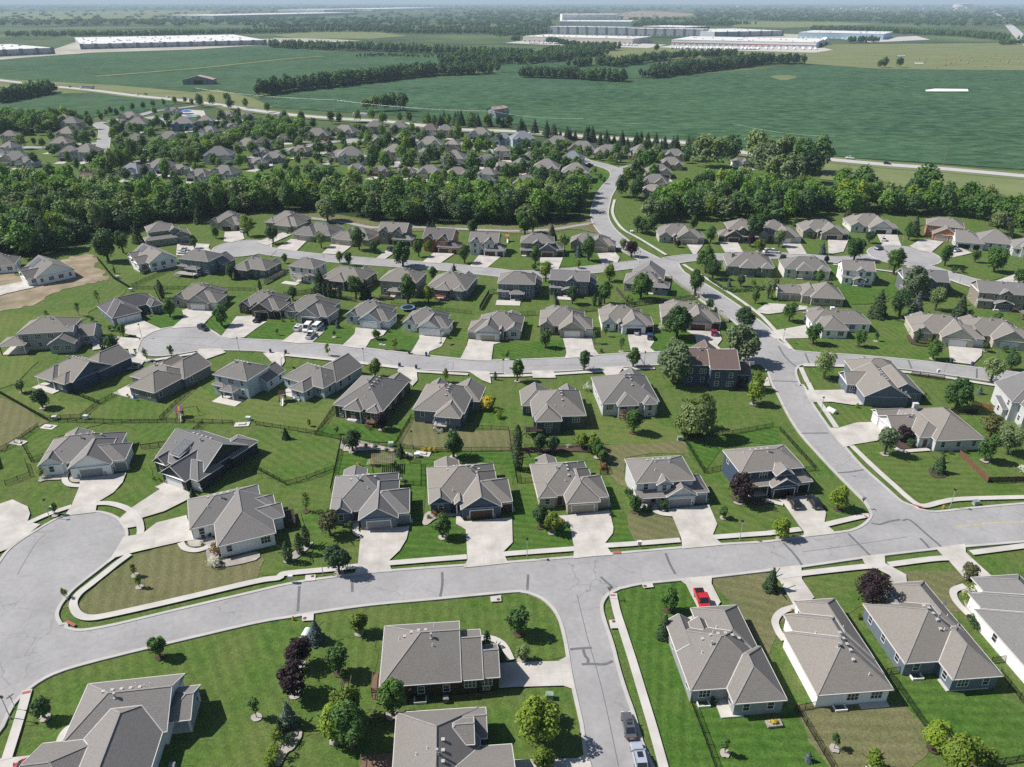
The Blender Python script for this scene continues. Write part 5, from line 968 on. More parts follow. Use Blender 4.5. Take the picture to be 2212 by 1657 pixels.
# ------------------------------------------------------------------ trees
FOL = {'R': foliage('leaf_green', (0.040, 0.101, 0.025), (0.101, 0.198, 0.048)), 'D': foliage('leaf_dark', (0.029, 0.069, 0.029), (0.069, 0.133, 0.052)), 'Y': foliage('leaf_lime', (0.111, 0.189, 0.023), (0.215, 0.293, 0.039)), 'L': foliage('leaf_greygreen', (0.121, 0.186, 0.081), (0.231, 0.302, 0.142)),
 'P': foliage('leaf_purple', (0.023, 0.013, 0.018), (0.048, 0.028, 0.037), .15), 'B': foliage('needle_blue', (0.081, 0.127, 0.130), (0.163, 0.221, 0.227)), 'C': foliage('needle_green', (0.028, 0.065, 0.031), (0.065, 0.116, 0.053)), 'W': foliage('leaf_willow', (0.111, 0.169, 0.058), (0.202, 0.254, 0.111)), 'F': foliage('leaf_yellow', (0.420, 0.340, 0.030), (0.620, 0.500, 0.060), .1), 'O': foliage('grass_orange', (0.200, 0.110, 0.040), (0.340, 0.210, 0.080)), 'N': foliage('leaf_white', (0.450, 0.460, 0.400), (0.700, 0.700, 0.640), .1), 'M': foliage('leaf_olive', (0.085, 0.101, 0.040), (0.147, 0.155, 0.070)), 'G': foliage('leaf_forest', (0.064, 0.144, 0.030), (0.153, 0.274, 0.064), .38), 'H': foliage('leaf_woods', (0.046, 0.106, 0.041), (0.106, 0.190, 0.069), .25)}
def leaf_mesh(name, C, N, S, mats, rng, trunk=None, flat=.0):
    n = len(C); N = N / np.maximum(1e-6, np.linalg.norm(N, axis=1, keepdims=True))
    a = rng.normal(size=(n, 3)); U = np.cross(N, a); U /= np.maximum(1e-6, np.linalg.norm(U, axis=1, keepdims=True)); V = np.cross(N, U)
    S = S[:, None]; q = np.stack([C - U * S * .5 - V * S * .35, C + U * S * .1 - V * S * .55, C + U * S * .55 + V * S * .1, C - U * S * .05 + V * S * .55], 1).reshape(-1, 3)
    me = bpy.data.meshes.new(name); me.vertices.add(4 * n); me.vertices.foreach_set('co', q.ravel()); me.loops.add(4 * n); me.loops.foreach_set('vertex_index', np.arange(4 * n)); me.polygons.add(n); me.polygons.foreach_set('loop_start', np.arange(0, 4 * n, 4)); 
    for m in mats: me.materials.append(m)
    me.update(calc_edges=True); me.validate(); return me
def sph(rng, n):
    d = rng.normal(size=(n, 3)); return d / np.linalg.norm(d, axis=1, keepdims=True)
def crown_pts(seed, kind, n):
    """unit crown: width 2 (radius 1), z 0..1 for the foliage"""
    r = np.random.default_rng(seed)
    if kind == 'cone':
        z = 1 - np.sqrt(r.random(n)) ; z = np.clip(z, 0, 1); tier = (np.floor(z * 9) + .25 * r.random(n)) / 9; z = .5 * z + .5 * tier
        R = (1 - z) * (.80 + .2 * r.random(n)); a = r.random(n) * 6.283; R *= 1 + .16 * np.sin(a * 5 + z * 20)
        C = np.stack([R * np.cos(a), R * np.sin(a), z], 1); N = np.stack([np.cos(a), np.sin(a), np.full(n, .75)], 1) + r.normal(size=(n, 3)) * .4; return C, N
    if kind == 'column':
        z = r.random(n); R = .8 * np.sin(np.pi * (z * .86 + .12)) ** .6 * (.8 + .25 * r.random(n)); a = r.random(n) * 6.283
        return np.stack([R * np.cos(a), R * np.sin(a), z], 1), np.stack([np.cos(a), np.sin(a), np.full(n, .5)], 1) + r.normal(size=(n, 3)) * .4
    if kind == 'willow':
        a = r.random(n) * 6.283; k = r.integers(0, 40, n); ka = k * 2.39996; kr = .25 + .7 * ((k * .618) % 1); t = r.random(n)
        R = kr * (.75 + .35 * t); z = (1 - .45 * kr ** 2) * (1 - t * (.25 + .75 * kr)); z = np.maximum(z, .03 + .1 * r.random(n))
        C = np.stack([R * np.cos(ka) + r.normal(size=n) * .07, R * np.sin(ka) + r.normal(size=n) * .07, z], 1)
        return C, np.stack([np.cos(ka), np.sin(ka), .6 - t * .5], 1) + r.normal(size=(n, 3)) * .35
    nb = {'round': 22, 'thin': 12, 'shrub': 9, 'broad': 30}[kind]
    d = sph(r, nb); d[:, 2] *= .95; rr = .62 * r.random(nb) ** .4
    bc = d * rr[:, None] * np.array([1, 1, .5]) + np.array([0, 0, .5]); br = (.26 + .2 * r.random(nb)) * {'round': 1, 'thin': .75, 'shrub': 1.15, 'broad': .86}[kind]
    taper = 1 - .45 * np.clip(bc[:, 2] - .5, 0, 1); bc[:, :2] *= taper[:, None]
    k = r.integers(0, nb, n); dd = sph(r, n); dd[:, 2] = np.where(r.random(n) < .72, np.abs(dd[:, 2]), dd[:, 2])
    rad_ = br[k] * (.72 + .36 * r.random(n)); C = bc[k] + dd * rad_[:, None] * np.array([1, 1, .62])
    N = dd + r.normal(size=(n, 3)) * .42; N[:, 2] += .25
    C[:, 2] = (C[:, 2] - C[:, 2].min()) / (C[:, 2].max() - C[:, 2].min()); return C, N
def trunk_mesh(seed, name='trunk'):
    r = random.Random(seed); m = MB(); m.cyl(0, 0, -.05, .5, .05, .032, 7)
    for k in range(6):
        a = r.uniform(0, 6.283); z = r.uniform(.25, .5); l = r.uniform(.25, .5); m.tube([(0, 0, z), (math.cos(a) * l * .5, math.sin(a) * l * .5, z + l * .35), (math.cos(a) * l, math.sin(a) * l, z + l * .6)], .016, 5)
    return m.mesh(name, BARK)
# kind: (crown form, leaf material, leaf count, leaf size in metres, trunk share of the height, usual width / height)
KIND = {'R': ('round', 'R', 4200, .40, .16, .72), 'D': ('round', 'D', 4200, .40, .12, .85), 'Y': ('round', 'Y', 3600, .39, .14, .75), 'L': ('round', 'L', 3600, .38, .14, .85), 'P': ('round', 'P', 4000, .38, .10, .85), 'B': ('cone', 'B', 1900, .42, .04, .58), 'C': ('cone', 'C', 1900, .48, .05, .56), 'K': ('column', 'C', 1000, .36, .02, .42), 'S': ('thin', 'R', 420, .34, .26, .62), 'T': ('thin', 'Y', 420, .34, .22, .65), 'W': ('willow', 'W', 6500, .46, .03, 1.12),
 'H': ('shrub', 'D', 420, .30, .0, 1.25), 'I': ('shrub', 'Y', 420, .30, .0, 1.25), 'F': ('shrub', 'F', 420, .34, .0, 1.2), 'O': ('shrub', 'O', 300, .34, .0, 1.4), 'N': ('shrub', 'N', 300, .28, .0, 1.2), 'M': ('round', 'M', 2200, .5, .12, .9), 'Q': ('broad', 'R', 6500, .50, .14, .85), 'X': ('broad', 'L', 6500, .50, .12, .9), 'Z': ('shrub', 'P', 420, .3, 0, 1.1)}
WORD = {'R': ('green tree', 'tree'), 'D': ('dark green tree', 'tree'), 'Y': ('lime green tree', 'tree'), 'L': ('grey-green tree', 'tree'), 'P': ('purple-leaved tree', 'tree'), 'B': ('blue spruce', 'spruce'), 'C': ('dark conifer', 'conifer'), 'K': ('columnar evergreen', 'evergreen'), 'S': ('thin young tree', 'sapling'), 'T': ('thin lime sapling', 'sapling'), 'W': ('weeping willow', 'willow'), 'H': ('dark green shrub', 'shrub'), 'I': ('lime green shrub', 'shrub'), 'F': ('bright yellow shrub', 'shrub'), 'O': ('orange-brown grass clump', 'shrub'), 'N': ('white-flowering shrub', 'shrub'), 'M': ('olive tree crown', 'tree'), 'Q': ('large broad tree', 'tree'), 'X': ('large grey-green tree', 'tree'), 'Z': ('purple shrub', 'shrub')}
WORD['M'] = ('olive-brown tree', 'tree')
NAME = {'tree': 'yard_tree', 'spruce': 'blue_spruce', 'conifer': 'conifer', 'evergreen': 'columnar_evergreen', 'sapling': 'young_tree', 'willow': 'willow_tree', 'shrub': 'garden_shrub'}
PROTO = {}
def proto(k, v, hb):
    """crown mesh for kind k, variant v, height class hb (metres): leaves keep their real size"""
    key = (k, v, hb)
    if key not in PROTO:
        form, mt, n, ls, tr, wr = KIND[k]; n = int(n * min(1.0, max(.3, (hb / 9.0) ** 1.3))) if k not in 'STHIFONZ' else n
        C, N = crown_pts(sum(map(ord, k)) * 31 + v, form, n); r = np.random.default_rng(v)
        C = C * np.array([hb * wr / 2, hb * wr / 2, hb * (1 - tr)]) + np.array([0, 0, hb * tr])
        S = ls * (.75 + .5 * r.random(len(C))) * min(1.15, (hb / 8.0) ** .35)
        PROTO[key] = leaf_mesh('crown', C, N, S, [FOL[mt]], r)
    return PROTO[key]
TRK = [trunk_mesh(i) for i in range(3)]
TREES = []
rt = random.Random(11)
TD = '''e0 R1385,710,4.6 R390,1235,4.6 T565,200,2.6 T1205,108,3
e1 S5,1232,4.2 Y890,505,4.8 P385,775,6.2 P330,1035,7 R720,850,6.8 S765,935,3 Y800,1270,8 R830,1500,9.5 Y690,1420,7.5 R1180,1210,7.4 B525,570,5.2 B290,1285,5.2 K1995,615,3.6 H1945,625,1.4 I190,1440,2.6 I190,1560,2.8 I150,1650,2.6 H300,1450,2 K215,1375,3 H270,1340,1.8 H2110,740,1.4
e2 R55,510,6.4 L85,735,3.6 Y215,1440,9.4 M330,1255,4 Y270,1680,5 R1345,305,5.2 C1310,530,5.4 F1270,530,1.3 S1835,1540,3.6 H1740,1110,1.3 I1600,440,1
e3 C20,125,5.6 P860,285,8.6 O215,340,1.3 H150,380,1 H155,410,1 I1775,150,3 I1700,200,1.8 I1740,240,1.8 I1765,300,1.4 H1745,415,2 H1785,465,2 M1730,50,4 S570,1500,3.4 B345,1600,2 Y1420,1500,6 Y1600,1720,8.4 Y1850,1680,5 Y890,1690,4.4 I775,370,1.2
c0 D370,215,6 L190,80,4.2 S480,1140,3.4 C1668,985,2.8 T365,815,2.8 H1755,1340,1 H1815,1325,1 O1845,1480,3 N1845,1575,2.6 H1905,1560,1.2 I1330,830,.9 I1375,840,.9 I1745,1395,.9 C2470,480,3.5 K278,100,1.5 T1165,1660,3
c1 P1085,400,5.2 D835,590,6.4 C1250,630,4 R1705,640,7.6 H955,560,1.6 H1030,570,1.5 H1130,600,1.6 H1200,610,1.6 H1300,650,1.5 F1975,222,4.2 T435,1105,5 T458,372,2.2 M640,1310,6.6 K440,1405,5.2 K385,1470,5.2 K283,1540,5.2 D720,1640,6.6 R1610,1330,6 O1545,1145,1.6 O1600,1135,1.6 I1490,1165,1 F890,720,1.4 F1020,710,1.8 N980,700,1.4 I1185,730,2.2 H1225,760,1.6 N1255,850,1.4 H815,1250,2 F1455,590,1.4 F1500,590,1.4 F1545,590,1.4 S700,440,2.4 I2090,290,2.4 H1250,840,1.6 N1600,420,1.2 N1680,425,1.2 H1740,400,1.6
c2 K50,740,8 K50,570,7 D235,600,5.2 D350,600,5 Y600,565,5 Y695,570,4.8 R735,640,5 R785,690,4 O780,740,1.8 R1047,430,7.4 W1605,455,12 Y2080,180,7.6 D245,1245,5.4 Y345,1290,5.4 H480,1235,1.4 O430,1210,1.2 R1055,1110,4.4 H1005,980,2.4 D1305,1090,2.8 H1190,1090,1.6 H1135,1095,1.6 P1955,1030,7.8 R1820,1165,3.4 H860,1145,1.2 N490,555,1.4 I1530,445,1.6 I2170,935,3 H680,600,2
c3 L1005,615,7.6 P1165,505,4.8 H1225,545,2.4 I770,210,1.4 Q1620,215,9.4 B1820,90,2.8 M2010,165,6.5 M1905,490,7.4 R1868,670,7.4 L2060,610,8.4 C1470,770,5.4 Y600,1090,6.4 Y105,1345,5.6 N1990,300,1.6 H2170,430,1.4 N655,35,2 H1500,620,1.2 H1570,610,1.2 H1700,600,1.2 N2190,790,3 H20,960,3 I1340,465,.8
b0 Q935,525,14 R1065,455,10 C1195,370,9.6 K990,630,2.8 K1385,800,5.2 K1405,845,6 S685,1000,5.2 S855,900,5.4 I400,985,1.6 R1470,1010,7 R1915,1085,7.8 K893,1300,4.6 R985,1345,7.6 R1065,1175,4.6 S1272,1390,5 S1485,1372,4.6 H1170,1455,2 H955,1125,2 H1000,1125,2 R1680,420,4.8 R1865,330,5.6 Y2140,310,10.5 C1720,200,10 H800,1050,1.8 H1010,1240,1 D2000,680,6 H1290,1000,1.4 H1340,990,1.4
b1 X620,185,13.5 D150,375,8 L565,410,7 R890,430,11 D1020,455,5.6 Y725,545,5.4 R800,565,6 Q1270,580,11.5 R1405,490,7.6 Y1500,445,6.4 R1800,545,8.6 C1710,615,3.6 C560,790,10 K600,830,5.6 K640,840,5.6 K680,840,5.6 K725,850,5 R865,850,9.5 C950,850,8 R1310,890,11.5 Y1490,885,7 P1425,740,6.4 R1530,685,5.6 D320,865,5.6 K40,790,4.6 C1490,260,5 C1530,260,5.4 R1870,305,8 T625,1345,4.4 Y1040,1205,4 S675,1185,2.6 S190,1165,2.6 T1200,1295,4.4 Y1030,1525,6.2 I230,1050,1.4 I290,1045,1.6 I345,1045,1.6 T1640,1570,4.6 K2065,1550,2.6 S2170,1375,3.2 H1655,1195,2 O2150,1225,1.6 B705,1105,3.4 R250,545,4.4 H1140,1140,1.6
b2 Q110,300,11.5 Y180,280,8 C345,340,8 R200,555,8 D190,610,3 Y290,705,9 Y570,590,4 R660,525,11.5 B575,490,6.6 L445,440,8 P1030,490,7.4 L960,430,5.4 D1080,280,8 D1120,290,7.6 D1170,300,7.6 R1225,265,9 R1560,255,7 P1430,410,3.6 R1712,370,8.4 Q1665,625,11.5 D1730,680,8.4 Q2090,350,13 P2055,400,6 Y2130,475,7.6 R1575,830,10.5 Y840,700,7.4 Q1110,860,10.5 D520,895,7 R795,890,9 K710,910,4.6 K760,910,4.6 I1000,890,3.4 Q1420,1195,11.5 D2000,1145,9.6 X1390,1580,13.5 X1960,1410,13.5 D1620,1405,8 S940,1310,5 R620,1470,6.4 R1043,1440,6.6 R290,1275,6.4 S712,1240,4.6 R45,1565,7 R1700,955,4.6 N1285,1120,2.4 S808,1180,3.6 H770,1315,1.4 Y2110,1640,6 R2095,890,5.4 L2209,850,7.4 D1970,745,5 B1870,745,3.6 I2080,745,3 N650,1640,2.6 H450,490,2 H840,650,1.8 H1380,380,1.4
b3 L90,405,8 B465,465,6 Q740,520,10.5 D870,370,5.6 R1210,345,8.6 C1255,310,10.5 R1080,640,11.5 M680,185,5.6 C230,225,5 W1970,300,11.5 R1520,570,9.4 H1600,630,3 Z1670,630,2.4 R1780,540,5.6 Q1945,620,10.5 D120,565,5 P500,545,3.4 R440,715,5.4 M60,750,4 X1260,840,12.5 C940,1010,11 D1130,1005,10 B1270,985,9.4 L1440,950,9 C1650,1000,8.6 R180,1045,7.4 R385,1245,7.6 R780,1265,6 S925,1220,3.6 R1420,1375,6.8 K1280,1230,5 I1390,1240,2 D1870,1305,3.2 R1960,1095,5.6 N1220,1080,4 L480,1535,9.4 Z640,1560,2.6 L1920,1570,7.8 D2090,1465,5.6 H2040,1310,2.4 H2120,1315,2 R2150,740,7.4 H360,330,3 H340,320,3 N1230,1150,2.4 L1740,1010,3 N1950,1240,3 H30,860,1.6'''
def reg_tree(k, P, h):
    TREES.append([k, P, h])
for line in TD.split('\n'):
    t, *rest = line.split()
    for q in rest:
        a = q[1:].split(','); reg_tree(q[0], G(t, float(a[0]), float(a[1])), float(a[2]))
near = [(h[0], h[1], h[2], proj(h[1], h[2], 2), h[3]) for h in HOUSES[:NEARN]]
lab = {}
for T in TREES:
    k, P, h = T; best = min(near, key=lambda q: math.hypot(q[1] - P[0], q[2] - P[1])); a = proj(*P); b = best[3]
    sc = FL / (P[1] * CP + HC * SP); dx = (a[0] - b[0]) / sc; dy = P[1] - best[2]
    rel = 'left of' if dx < -9 else 'right of' if dx > 9 else ('in front of' if dy < -6 else 'behind' if dy > 6 else 'beside')
    size = '' if k in 'HIFONZSTQXW' else ('small ' if h < 4.8 else 'tall ' if h > 8.5 else '')
    lab.setdefault('%s%s %s %s' % (size, WORD[k][0], rel, best[0]), []).append(T)
for s, L in lab.items():
    L.sort(key=lambda T: proj(*T[1])[0]); n = len(L)
    for i, T in enumerate(L):
        w = '' if n == 1 else (('left of two' if i == 0 else 'right of two') if n == 2 else ('leftmost of %s' % ['three', 'four', 'five', 'six', 'seven', 'eight'][min(5, n - 3)] if i == 0 else 'rightmost of the group' if i == n - 1 else '%s from left' % ORD[i]))
        T.append(s + (', ' + w if w else ''))
for k, P, h, lb in TREES:
    hb = 2 if h < 2.6 else 4 if h < 5 else 7 if h < 8.2 else 11
    if k in 'HIFONZ': hb = 2
    v = rt.randint(0, 2); f = h / hb; cat = WORD[k][1]
    r = tag(empty(NAME[cat], (P[0], P[1], -.05), rt.uniform(0, 6.28)), lb, cat, {'shrub': 'garden shrubs', 'sapling': 'young street trees'}.get(cat, 'yard trees'))
    w = f * rt.uniform(.92, 1.08)
    link('crown', proto(k, v, hb), r, sc=(w, w, f))
    if P[1] < 230 and k in 'RYSTLDP' and 2.4 < h < 8.2:
        rg = MB(); rr_ = .55 + .07 * h; q = [(P[0] + rr_ * math.cos(6.283 * j / 11) * rt.uniform(.85, 1.15), P[1] + rr_ * math.sin(6.283 * j / 11) * rt.uniform(.85, 1.15), .14) for j in range(11)]; rg.face(q)
        tag(rg.build('mulch_ring', MULCH if rt.random() < .6 else MUL2), 'small round mulch ring at the foot of a yard tree', 'mulch ring', 'mulch rings under yard trees', 'structure')
    if KIND[k][4] > 0: link('trunk', TRK[v], r, sc=(h * (.36 if k in 'ST' else .9), h * (.36 if k in 'ST' else .9), h * (.8 if k in 'ST' else 1)))
# --- forest: single trees where they show largest, the rest as one mass
FP = []
for i in range(14):
    r = np.random.default_rng(100 + i); form = 'round' if i % 3 else 'broad'; n = 1150
    C, N = crown_pts(300 + i, form, n); C = C * np.array([6.2, 6.2, 13.5]) + np.array([0, 0, 1.5])
    mt = ['G', 'G', 'H', 'G', 'R', 'L', 'Y', 'G', 'H', 'G', 'D', 'G', 'R', 'W'][i]
    S = .95 * (.6 + .8 * r.random(n))
    FP.append((leaf_mesh('forest_crown', C, N, S, [FOL[mt]], r), mt))
FW = {'G': 'leafy mid-green tree', 'H': 'dark bluish green tree', 'R': 'deep green tree', 'L': 'grey-green tree', 'Y': 'bright yellow-green tree', 'D': 'very dark tree', 'W': 'pale yellow-green tree'}
def mass(name, items, label, kind='stuff', cat='wood', stride=2):
    """many crowns joined into ONE mesh; items: (x, y, width scale, height scale, proto index)"""
    co, mi, mats = [], [], []
    rr = np.random.default_rng(len(items))
    for x, y, w, h, p in items:
        me, mt = FP[p]; n = len(me.vertices)
        if p not in mass.cache:
            a = np.empty(n * 3); me.vertices.foreach_get('co', a); mass.cache[p] = a.reshape(-1, 4, 3)
        q = mass.cache[p]
        q = q[::12] if w < 0 else q[::stride]
        t = rr.random() * 6.283; c, s = math.cos(t), math.sin(t)
        if w < 0 or stride > 1: cm = q.mean(1, keepdims=True); q = cm + (q - cm) * (2.2 if w < 0 else stride ** .5)
        sx = abs(w); X = q[..., 0] * c - q[..., 1] * s; Y = q[..., 0] * s + q[..., 1] * c
        hh = h if w > 0 else 1.25
        co.append(np.stack([X * sx + x, Y * sx + y, q[..., 2] * hh], -1).reshape(-1, 3))
        if mt not in mats: mats.append(mt)
        mi.append(np.full(len(q), mats.index(mt), np.int32))
    co = np.concatenate(co); mi = np.concatenate(mi); nq = len(mi)
    me = bpy.data.meshes.new(name); me.vertices.add(4 * nq); me.vertices.foreach_set('co', co.ravel()); me.loops.add(4 * nq); me.loops.foreach_set('vertex_index', np.arange(4 * nq)); me.polygons.add(nq); me.polygons.foreach_set('loop_start', np.arange(0, 4 * nq, 4)); me.polygons.foreach_set('material_index', mi)
    for m in mats: me.materials.append(FOL[m])
    me.update(calc_edges=True); o = link(name, me); return tag(o, label, cat, kind=kind)
mass.cache = {}
AREAS = [('behind the cul-de-sac rows', 'b0 -400,560 0,505 420,478 720,385 800,310 1300,215 1600,180 1750,165 2209,105 b1 500,95 760,130 1200,205 1850,205 2209,210 b2 290,205 560,170 610,90 610,10 a2 520,1060 300,1110 a1 2209,1110 1700,1085 1300,1090 1000,1060 700,980 400,1030 0,1040 a0 2209,1100 1700,1085 1300,1060 1000,1085 850,1050 600,1010 300,990 0,980 -500,1000'),
 ('right of the bending road', 'b2 1060,130 1180,195 1290,195 1750,185 2209,185 b3 230,180 700,150 900,115 1200,150 1700,150 1900,200 2300,340 2300,190 1700,70 1300,15 900,30 500,40 0,0 a2 2000,1040 1800,990 1560,1030 b2 1380,50 1220,100'),
 ('at the left field edge', 'a0 -300,470 0,440 200,420 450,400 650,400 640,470 420,490 200,520 0,530 -300,560'),
 ('between the far houses, left', 'a0 1290,700 1330,620 1700,610 2000,560 2180,470 a1 150,430 300,440 420,470 300,520 0,600 a0 1900,660 1700,740 1400,760'), ('beside the creek at far left', 'a0 840,880 1000,730 1150,720 1170,780 1010,870')]
rf = random.Random(3); cand = []
for nm, P, in AREAS:
    Q = pts(P); xs = [p[0] for p in Q]; ys = [p[1] for p in Q]; step = 7.6
    y = min(ys)
    while y < max(ys):
        x = min(xs)
        while x < max(xs):
            p = (x + rf.uniform(-3, 3), y + rf.uniform(-3, 3))
            if inside(p, Q) and not any(inside(p, w) for h in HOUSES if math.hypot(h[1] - p[0], h[2] - p[1]) < 30 for w in h[3]) and not any(inside(p, R) for R in polys if abs(R[0][0] - p[0]) < 400): cand.append((p, nm))
            x += step
        y += step
cand.sort(key=lambda q: q[0][1] + .0 * q[0][0])
print('forest trees', len(cand))
NF = 240; idx = set(range(0, min(NF, len(cand))))
rest = []
for i, (p, nm) in enumerate(cand):
    k = rf.randrange(14); w, h = rf.uniform(.66, 1.25), rf.uniform(.64, 1.14) * (.68 if 'far houses' in nm else 1)
    if i < NF:
        me, mt = FP[k]; o = link('forest_tree', me, None, (p[0], p[1], 0), rf.uniform(0, 6.28), (w, w, h)); tag(o, '%s packed in the wood %s' % (FW[mt], nm), 'forest tree', 'trees of the wood %s' % nm)
    else: rest.append((p[0], p[1], w, h, k))
mass('woodland', rest, 'dense leafy wood filling the belt behind the houses and creek', stride=1)
# far estate yard trees, one by one
EST = 'a0 240,520,9 340,520,10 430,490,9 700,450,13 780,470,14 640,560,12 200,640,13 760,640,16 880,400,9 855,360,8 750,370,8 920,360,8 960,345,9 1010,360,9 1060,330,9 1150,310,9 1240,300,9 1325,285,9 1420,270,9 1510,250,9 1600,245,8 1660,265,8 1000,590,14 1050,650,13 1245,650,13 1320,570,13 990,460,10 1370,460,13 1450,420,12 1340,350,9 1560,380,7 1780,480,10 1730,280,15 1830,270,14 1990,300,16 2120,290,12 1920,410,13 2060,400,14 1650,790,14 1540,770,12 1430,890,14 880,980,14 1100,920,10 1260,900,10 1850,790,10 2070,720,12 2170,700,12 2080,810,11 1700,860,9 300,790,11'
ES2 = 'a1 100,330,11 250,420,13 400,430,14 500,480,12 650,420,13 720,420,11 880,410,13 1000,400,12 1100,440,14 1240,410,10 1320,410,12 940,530,10 1090,530,11 1350,520,11 1660,440,12 1750,460,12 1480,430,11 1540,440,11 1870,460,15 1990,440,13 2090,450,11 2180,470,14 1740,560,14 1580,580,9 310,590,15 400,570,11 540,700,14 640,690,12 740,610,14 100,690,13 220,690,13 480,590,9 970,620,14 1140,630,14 1080,670,13 1300,690,15 1010,830,18 1110,850,16 1260,760,14 1310,860,16 1450,850,16 1500,760,14 1680,860,16 1880,860,17 1930,700,14 1990,690,13 1820,700,16 2100,600,10 2020,860,13 2170,930,14 1000,700,12 850,680,10 1290,620,16 1960,590,8'
ES3 = 'a2 40,740,14 130,640,9 220,660,9 200,790,14 250,800,10 370,720,10 380,800,13 450,840,12 260,1000,16 340,960,11 90,870,13 540,1040,14 560,1020,17 610,1060,15 660,720,9 820,740,9 900,720,12 990,700,9 1150,700,13 1180,830,17 1110,760,12 1250,720,12 1060,880,12 1000,960,14 940,1050,14 1080,1060,14 1500,760,10 760,910,5 790,940,5 710,860,6 1060,1079,12 20,930,12'
PN = 'a1 1480,420 1560,430 1690,430 1780,430 1860,440 2050,440 2180,450 a2 30,490 80,490 140,500 300,520 370,540 430,560 480,560 520,570 690,570 820,600 930,600 1000,600 1060,610 1110,615 1180,620 1330,640 1400,650 1470,660 1560,660 1600,670 1680,650 750,600 640,580'
n = 0; FARL = []
for s in (EST, ES2, ES3):
    t, *r_ = s.split(); z = {'a0': 'left', 'a1': 'middle', 'a2': 'right'}[t]
    for q in r_:
        a = [float(v) for v in q.split(',')]; FARL.append((z, G(t, a[0], a[1]), a[2], 0))
for zz, ar in (('left', 'a0 250,620 500,520 900,480 1200,420 1700,420 2209,380 2209,880 1500,940 900,960 600,900'), ('middle', 'a1 0,440 800,480 2209,560 2209,1000 1300,960 700,900 0,900'), ('right', 'a2 0,600 600,640 1300,700 1300,900 1000,1040 600,1079 0,1060')):
    Q = pts(ar); k_ = 0; xs = [p[0] for p in Q]; ys = [p[1] for p in Q]
    EXT = []; OPEN = pts('a2 600,740 1000,790 1010,1079 600,1079')
    while k_ < 130:
        p = (rf.uniform(min(xs), max(xs)), rf.uniform(min(ys), max(ys)))
        if not inside(p, Q) or any(inside(p, w) for h in HOUSES if math.hypot(h[1] - p[0], h[2] - p[1]) < 30 for w in h[3]) or any(inside(p, R) for R in polys if abs(R[0][0] - p[0]) < 500): continue
        if zz == 'right' and inside(p, OPEN): continue
        k_ += 1
        if k_ < 45: FARL.append((zz, p, rf.uniform(6.5, 11), 0))
        else: EXT.append((p[0], p[1], rf.uniform(.34, .62), rf.uniform(.34, .60), rf.randrange(14)))
    mass('woodland', EXT, 'leafy tree cover between the houses of the %s far estate' % zz, stride=2)
for p in pts(PN):
    for j in range(2): FARL.append(('roadside', (p[0] + rf.uniform(-7, 7), p[1] + rf.uniform(-5, 5)), rf.uniform(7, 13), 1))
for z, p, h, con in FARL:
    k = rf.randrange(14)
    if con: o = link('roadside_conifer', proto('C', rf.randint(0, 2), 11), None, (p[0], p[1], 0), rf.uniform(0, 6), (h / 11 * 1.1, h / 11 * 1.1, h / 11)); tag(o, 'dark spruce in the long row along the highway behind the far estate', 'conifer', 'conifer row along the highway')
    else:
        me, mt = FP[k]; f = h / 16.5; o = link('street_tree', me, None, (p[0], p[1], 0), rf.uniform(0, 6), (f * .95, f * .95, f)); tag(o, '%s between the houses of the %s far estate' % (FW[mt], z), 'street tree', 'trees of the %s far estate' % z)
# big lone trees by the highway
BT = [('a2 1640,790', 19, 5, 'large silvery tree left of the white cottage'), ('a2 1760,800', 18, 5, 'large silvery tree just left of the cottage shade'), ('a2 1880,760', 17, 2, 'large dark tree above the white cottage'), ('a2 1560,740', 14, 8, 'dark tree at the left end of the big highway trees'), ('a2 2090,800', 22, 5, 'very tall pale green tree right of the cottage'), ('a2 2170,870', 19, 5, 'tall green tree right of the cottage lawn'), ('a3 60,830', 20, 5, 'tall silvery tree above the creek wood'), ('a3 170,820', 20, 5, 'tall greyish tree in the highway clump'), ('a3 280,850', 20, 2, 'dark tall tree in the highway clump'), ('a3 420,840', 21, 8, 'dark tall tree at the right end of the highway clump'), ('a3 190,960', 17, 5, 'pale silvery round tree in front of the highway clump'), ('a3 330,930', 18, 10, 'very dark round tree in front of the highway clump'), ('a3 40,930', 15, 5, 'greyish round tree at the clearing'), ('a3 1340,1060', 18, 4, 'tall deep green tree on the meadow edge at right'), ('a3 800,1070', 17, 4, 'tall green tree at the left of the meadow edge'), ('a3 620,1060', 15, 3, 'round green tree beside the meadow edge wood'), ('f3 1000,585', 15, 2, 'wide dark tree pair standing in the pasture'), ('f3 960,585', 11, 2, 'lower dark tree beside the pasture tree pair'), ('f3 1130,585', 15, 10, 'single dark tree right of the pasture tree pair'), ('f2 1248,450', 16, 4, 'lone cone-like tree before the red striped warehouse'), ('a1 950,320', 12, 13, 'pale tree at the left of the field grove'), ('a1 1030,315', 14, 13, 'pale green tree in the field grove'), ('a1 1110,310', 15, 3, 'green tree in the field grove'), ('a1 1190,305', 16, 4, 'tall green tree in the field grove'), ('a1 1270,310', 16, 3, 'rightmost green tree in the field grove'), ('a0 1960,230', 9, 4, 'small round tree on the highway verge')]
for s, h, k, lb in BT:
    p = pts(s)[0]; f = h / 13.0; tag(link('large_tree', FP[k][0], None, (p[0], p[1], 0), rf.uniform(0, 6), (f * 1.12, f * 1.12, f)), lb, 'tree')
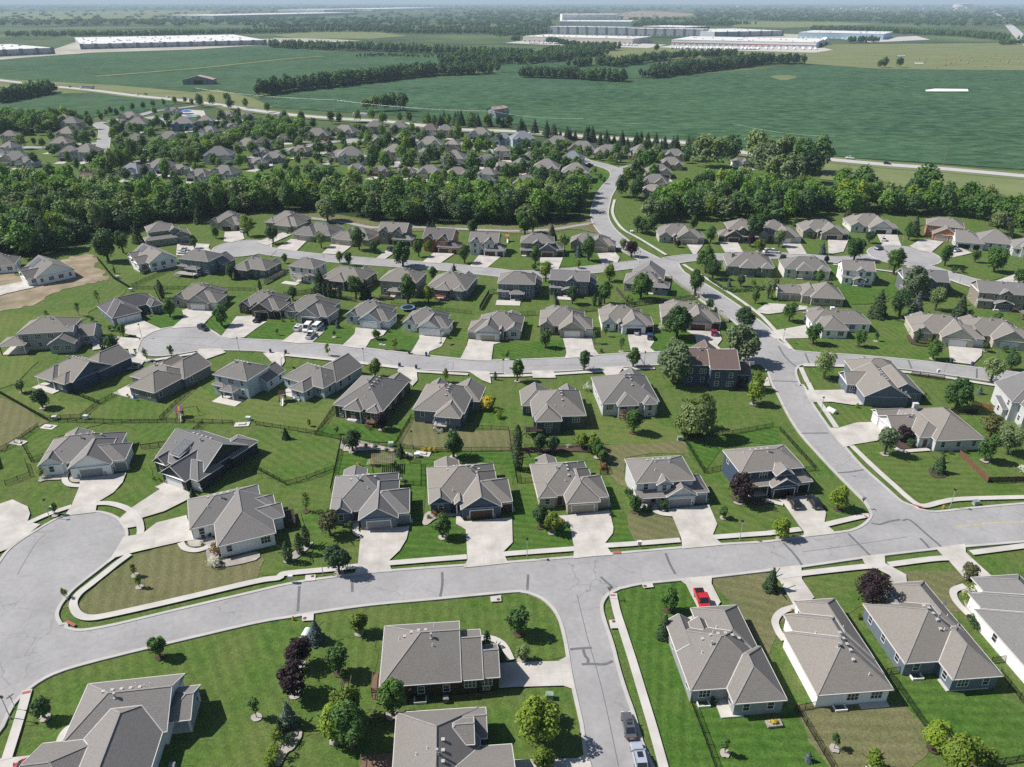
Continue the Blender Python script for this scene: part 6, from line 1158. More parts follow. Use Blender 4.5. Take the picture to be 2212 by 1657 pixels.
# tree belts between the fields and woods far out
def belt(s, w, n, h, lb):
    P = smooth(pts('D ' + s), 6); L = [0]
    for a, b in zip(P[:-1], P[1:]): L.append(L[-1] + math.hypot(b[0] - a[0], b[1] - a[1]))
    it = []
    for i in range(n):
        t = rf.random() * L[-1]; k = max(j for j in range(len(L)) if L[j] <= t); k = min(k, len(P) - 2); u = (t - L[k]) / max(1e-6, L[k + 1] - L[k])
        x = P[k][0] + (P[k + 1][0] - P[k][0]) * u; y = P[k][1] + (P[k + 1][1] - P[k][1]) * u; it.append((x + rf.uniform(-.5, .5) * w * .4, y + rf.uniform(0, 1) * w, h / 15 * rf.uniform(.75, 1.2), h / 15 * rf.uniform(.7, 1.15), rf.choice([2, 8, 2, 10, 4, 8, 0])))
    mass('tree_belt', it, lb, cat='tree belt', stride=3)
belt('553,209 628,199 718,189 803,179 928,165 1075,161', 45, 361, 17, 'dark tree belt slanting between the two big fields')
belt('576,103 700,109 800,111 900,116 1000,121 1160,128 1200,122 1290,112 1335,110', 60, 494, 17, 'tree belt behind the upper left field')
belt('960,142 1100,140 1200,133 1300,120', 70, 247, 17, 'wood tongue between the tree belts')
belt('1124,168 1180,170 1240,172 1300,176 1358,178', 26, 133, 15, 'short tree row at the top of the soybean field')
belt('1402,171 1450,165 1520,156 1600,147 1660,139 1738,140', 46, 285, 17, 'dark tree belt in the middle of the soybean field')
belt('1237,146 1300,142 1340,146 1400,135 1480,128 1600,124', 40, 209, 15, 'tree row in front of the striped warehouse meadow')
belt('-20,225 20,217 60,210 68,205', 40, 114, 14, 'dark rounded copse below the highway at left')
belt('0,80 150,80 300,79 430,76 560,73 640,72', 120, 494, 16, 'hazy tree belt behind the long warehouses')
belt('0,50 120,50 250,47 450,50 600,46', 110, 380, 16, 'far hazy tree line across the left distance')
belt('600,73 700,70 820,70 900,74 1050,74 1120,78', 150, 494, 16, 'hazy wood behind the light meadow')
belt('560,62 700,60 850,64 1000,66 1150,68', 200, 456, 16, 'hazy woods in the middle distance')
belt('1080,82 1200,72 1180,60 1000,58', 160, 247, 16, 'hazy wood left of the white plant')
belt('1350,60 1420,56 1500,58 1620,54', 200, 285, 16, 'hazy wood right of the white plant')
belt('1780,68 1900,70 2000,76 2100,80 2190,88', 170, 570, 17, 'large hazy wood behind the pale blue warehouse')
belt('1660,46 1800,47 1950,48 2080,52', 220, 380, 16, 'far hazy wood at upper right')
belt('1840,93 1870,92 1900,91', 30, 34, 15, 'clump of trees by the farmhouse'); belt('2170,98 2200,96 2212,96', 30, 30, 14, 'clump of trees at the far right road')
belt('1110,90 1160,88 1240,101 1330,104', 40, 133, 14, 'tree row before the beige warehouse yard')
belt('770,124 860,123 930,126', 30, 49, 7, 'scrubby bushes along the grassy waterway')
far_it = []
for i in range(5200):
    y = 11 + 46 * rf.random() ** 1.3; x = rf.uniform(-60, 2270); p = un(x, y)
    if 1790 < x < 2110 and 18 < y < 28 and rf.random() < .75: continue
    if 20 < y < 46 and x < 480 and rf.random() < .85: continue
    if y > 44 and (560 < x < 920 and y > 66 or 1190 < x < 1380 or rf.random() < .35): continue
    if 1580 < x < 1900 and 44 < y: continue
    if 440 < x < 1000 and 22 < y < 42 and rf.random() < .8: continue
    if 1290 < x < 1500 and 24 < y < 42: continue
    far_it.append((p[0], p[1], -rf.uniform(1.5, 3.4) * (1 + (p[1] / 9000)), 12, rf.choice([2, 8, 10, 2])))
mass('woodland', [(x, y, w, h, k) for x, y, w, h, k in far_it], 'bluish woods spreading to the horizon', cat='woods')
# ------------------------------------------------------------------ vehicles
CARP = {'sedan': (4.8, 1.82, [(-2.4, .62, .70), (-2.3, .72, .82), (-1.2, .75, .98), (1.0, .75, .95), (2.0, .72, .78), (2.4, .60, .62)], [(-1.75, .98), (-1.05, 1.40), (.05, 1.45), (.95, .95)], .66),
 'suv': (4.7, 1.88, [(-2.35, .70, .95), (-2.28, .78, 1.05), (-1.2, .80, 1.08), (1.0, .80, 1.06), (2.0, .76, .98), (2.35, .66, .78)], [(-2.2, 1.06), (-1.85, 1.68), (.1, 1.74), (.95, 1.06)], .72),
 'pickup': (5.8, 1.98, [(-2.9, .82, .98), (-2.82, .84, 1.08), (-1.0, .84, 1.10), (1.3, .84, 1.10), (2.6, .80, 1.02), (2.9, .70, .85)], [(-.75, 1.10), (-.6, 1.82), (.75, 1.86), (1.4, 1.10)], .74),
 'van': (5.6, 1.98, [(-2.8, .84, 1.1), (-2.75, .88, 1.25), (-1.0, .88, 1.28), (1.4, .88, 1.2), (2.4, .84, 1.05), (2.8, .7, .85)], [(-2.72, 1.25), (-2.62, 2.15), (1.0, 2.2), (1.9, 1.15)], .82)}
PAINT = {k: simple('paint_' + k, c, .28, .02, metal=m_, spec=.5, coat=.6) for k, c, m_ in (('white', (.75, .75, .75), 0), ('black', (.012, .012, .014), 0), ('red', (.50, .012, .02), 0), ('darkred', (.30, .01, .03), 0), ('silver', (.42, .46, .52), .2), ('gunmetal', (.10, .10, .11), .1), ('blue', (.03, .05, .14), 0))}
RUBBER = simple('tyre_rubber', (.014, .014, .014), .9, .1); LAMP = simple('headlight_lens', (.7, .7, .68), .1, .02, spec=.6); TAIL = simple('tail_light', (.35, .01, .01), .2, .02)
_cm = {}
def car_mesh(typ):
    if typ in _cm: return _cm[typ]
    L, W, st, cab, ins = CARP[typ]; b = MB(); prev = None; hw = W / 2
    for x, f, zt in st:
        y = hw * (f / .84 if typ in ('pickup', 'van') else f / .76); y = min(y, hw); z0 = .28
        ring = [(x, -y * .92, z0), (x, -y, z0 + .25), (x, -y, zt - .18), (x, -y * .86, zt), (x, y * .86, zt), (x, y, zt - .18), (x, y, z0 + .25), (x, y * .92, z0)]
        i = len(b.v); b.v += ring
        if prev is None: b.f.append([i + k for k in range(8)]); b.m.append(0)
        else:
            for k in range(8): b.f.append([prev + k, prev + (k + 1) % 8, i + (k + 1) % 8, i + k]); b.m.append(0)
        prev = i
    b.f.append([prev + 7 - k for k in range(8)]); b.m.append(0)
    g = MB(); gw = hw * .84; tw = hw * ins / .9
    (x0, z0), (x1, z1), (x2, z2), (x3, z3) = cab
    for s in (-1, 1): P = [(x0, s * gw, z0 - .02), (x3, s * gw, z3 - .02), (x2, s * tw, z2), (x1, s * tw, z1)]; g.face(P if s < 0 else P[::-1])
    g.face([(x3, -gw, z3 - .02), (x3, gw, z3 - .02), (x2, tw, z2), (x2, -tw, z2)]); g.face([(x0, gw, z0 - .02), (x0, -gw, z0 - .02), (x1, -tw, z1), (x1, tw, z1)])
    r = MB(); q = [(x1, -tw), (x2, -tw), (x2, tw), (x1, tw)]; r.face([(x, y * 1.02, (z1 if x == x1 else z2) + .04) for x, y in q]); r.face([(x, y * 1.02, (z1 if x == x1 else z2) - .01) for x, y in q[::-1]])
    for s in (-1, 1):
        r.bar((x1, s * tw, z1 + .02), (x2, s * tw, z2 + .02), .07); r.bar((x2, s * tw, z2), (x3, s * gw, z3), .07); r.bar((x1, s * tw, z1), (x0, s * gw, z0), .09)
        xm = (x1 + x2) / 2; r.bar((xm, s * tw, z2), (xm + .05, s * gw, z3), .08)
        r.box(x3 - .35, x3 - .15, s * (hw + .08) - .1, s * (hw + .08) + .1, z3 - .02, z3 + .16)
    bed = None
    if typ == 'pickup': bed = MB(); bed.box(-2.7, -.85, -hw * .8, hw * .8, 1.0, 1.115); bed = bed.mesh('truck_bed', BLACK)
    if typ in ('sedan', 'suv'): sr = MB(); sr.box((x1 + x2) / 2 - .1, x2 - .15, -.42, .42, z2 + .0, z2 + .055); bed = sr.mesh('sunroof', GLASS)
    w = MB(); w.cyl(0, 0, -.12, .12, .34, n=14); w.cyl(0, 0, -.13, .13, .2, n=10, m=1); w = w.mesh('wheel', [RUBBER, STEEL])
    h = MB(); h.box(-.05, .05, -.2, .2, -.09, .09); h = h.mesh('headlight', LAMP); t = MB(); t.box(-.05, .05, -.2, .2, -.1, .1); t = t.mesh('tail_light', TAIL)
    pl = MB(); pl.box(-.02, .02, -.25, .25, -.07, .07); pl = pl.mesh('number_plate', TRIM)
    _cm[typ] = (b.mesh('car_body', PAINT['white']), g.mesh('car_glass', GLASS), r.mesh('car_roof', PAINT['white']), bed, w, h, t, pl); return _cm[typ]
def car(name, label, typ, col, P, ang, z=.25, group=None, cat=None, det=True):
    b, g, r, bed, w, h, t, pl = car_mesh(typ); L, W, st, cab, ins = CARP[typ]
    e = tag(empty(name, (P[0], P[1], z), ang), label, cat or {'sedan': 'car', 'suv': 'car', 'pickup': 'pickup truck', 'van': 'van'}[typ], group)
    for nm, me in (('body', b), ('roof', r)):
        o = link(nm, me, e); o.material_slots[0].link = 'OBJECT'; o.material_slots[0].material = PAINT[col]
    link('window_glass', g, e)
    if bed: link('truck_bed' if typ == 'pickup' else 'sunroof', bed, e)
    for x in (-L * .30, L * .31):
        for s in (-1, 1): o = link('wheel', w, e, (x, s * (W / 2 - .1), .34)); o.rotation_euler = (math.pi / 2, 0, 0)
    if det:
        for s in (-1, 1): link('headlight', h, e, (L / 2 - .06, s * W * .32, .68)); link('tail_light', t, e, (-L / 2 + .04, s * W * .36, .8))
        link('number_plate', pl, e, (-L / 2 - .0, 0, .6))
    return e
def carat(name, label, typ, col, a, b, z=.25, **k):
    """a = rear, b = front on the ground"""
    p, q = pts(a)[0], pts(b)[0]; car(name, label, typ, col, ((p[0] + q[0]) / 2, (p[1] + q[1]) / 2), math.atan2(q[1] - p[1], q[0] - p[0]), z, **k)
carat('parked_car', 'dark grey sedan with sunroof parked at the kerb near the bottom edge', 'sedan', 'gunmetal', 'e2 1025,1415', 'e2 985,1235', .13)
carat('parked_car', 'silver-blue hatchback behind the dark grey sedan, cut by bottom edge', 'suv', 'silver', 'e2 1115,1690', 'e2 1070,1500', .13)
carat('pickup_truck', 'bright red pickup with black bed in the drive of the grey ranch', 'pickup', 'red', 'e2 1605,165', 'e2 1670,330')
carat('parked_car', 'black estate car, left of the two outside the open blue garage', 'suv', 'black', 'c3 250,1105', 'c3 185,1000')
carat('parked_car', 'black estate car, right of the two outside the open blue garage', 'suv', 'black', 'c3 430,1105', 'c3 350,995')
carat('parked_car', 'red car just showing at the lower left corner', 'sedan', 'darkred', 'e0 160,1700', 'e0 400,1650', .26)
carat('parked_car', 'black car parked on the turning circle edge', 'suv', 'black', 'b0 1720,1105', 'b0 1790,1135', .13)
carat('pickup_truck', 'black pickup outside the dark craftsman house', 'pickup', 'black', 'b1 0,1065', 'b1 50,1020')
carat('parked_van', 'small white car left of the white vans', 'suv', 'white', 'b1 345,1145', 'b1 400,1100', cat='car')
carat('work_van', 'white van with a ladder rack between the others', 'van', 'white', 'b1 470,1095', 'b1 420,1155')
carat('work_van', 'white panel van nearest the garage side', 'van', 'white', 'b1 505,1140', 'b1 570,1085')
carat('pickup_truck', 'white pickup at the street end of the van drive', 'pickup', 'white', 'b1 445,1215', 'b1 505,1150')
carat('parked_car', 'dark blue car outside the white open-garage house', 'suv', 'blue', 'b2 1190,1220', 'b2 1190,1170')
carat('parked_car', 'dark red car outside the brown garage doors', 'suv', 'darkred', 'b2 1742,1190', 'b2 1738,1135')
carat('parked_car', 'silver car inside the open garage of the white house', 'sedan', 'silver', 'b2 1075,1165', 'b2 1080,1140')
carat('parked_car', 'white car in the drive of the pale green house', 'suv', 'white', 'b3 1000,370', 'b3 985,335')
carat('parked_car', 'blue car parked at the upper turning circle', 'suv', 'blue', 'b3 930,435', 'b3 980,420', .13)
carat('parked_car', 'silver sedan outside the long estate house', 'sedan', 'silver', 'b3 1600,455', 'b3 1660,440')
carat('parked_car', 'dark sedan left of the silver one at the estate house', 'sedan', 'black', 'b3 1570,430', 'b3 1620,415')
carat('pickup_truck', 'white work pickup beside the tan house on the upper street', 'pickup', 'white', 'b3 90,460', 'b3 -10,455', .13)
carat('pickup_truck', 'dark pickup in the multi-level house drive', 'pickup', 'black', 'b0 1640,395', 'b0 1570,390')
carat('parked_car', 'white car before the white solar house', 'sedan', 'white', 'b0 1630,440', 'b0 1540,445'); carat('parked_car', 'white car, lower of two before the white solar house', 'sedan', 'white', 'b0 1620,465', 'b0 1540,465')
carat('parked_car', 'white car beside the arched tan house', 'suv', 'white', 'b0 2085,290', 'b0 2110,260'); carat('parked_car', 'dark blue car under the street tree by the brown two-storey house', 'suv', 'blue', 'b1 1150,445', 'b1 1185,430')
carat('parked_car', 'white car at the right end of the upper side street', 'suv', 'white', 'b2 2185,455', 'b2 2230,450', .13)
for a, b, c, ty, lb in (('a0 380,85', 'a0 340,80', 'white', 'pickup', 'leftmost white vehicle on the upper left highway'), ('a0 490,98', 'a0 520,103', 'silver', 'sedan', 'silver car behind the lorry on the highway'), ('a0 590,107', 'a0 618,112', 'black', 'pickup', 'dark pickup on the highway left of the lorry'), ('a0 1200,180', 'a0 1165,176', 'white', 'pickup', 'white pickup on the highway right of the lorry'), ('a0 1280,178', 'a0 1235,172', 'gunmetal', 'pickup', 'dark grey pickup on the highway'), ('a0 1465,202', 'a0 1430,197', 'white', 'suv', 'white car on the highway above the tree row'), ('a0 1650,222', 'a0 1612,216', 'white', 'suv', 'white car on the highway near the estate entrance'), ('a3 740,733', 'a3 668,727', 'white', 'pickup', 'white pickup on the highway right of the big trees'), ('a3 992,775', 'a3 1060,780', 'black', 'suv', 'black car on the highway at right')):
    carat('highway_car', lb, ty, c, a, b, .6)
for a, c, ty, z in (('a1 850,528', 'white', 'suv', 'middle'), ('a1 1410,548', 'black', 'suv', 'middle'), ('a1 1470,550', 'white', 'sedan', 'middle'), ('a1 605,572', 'red', 'pickup', 'middle'), ('a2 755,722', 'black', 'sedan', 'right'), ('a2 1040,722', 'red', 'suv', 'right'), ('a2 665,788', 'black', 'pickup', 'right'), ('a2 430,940', 'black', 'suv', 'right'), ('a0 1005,470', 'darkred', 'sedan', 'left'), ('a1 1610,812', 'blue', 'suv', 'middle')):
    p = pts(a)[0]; car('parked_car', '%s %s parked in the %s far estate' % ({'darkred': 'dark red'}.get(c, c), {'suv': 'car', 'sedan': 'low car', 'pickup': 'pickup'}[ty], z), ty, c, p, rf.uniform(-.5, .5), det=False)
def lorry(label, P, ang, col, L=16):
    e = tag(empty('lorry', (P[0], P[1], .6), ang), label, 'lorry'); m = MB(); m.box(-L / 2, L / 2 - 3, -1.3, 1.3, 1.1, 4); m.build('trailer_body', simple('lorry_' + col, {'grey': (.25, .28, .28), 'white': (.75, .75, .74)}[col]), e)
    m = MB(); m.box(L / 2 - 2.6, L / 2, -1.2, 1.2, .5, 3.2); m.box(L / 2 - .9, L / 2 - .0, -1.1, 1.1, 2.0, 2.9, 1); m.build('cab', [PAINT['white'], GLASS], e)
    for x in (-L / 2 + 1.5, -L / 2 + 2.8, L / 2 - 1.2):
        for s in (-1, 1): o = MB(); o.cyl(0, 0, -.15, .15, .5, n=12); o = o.build('wheel', RUBBER, e, loc=(x, s * 1.1, .5)); o.rotation_euler = (math.pi / 2, 0, 0)
lorry('grey lorry with white cab on the upper left highway', pts('a0 755,125')[0], rad(165), 'grey', 20); lorry('white lorry parked behind the trees at the field grove', pts('a1 915,372')[0], rad(-10), 'white', 18)
# ------------------------------------------------------------------ street lamps, bins, boxes, signs
lm = MB(); lm.cyl(0, 0, 0, 4.6, .085, .055, 8); lm.cyl(0, 0, 0, .25, .14, .12, 8); LPOLE = lm.mesh('lamp_pole', STEEL)
lm = MB(); lm.cyl(0, 0, 4.55, 4.75, .16, .2, 8); lm.cyl(0, 0, 4.75, 5.0, .26, .1, 8); lm.box(-.1, .42, -.16, .16, 4.72, 4.9); LHEAD = lm.mesh('lamp_head', BLACK)
LAMPS = [('c0 430,1165', 'at the cul-de-sac below the twin-gable ranch'), ('e0 92,1240', 'at the lower left street corner'), ('c1 580,1657', 'before the columnar evergreens'), ('c2 130,1512', 'left of the stone-pier ranch drive'), ('c2 1965,1352', 'right of the grey porch house drive'), ('c3 1568,1078', 'beside the fire hydrant on the bend'), ('c3 455,258', 'on the bank by the white tank'), ('b0 1225,1190', 'at the turning circle drive'), ('b0 2065,1310', 'right of the turning circle'), ('b1 935,1405', 'midway along the cul-de-sac street'), ('b1 2132,1505', 'before the black-green walkout'), ('b2 1140,1435', 'before the pale grey walkout'), ('b2 1005,300', 'on the upper bend of the road'), ('b2 1815,790', 'by the clipped hedge'), ('b3 125,1235', 'by the white cross-wing ranch drive'), ('b3 1510,1520', 'before the picket fence on the right street'), ('b3 1155,385', 'at the upper turning circle'), ('b3 1650,720', 'on the upper right street'), ('b2 1100,540', 'at the upper crossing'), ('c1 1350,560', 'in the back bed by the pergola ranch')]
for s, w in LAMPS:
    p = pts(s)[0]; e = tag(empty('street_lamp', (p[0], p[1], .1), rt.uniform(0, 6.28)), 'slim grey street lamp with black head ' + w, 'street lamp', 'street lamps of the estate'); link('pole', LPOLE, e); link('lamp_head', LHEAD, e)
b = MB(); b.box(-.3, .3, -.35, .35, .1, 1.0); b.cyl(-.25, .35, .0, .2, .1); BINM = {}
for c, q in (('purple', (.06, .035, .22)), ('dark', (.035, .037, .04)), ('green', (.03, .06, .05))): BINM[c] = b.mesh('bin_body', simple('bin_' + c, q, .5, .05))
l = MB(); l.box(-.33, .33, -.4, .38, 1.0, 1.1); l.bar((-.25, .42, 1.0), (.25, .42, 1.0), .05); LID = l.mesh('bin_lid', simple('bin_lid', (.05, .05, .07)))
for s, c, w in (('b1 127,1320', 'purple', 'at the kerb of the light blue two-storey drive'), ('b1 258,1328', 'dark', 'beside the purple one near the hoop'), ('b1 1322,1330', 'dark', 'before the dormer white house'), ('b1 1470,1348', 'purple', 'at the dormer white house drive corner'), ('b1 1240,1442', 'purple', 'at the dark brown walkout drive'), ('b1 1383,1458', 'dark', 'opposite the purple one by the sidewalk'), ('b2 635,1345', 'dark', 'in front of the flag house'), ('b2 662,1348', 'purple', 'in front of the flag house'), ('b3 1578,1408', 'green', 'by the beige stone ranch drive'), ('b3 1760,1432', 'purple', 'by the beige stone ranch drive'), ('b1 272,295', 'purple', 'beside the broad brown house')):
    p = pts(s)[0]; e = tag(empty('wheelie_bin', (p[0], p[1], .24), rt.uniform(-.3, .3)), '%s wheelie bin %s' % (c, w), 'bin', 'bins put out along the kerb'); link('bin_body', BINM[c], e); link('lid', LID, e)
m = MB(); m.box(-.65, .65, -.5, .5, .0, .1, 1); m.box(-.6, .6, -.42, .42, .1, .95); m.box(-.64, .64, -.46, .46, .95, 1.02); UBOX = {c: m.mesh('utility_box', [simple('utility_' + c, q, .5), SLAB]) for c, q in (('green', (.20, .27, .22)), ('pale', (.52, .60, .55)), ('white', (.7, .7, .68)))}
for s, c, w in (('c0 475,310', 'white', 'at the fence corner of the round-tree yard'), ('c0 745,305', 'pale', 'by the fence behind the grey patio house'), ('c0 2145,318', 'pale', 'by the gravel at the play yard corner'), ('c1 1165,540', 'pale', 'in the long stone bed'), ('c1 1390,635', 'white', 'on the slab behind the navy ranch'), ('c2 710,485', 'white', 'behind the tan striped lawn'), ('c2 1448,490', 'green', 'at the corner of the fenced striped lawn'), ('e2 322,1060', 'green', 'on the lawn by the bottom street'), ('b0 1015,675', 'pale', 'below the white solar house'), ('b0 1130,785', 'white', 'at the meeting of the rear fences'), ('c3 1790,1045', 'green', 'on the verge right of the hydrant')):
    p = pts(s)[0]; tag(link('utility_box', UBOX[c], None, (p[0], p[1], .02), rt.uniform(-.2, .2)), '%s metal utility box %s' % (c, w), 'utility box')
def tank(lb, s, ang, L=2.4):
    p = pts(s)[0]; m = MB(); n = 10; r = .75
    prof = [(r * math.cos(math.pi * k / n), r * .9 * math.sin(math.pi * k / n) + .35) for k in range(n + 1)] + [(-r, -.1), (r, -.1)]
    for a, c in zip(prof, prof[1:] + prof[:1]): m.face([(-L / 2, a[0], a[1]), (-L / 2, c[0], c[1]), (L / 2, c[0], c[1]), (L / 2, a[0], a[1])])
    for x in (-L / 2, L / 2): m.face([(x, a, b) for a, b in prof])
    tag(m.build('tank_cabinet', simple('cabinet_white', (.62, .68, .66), .4), loc=(p[0], p[1], 0), rz=rad(ang)), lb, 'cabinet')
tank('rounded white cabinet by the blue spruce on the corner lawn', 'e1 432,530', 80); tank('rounded white cabinet on the bank by the navy gable house', 'c3 550,245', -60); tank('small round white tank by the bend of the upper road', 'b2 1033,278', 0, 1.4)
def boxes(lb, s, n=1):
    p = pts(s)[0]; e = tag(empty('mailbox_cluster', (p[0], p[1], .25), rad(5)), lb, 'mailbox')
    m = MB(); m.cyl(0, 0, 0, .75, .06); m.build('post', STEEL, e); m = MB(); m.box(-.42, .42, -.25, .25, .75, 1.6); m.box(-.45, .45, -.28, .28, 1.6, 1.65); b_ = m.build('mailbox', simple('mailbox_white', (.6, .6, .58), .4), e)
    m = MB()
    for i in range(3):
        for j in range(3): m.box(-.39 + i * .27, -.16 + i * .27, -.27, -.25, .8 + j * .26, 1.02 + j * .26)
    m.build('mailbox_door', simple('mailbox_grey', (.45, .46, .46), .4), b_)
boxes('white cluster mailbox on a post before the tan dry lawn', 'c2 1095,1425'); boxes('left pale mailbox of the pair on the cul-de-sac street', 'b1 1078,1290'); boxes('right pale mailbox of the pair on the cul-de-sac street', 'b1 1108,1295'); boxes('pale cluster mailbox at the cul-de-sac kerb', 'e1 305,70'); boxes('pale mailbox near the picket fence on the right street', 'b3 1462,1510'); boxes('pair of white mailboxes by the cul-de-sac lamp', 'c0 462,1125')
def hydrant(lb, s):
    p = pts(s)[0]; e = tag(empty('fire_hydrant', (p[0], p[1], .05)), lb, 'hydrant'); y = simple('hydrant_yellow', (.55, .36, .03), .5); m = MB(); m.cyl(0, 0, 0, .12, .22, n=10); m.cyl(0, 0, .12, .7, .15, n=10); m.cyl(0, 0, .7, .85, .18, .06, 10); m.build('barrel', y, e); m = MB(); m.bar((-.3, 0, .5), (.3, 0, .5), .16); m.bar((0, -.28, .5), (0, 0, .5), .18); m.build('nozzle', y, e)
hydrant('yellow fire hydrant on the bend beside the street lamp', 'c3 1512,1080'); hydrant('yellow fire hydrant by the storm inlet on the corner lawn', 'e1 320,385')
SIGNR = simple('sign_red', (.45, .03, .04), .4); SIGNG = simple('sign_green', (.03, .16, .11), .4)
def yield_sign(lb, s, ang):
    p = pts(s)[0]; e = tag(empty('yield_sign', (p[0], p[1], 0), rad(ang)), lb, 'sign'); m = MB(); m.cyl(0, 0, 0, 3.0, .04, n=6); m.build('post', STEEL, e)
    t = [(-.48, 2.75), (.48, 2.75), (0, 1.92)]; u = [(-.27, 2.63), (.27, 2.63), (0, 2.16)]
    m = MB(); m.face([(x, -.06, z) for x, z in t]); m.face([(x, -.04, z) for x, z in t[::-1]])
    for i in range(3): a, b_ = t[i], t[(i + 1) % 3]; m.face([(a[0], -.06, a[1]), (a[0], -.04, a[1]), (b_[0], -.04, b_[1]), (b_[0], -.06, b_[1])])
    pl = m.build('yield_plate', SIGNR, e); m = MB(); m.face([(x, -.065, z) for x, z in u]); m.build('yield_centre', TRIM, pl)
    m = MB(); LT = {'Y': [(0, 2, 1, 1), (2, 2, 1, 1), (1, 1, 1, 0)], 'I': [(1, 2, 1, 0)], 'E': [(0, 2, 0, 0), (0, 2, 1.6, 2), (0, 1, 1.4, 1), (0, 0, 1.6, 0)], 'L': [(0, 2, 0, 0), (0, 0, 1.6, 0)], 'D': [(0, 2, 0, 0), (0, 2, 1.2, 1.7), (1.2, 1.7, 1.6, 1), (1.6, 1, 1.2, .3), (1.2, .3, 0, 0)]}
    for i, ch in enumerate('YIELD'):
        for x0, z0, x1, z1 in LT[ch]: m.bar((-.19 + i * .08 + x0 * .03, -.07, 2.5 + z0 * .05), (-.19 + i * .08 + x1 * .03, -.07, 2.5 + z1 * .05), .014, .006)
    m.build('yield_text', SIGNR, pl)
    m = MB(); m.box(-.55, .55, -.02, .02, 2.85, 3.02); m.build('street_name_plate', SIGNG, e); m = MB(); m.box(-.02, .02, -.55, .55, 3.04, 3.21); m.build('street_name_plate', SIGNG, e)
yield_sign('yield sign with green street plates at the lower left corner', 'e0 138,1165', -30); yield_sign('yield sign at the mouth of the bottom street', 'e2 838,208', 10); yield_sign('sign seen from behind at the main street junction', 'c3 808,1085', 190)
def hoop(lb, s, ang):
    p = pts(s)[0]; e = tag(empty('basketball_hoop', (p[0], p[1], .1), rad(ang)), lb, 'basketball hoop'); m = MB(); m.bar((0, .7, 0), (0, .5, 2.6), .14); m.bar((0, .5, 2.6), (0, .05, 3.3), .1); m.box(-.5, .5, .5, 1.3, 0, .2); m.build('pole', BLACK, e); m = MB(); m.box(-.9, .9, -.03, .03, 2.9, 4.0); m.build('backboard', TRIM, e); m = MB(); n = 12; m.tube([(.23 * math.cos(6.283 * k / n), -.28 + .23 * math.sin(6.283 * k / n), 3.05) for k in range(n + 1)], .02, 4); m.build('rim', SIGNR, e)
hoop('basketball hoop beside the drive of the dormer white house', 'b1 1612,1245', 60); hoop('basketball hoop at the light blue two-storey drive', 'b1 240,1440', 120); hoop('white backboard hoop under the tree by the brown-roofed house', 'b2 2050,1500', 180)
# play sets, pergola, trampoline, garden things
def playset(lb, s, ang, roof, slide, sw=True):
    p = pts(s)[0]; e = tag(empty('play_set', (p[0], p[1], 0), rad(ang)), lb, 'play set'); m = MB()
    for x in (-.8, .8):
        for y in (-.8, .8): m.box(x - .06, x + .06, y - .06, y + .06, 0, 2.6)
    m.box(-.9, .9, -.9, .9, 1.35, 1.45)
    if sw: m.bar((.8, 0, 2.5), (4.4, 0, 2.5), .12); m.bar((4.4, 0, 2.5), (4.8, -1.3, 0), .1); m.bar((4.4, 0, 2.5), (4.8, 1.3, 0), .1)
    m.build('frame', WOOD, e); m = MB()
    for i, (a, b_) in enumerate(((-1, -.6), (-.6, -.2), (-.2, .2), (.2, .6), (.6, 1))):
        for sg in (-1, 1): m.face([(a, 0, 3.3), (b_, 0, 3.3), (b_, sg * 1.0, 2.5), (a, sg * 1.0, 2.5)], i % len(roof))
    m.build('roof', roof, e); m = MB(); m.face([(-.3, -.9, 1.4), (.3, -.9, 1.4), (.3, -3.6, .2), (-.3, -3.6, .2)])
    for x in (-.3, .3): m.bar((x, -.9, 1.5), (x, -3.6, .3), .08, .2)
    m.build('slide', slide, e); m = MB()
    for k in range(6): m.bar((-.9 - .12 * k, -.4, 1.3 - .22 * k), (-.9 - .12 * k, .4, 1.3 - .22 * k), .08)
    m.build('ladder', WOOD, e)
CVB = simple('canvas_blue', (.05, .12, .40), .7); CVR = simple('canvas_red', (.45, .05, .05), .7); CVY = simple('canvas_yellow', (.60, .42, .05), .7)
playset('wooden play set with red, yellow and blue striped canopy', 'c0 1560,290', 20, [CVB, CVR, CVY], simple('slide_beige', (.45, .42, .36))); playset('orange play set with a yellow slide at the right edge', 'b3 2190,1030', 100, [simple('canvas_dark', (.1, .12, .12))], CVY); playset('small play set with white slide by the sunroom house', 'c1 235,150', 10, [DARKW], TRIM); playset('play set with reddish canopy right of the tall grey house', 'b1 2168,355', 0, [simple('canvas_orange', (.45, .18, .08))], TRIM)
p = pts('c1 1100,735')[0]; e = tag(empty('pergola', (p[0], p[1], 0), rad(6)), 'wooden pergola with a lattice of beams in the back garden', 'pergola'); m = MB()
for x in (-2.3, 2.3):
    for y in (-1.8, 1.8): m = MB(); m.box(x - .1, x + .1, y - .1, y + .1, 0, 2.6); m.build('post', WOOD, e)
m = MB(); PW = simple('pergola_wood', (.32, .26, .19), .8)
for k in range(12): m.box(-2.7 + k * .48, -2.6 + k * .48, -2.3, 2.3, 2.6, 2.78)
for k in range(9): m.box(-2.8, 2.8, -2.2 + k * .54, -2.1 + k * .54, 2.78, 2.9)
m.build('beam', PW, e)
p = pts('b1 1310,945')[0]; e = tag(empty('trampoline', (p[0], p[1], 0)), 'round trampoline with blue rim on the back lawn', 'trampoline'); m = MB(); n = 24; m.face([(2.1 * math.cos(6.283 * k / n), 2.1 * math.sin(6.283 * k / n), .9) for k in range(n)]); m.build('jumping_mat', BLACK, e)
m = MB()
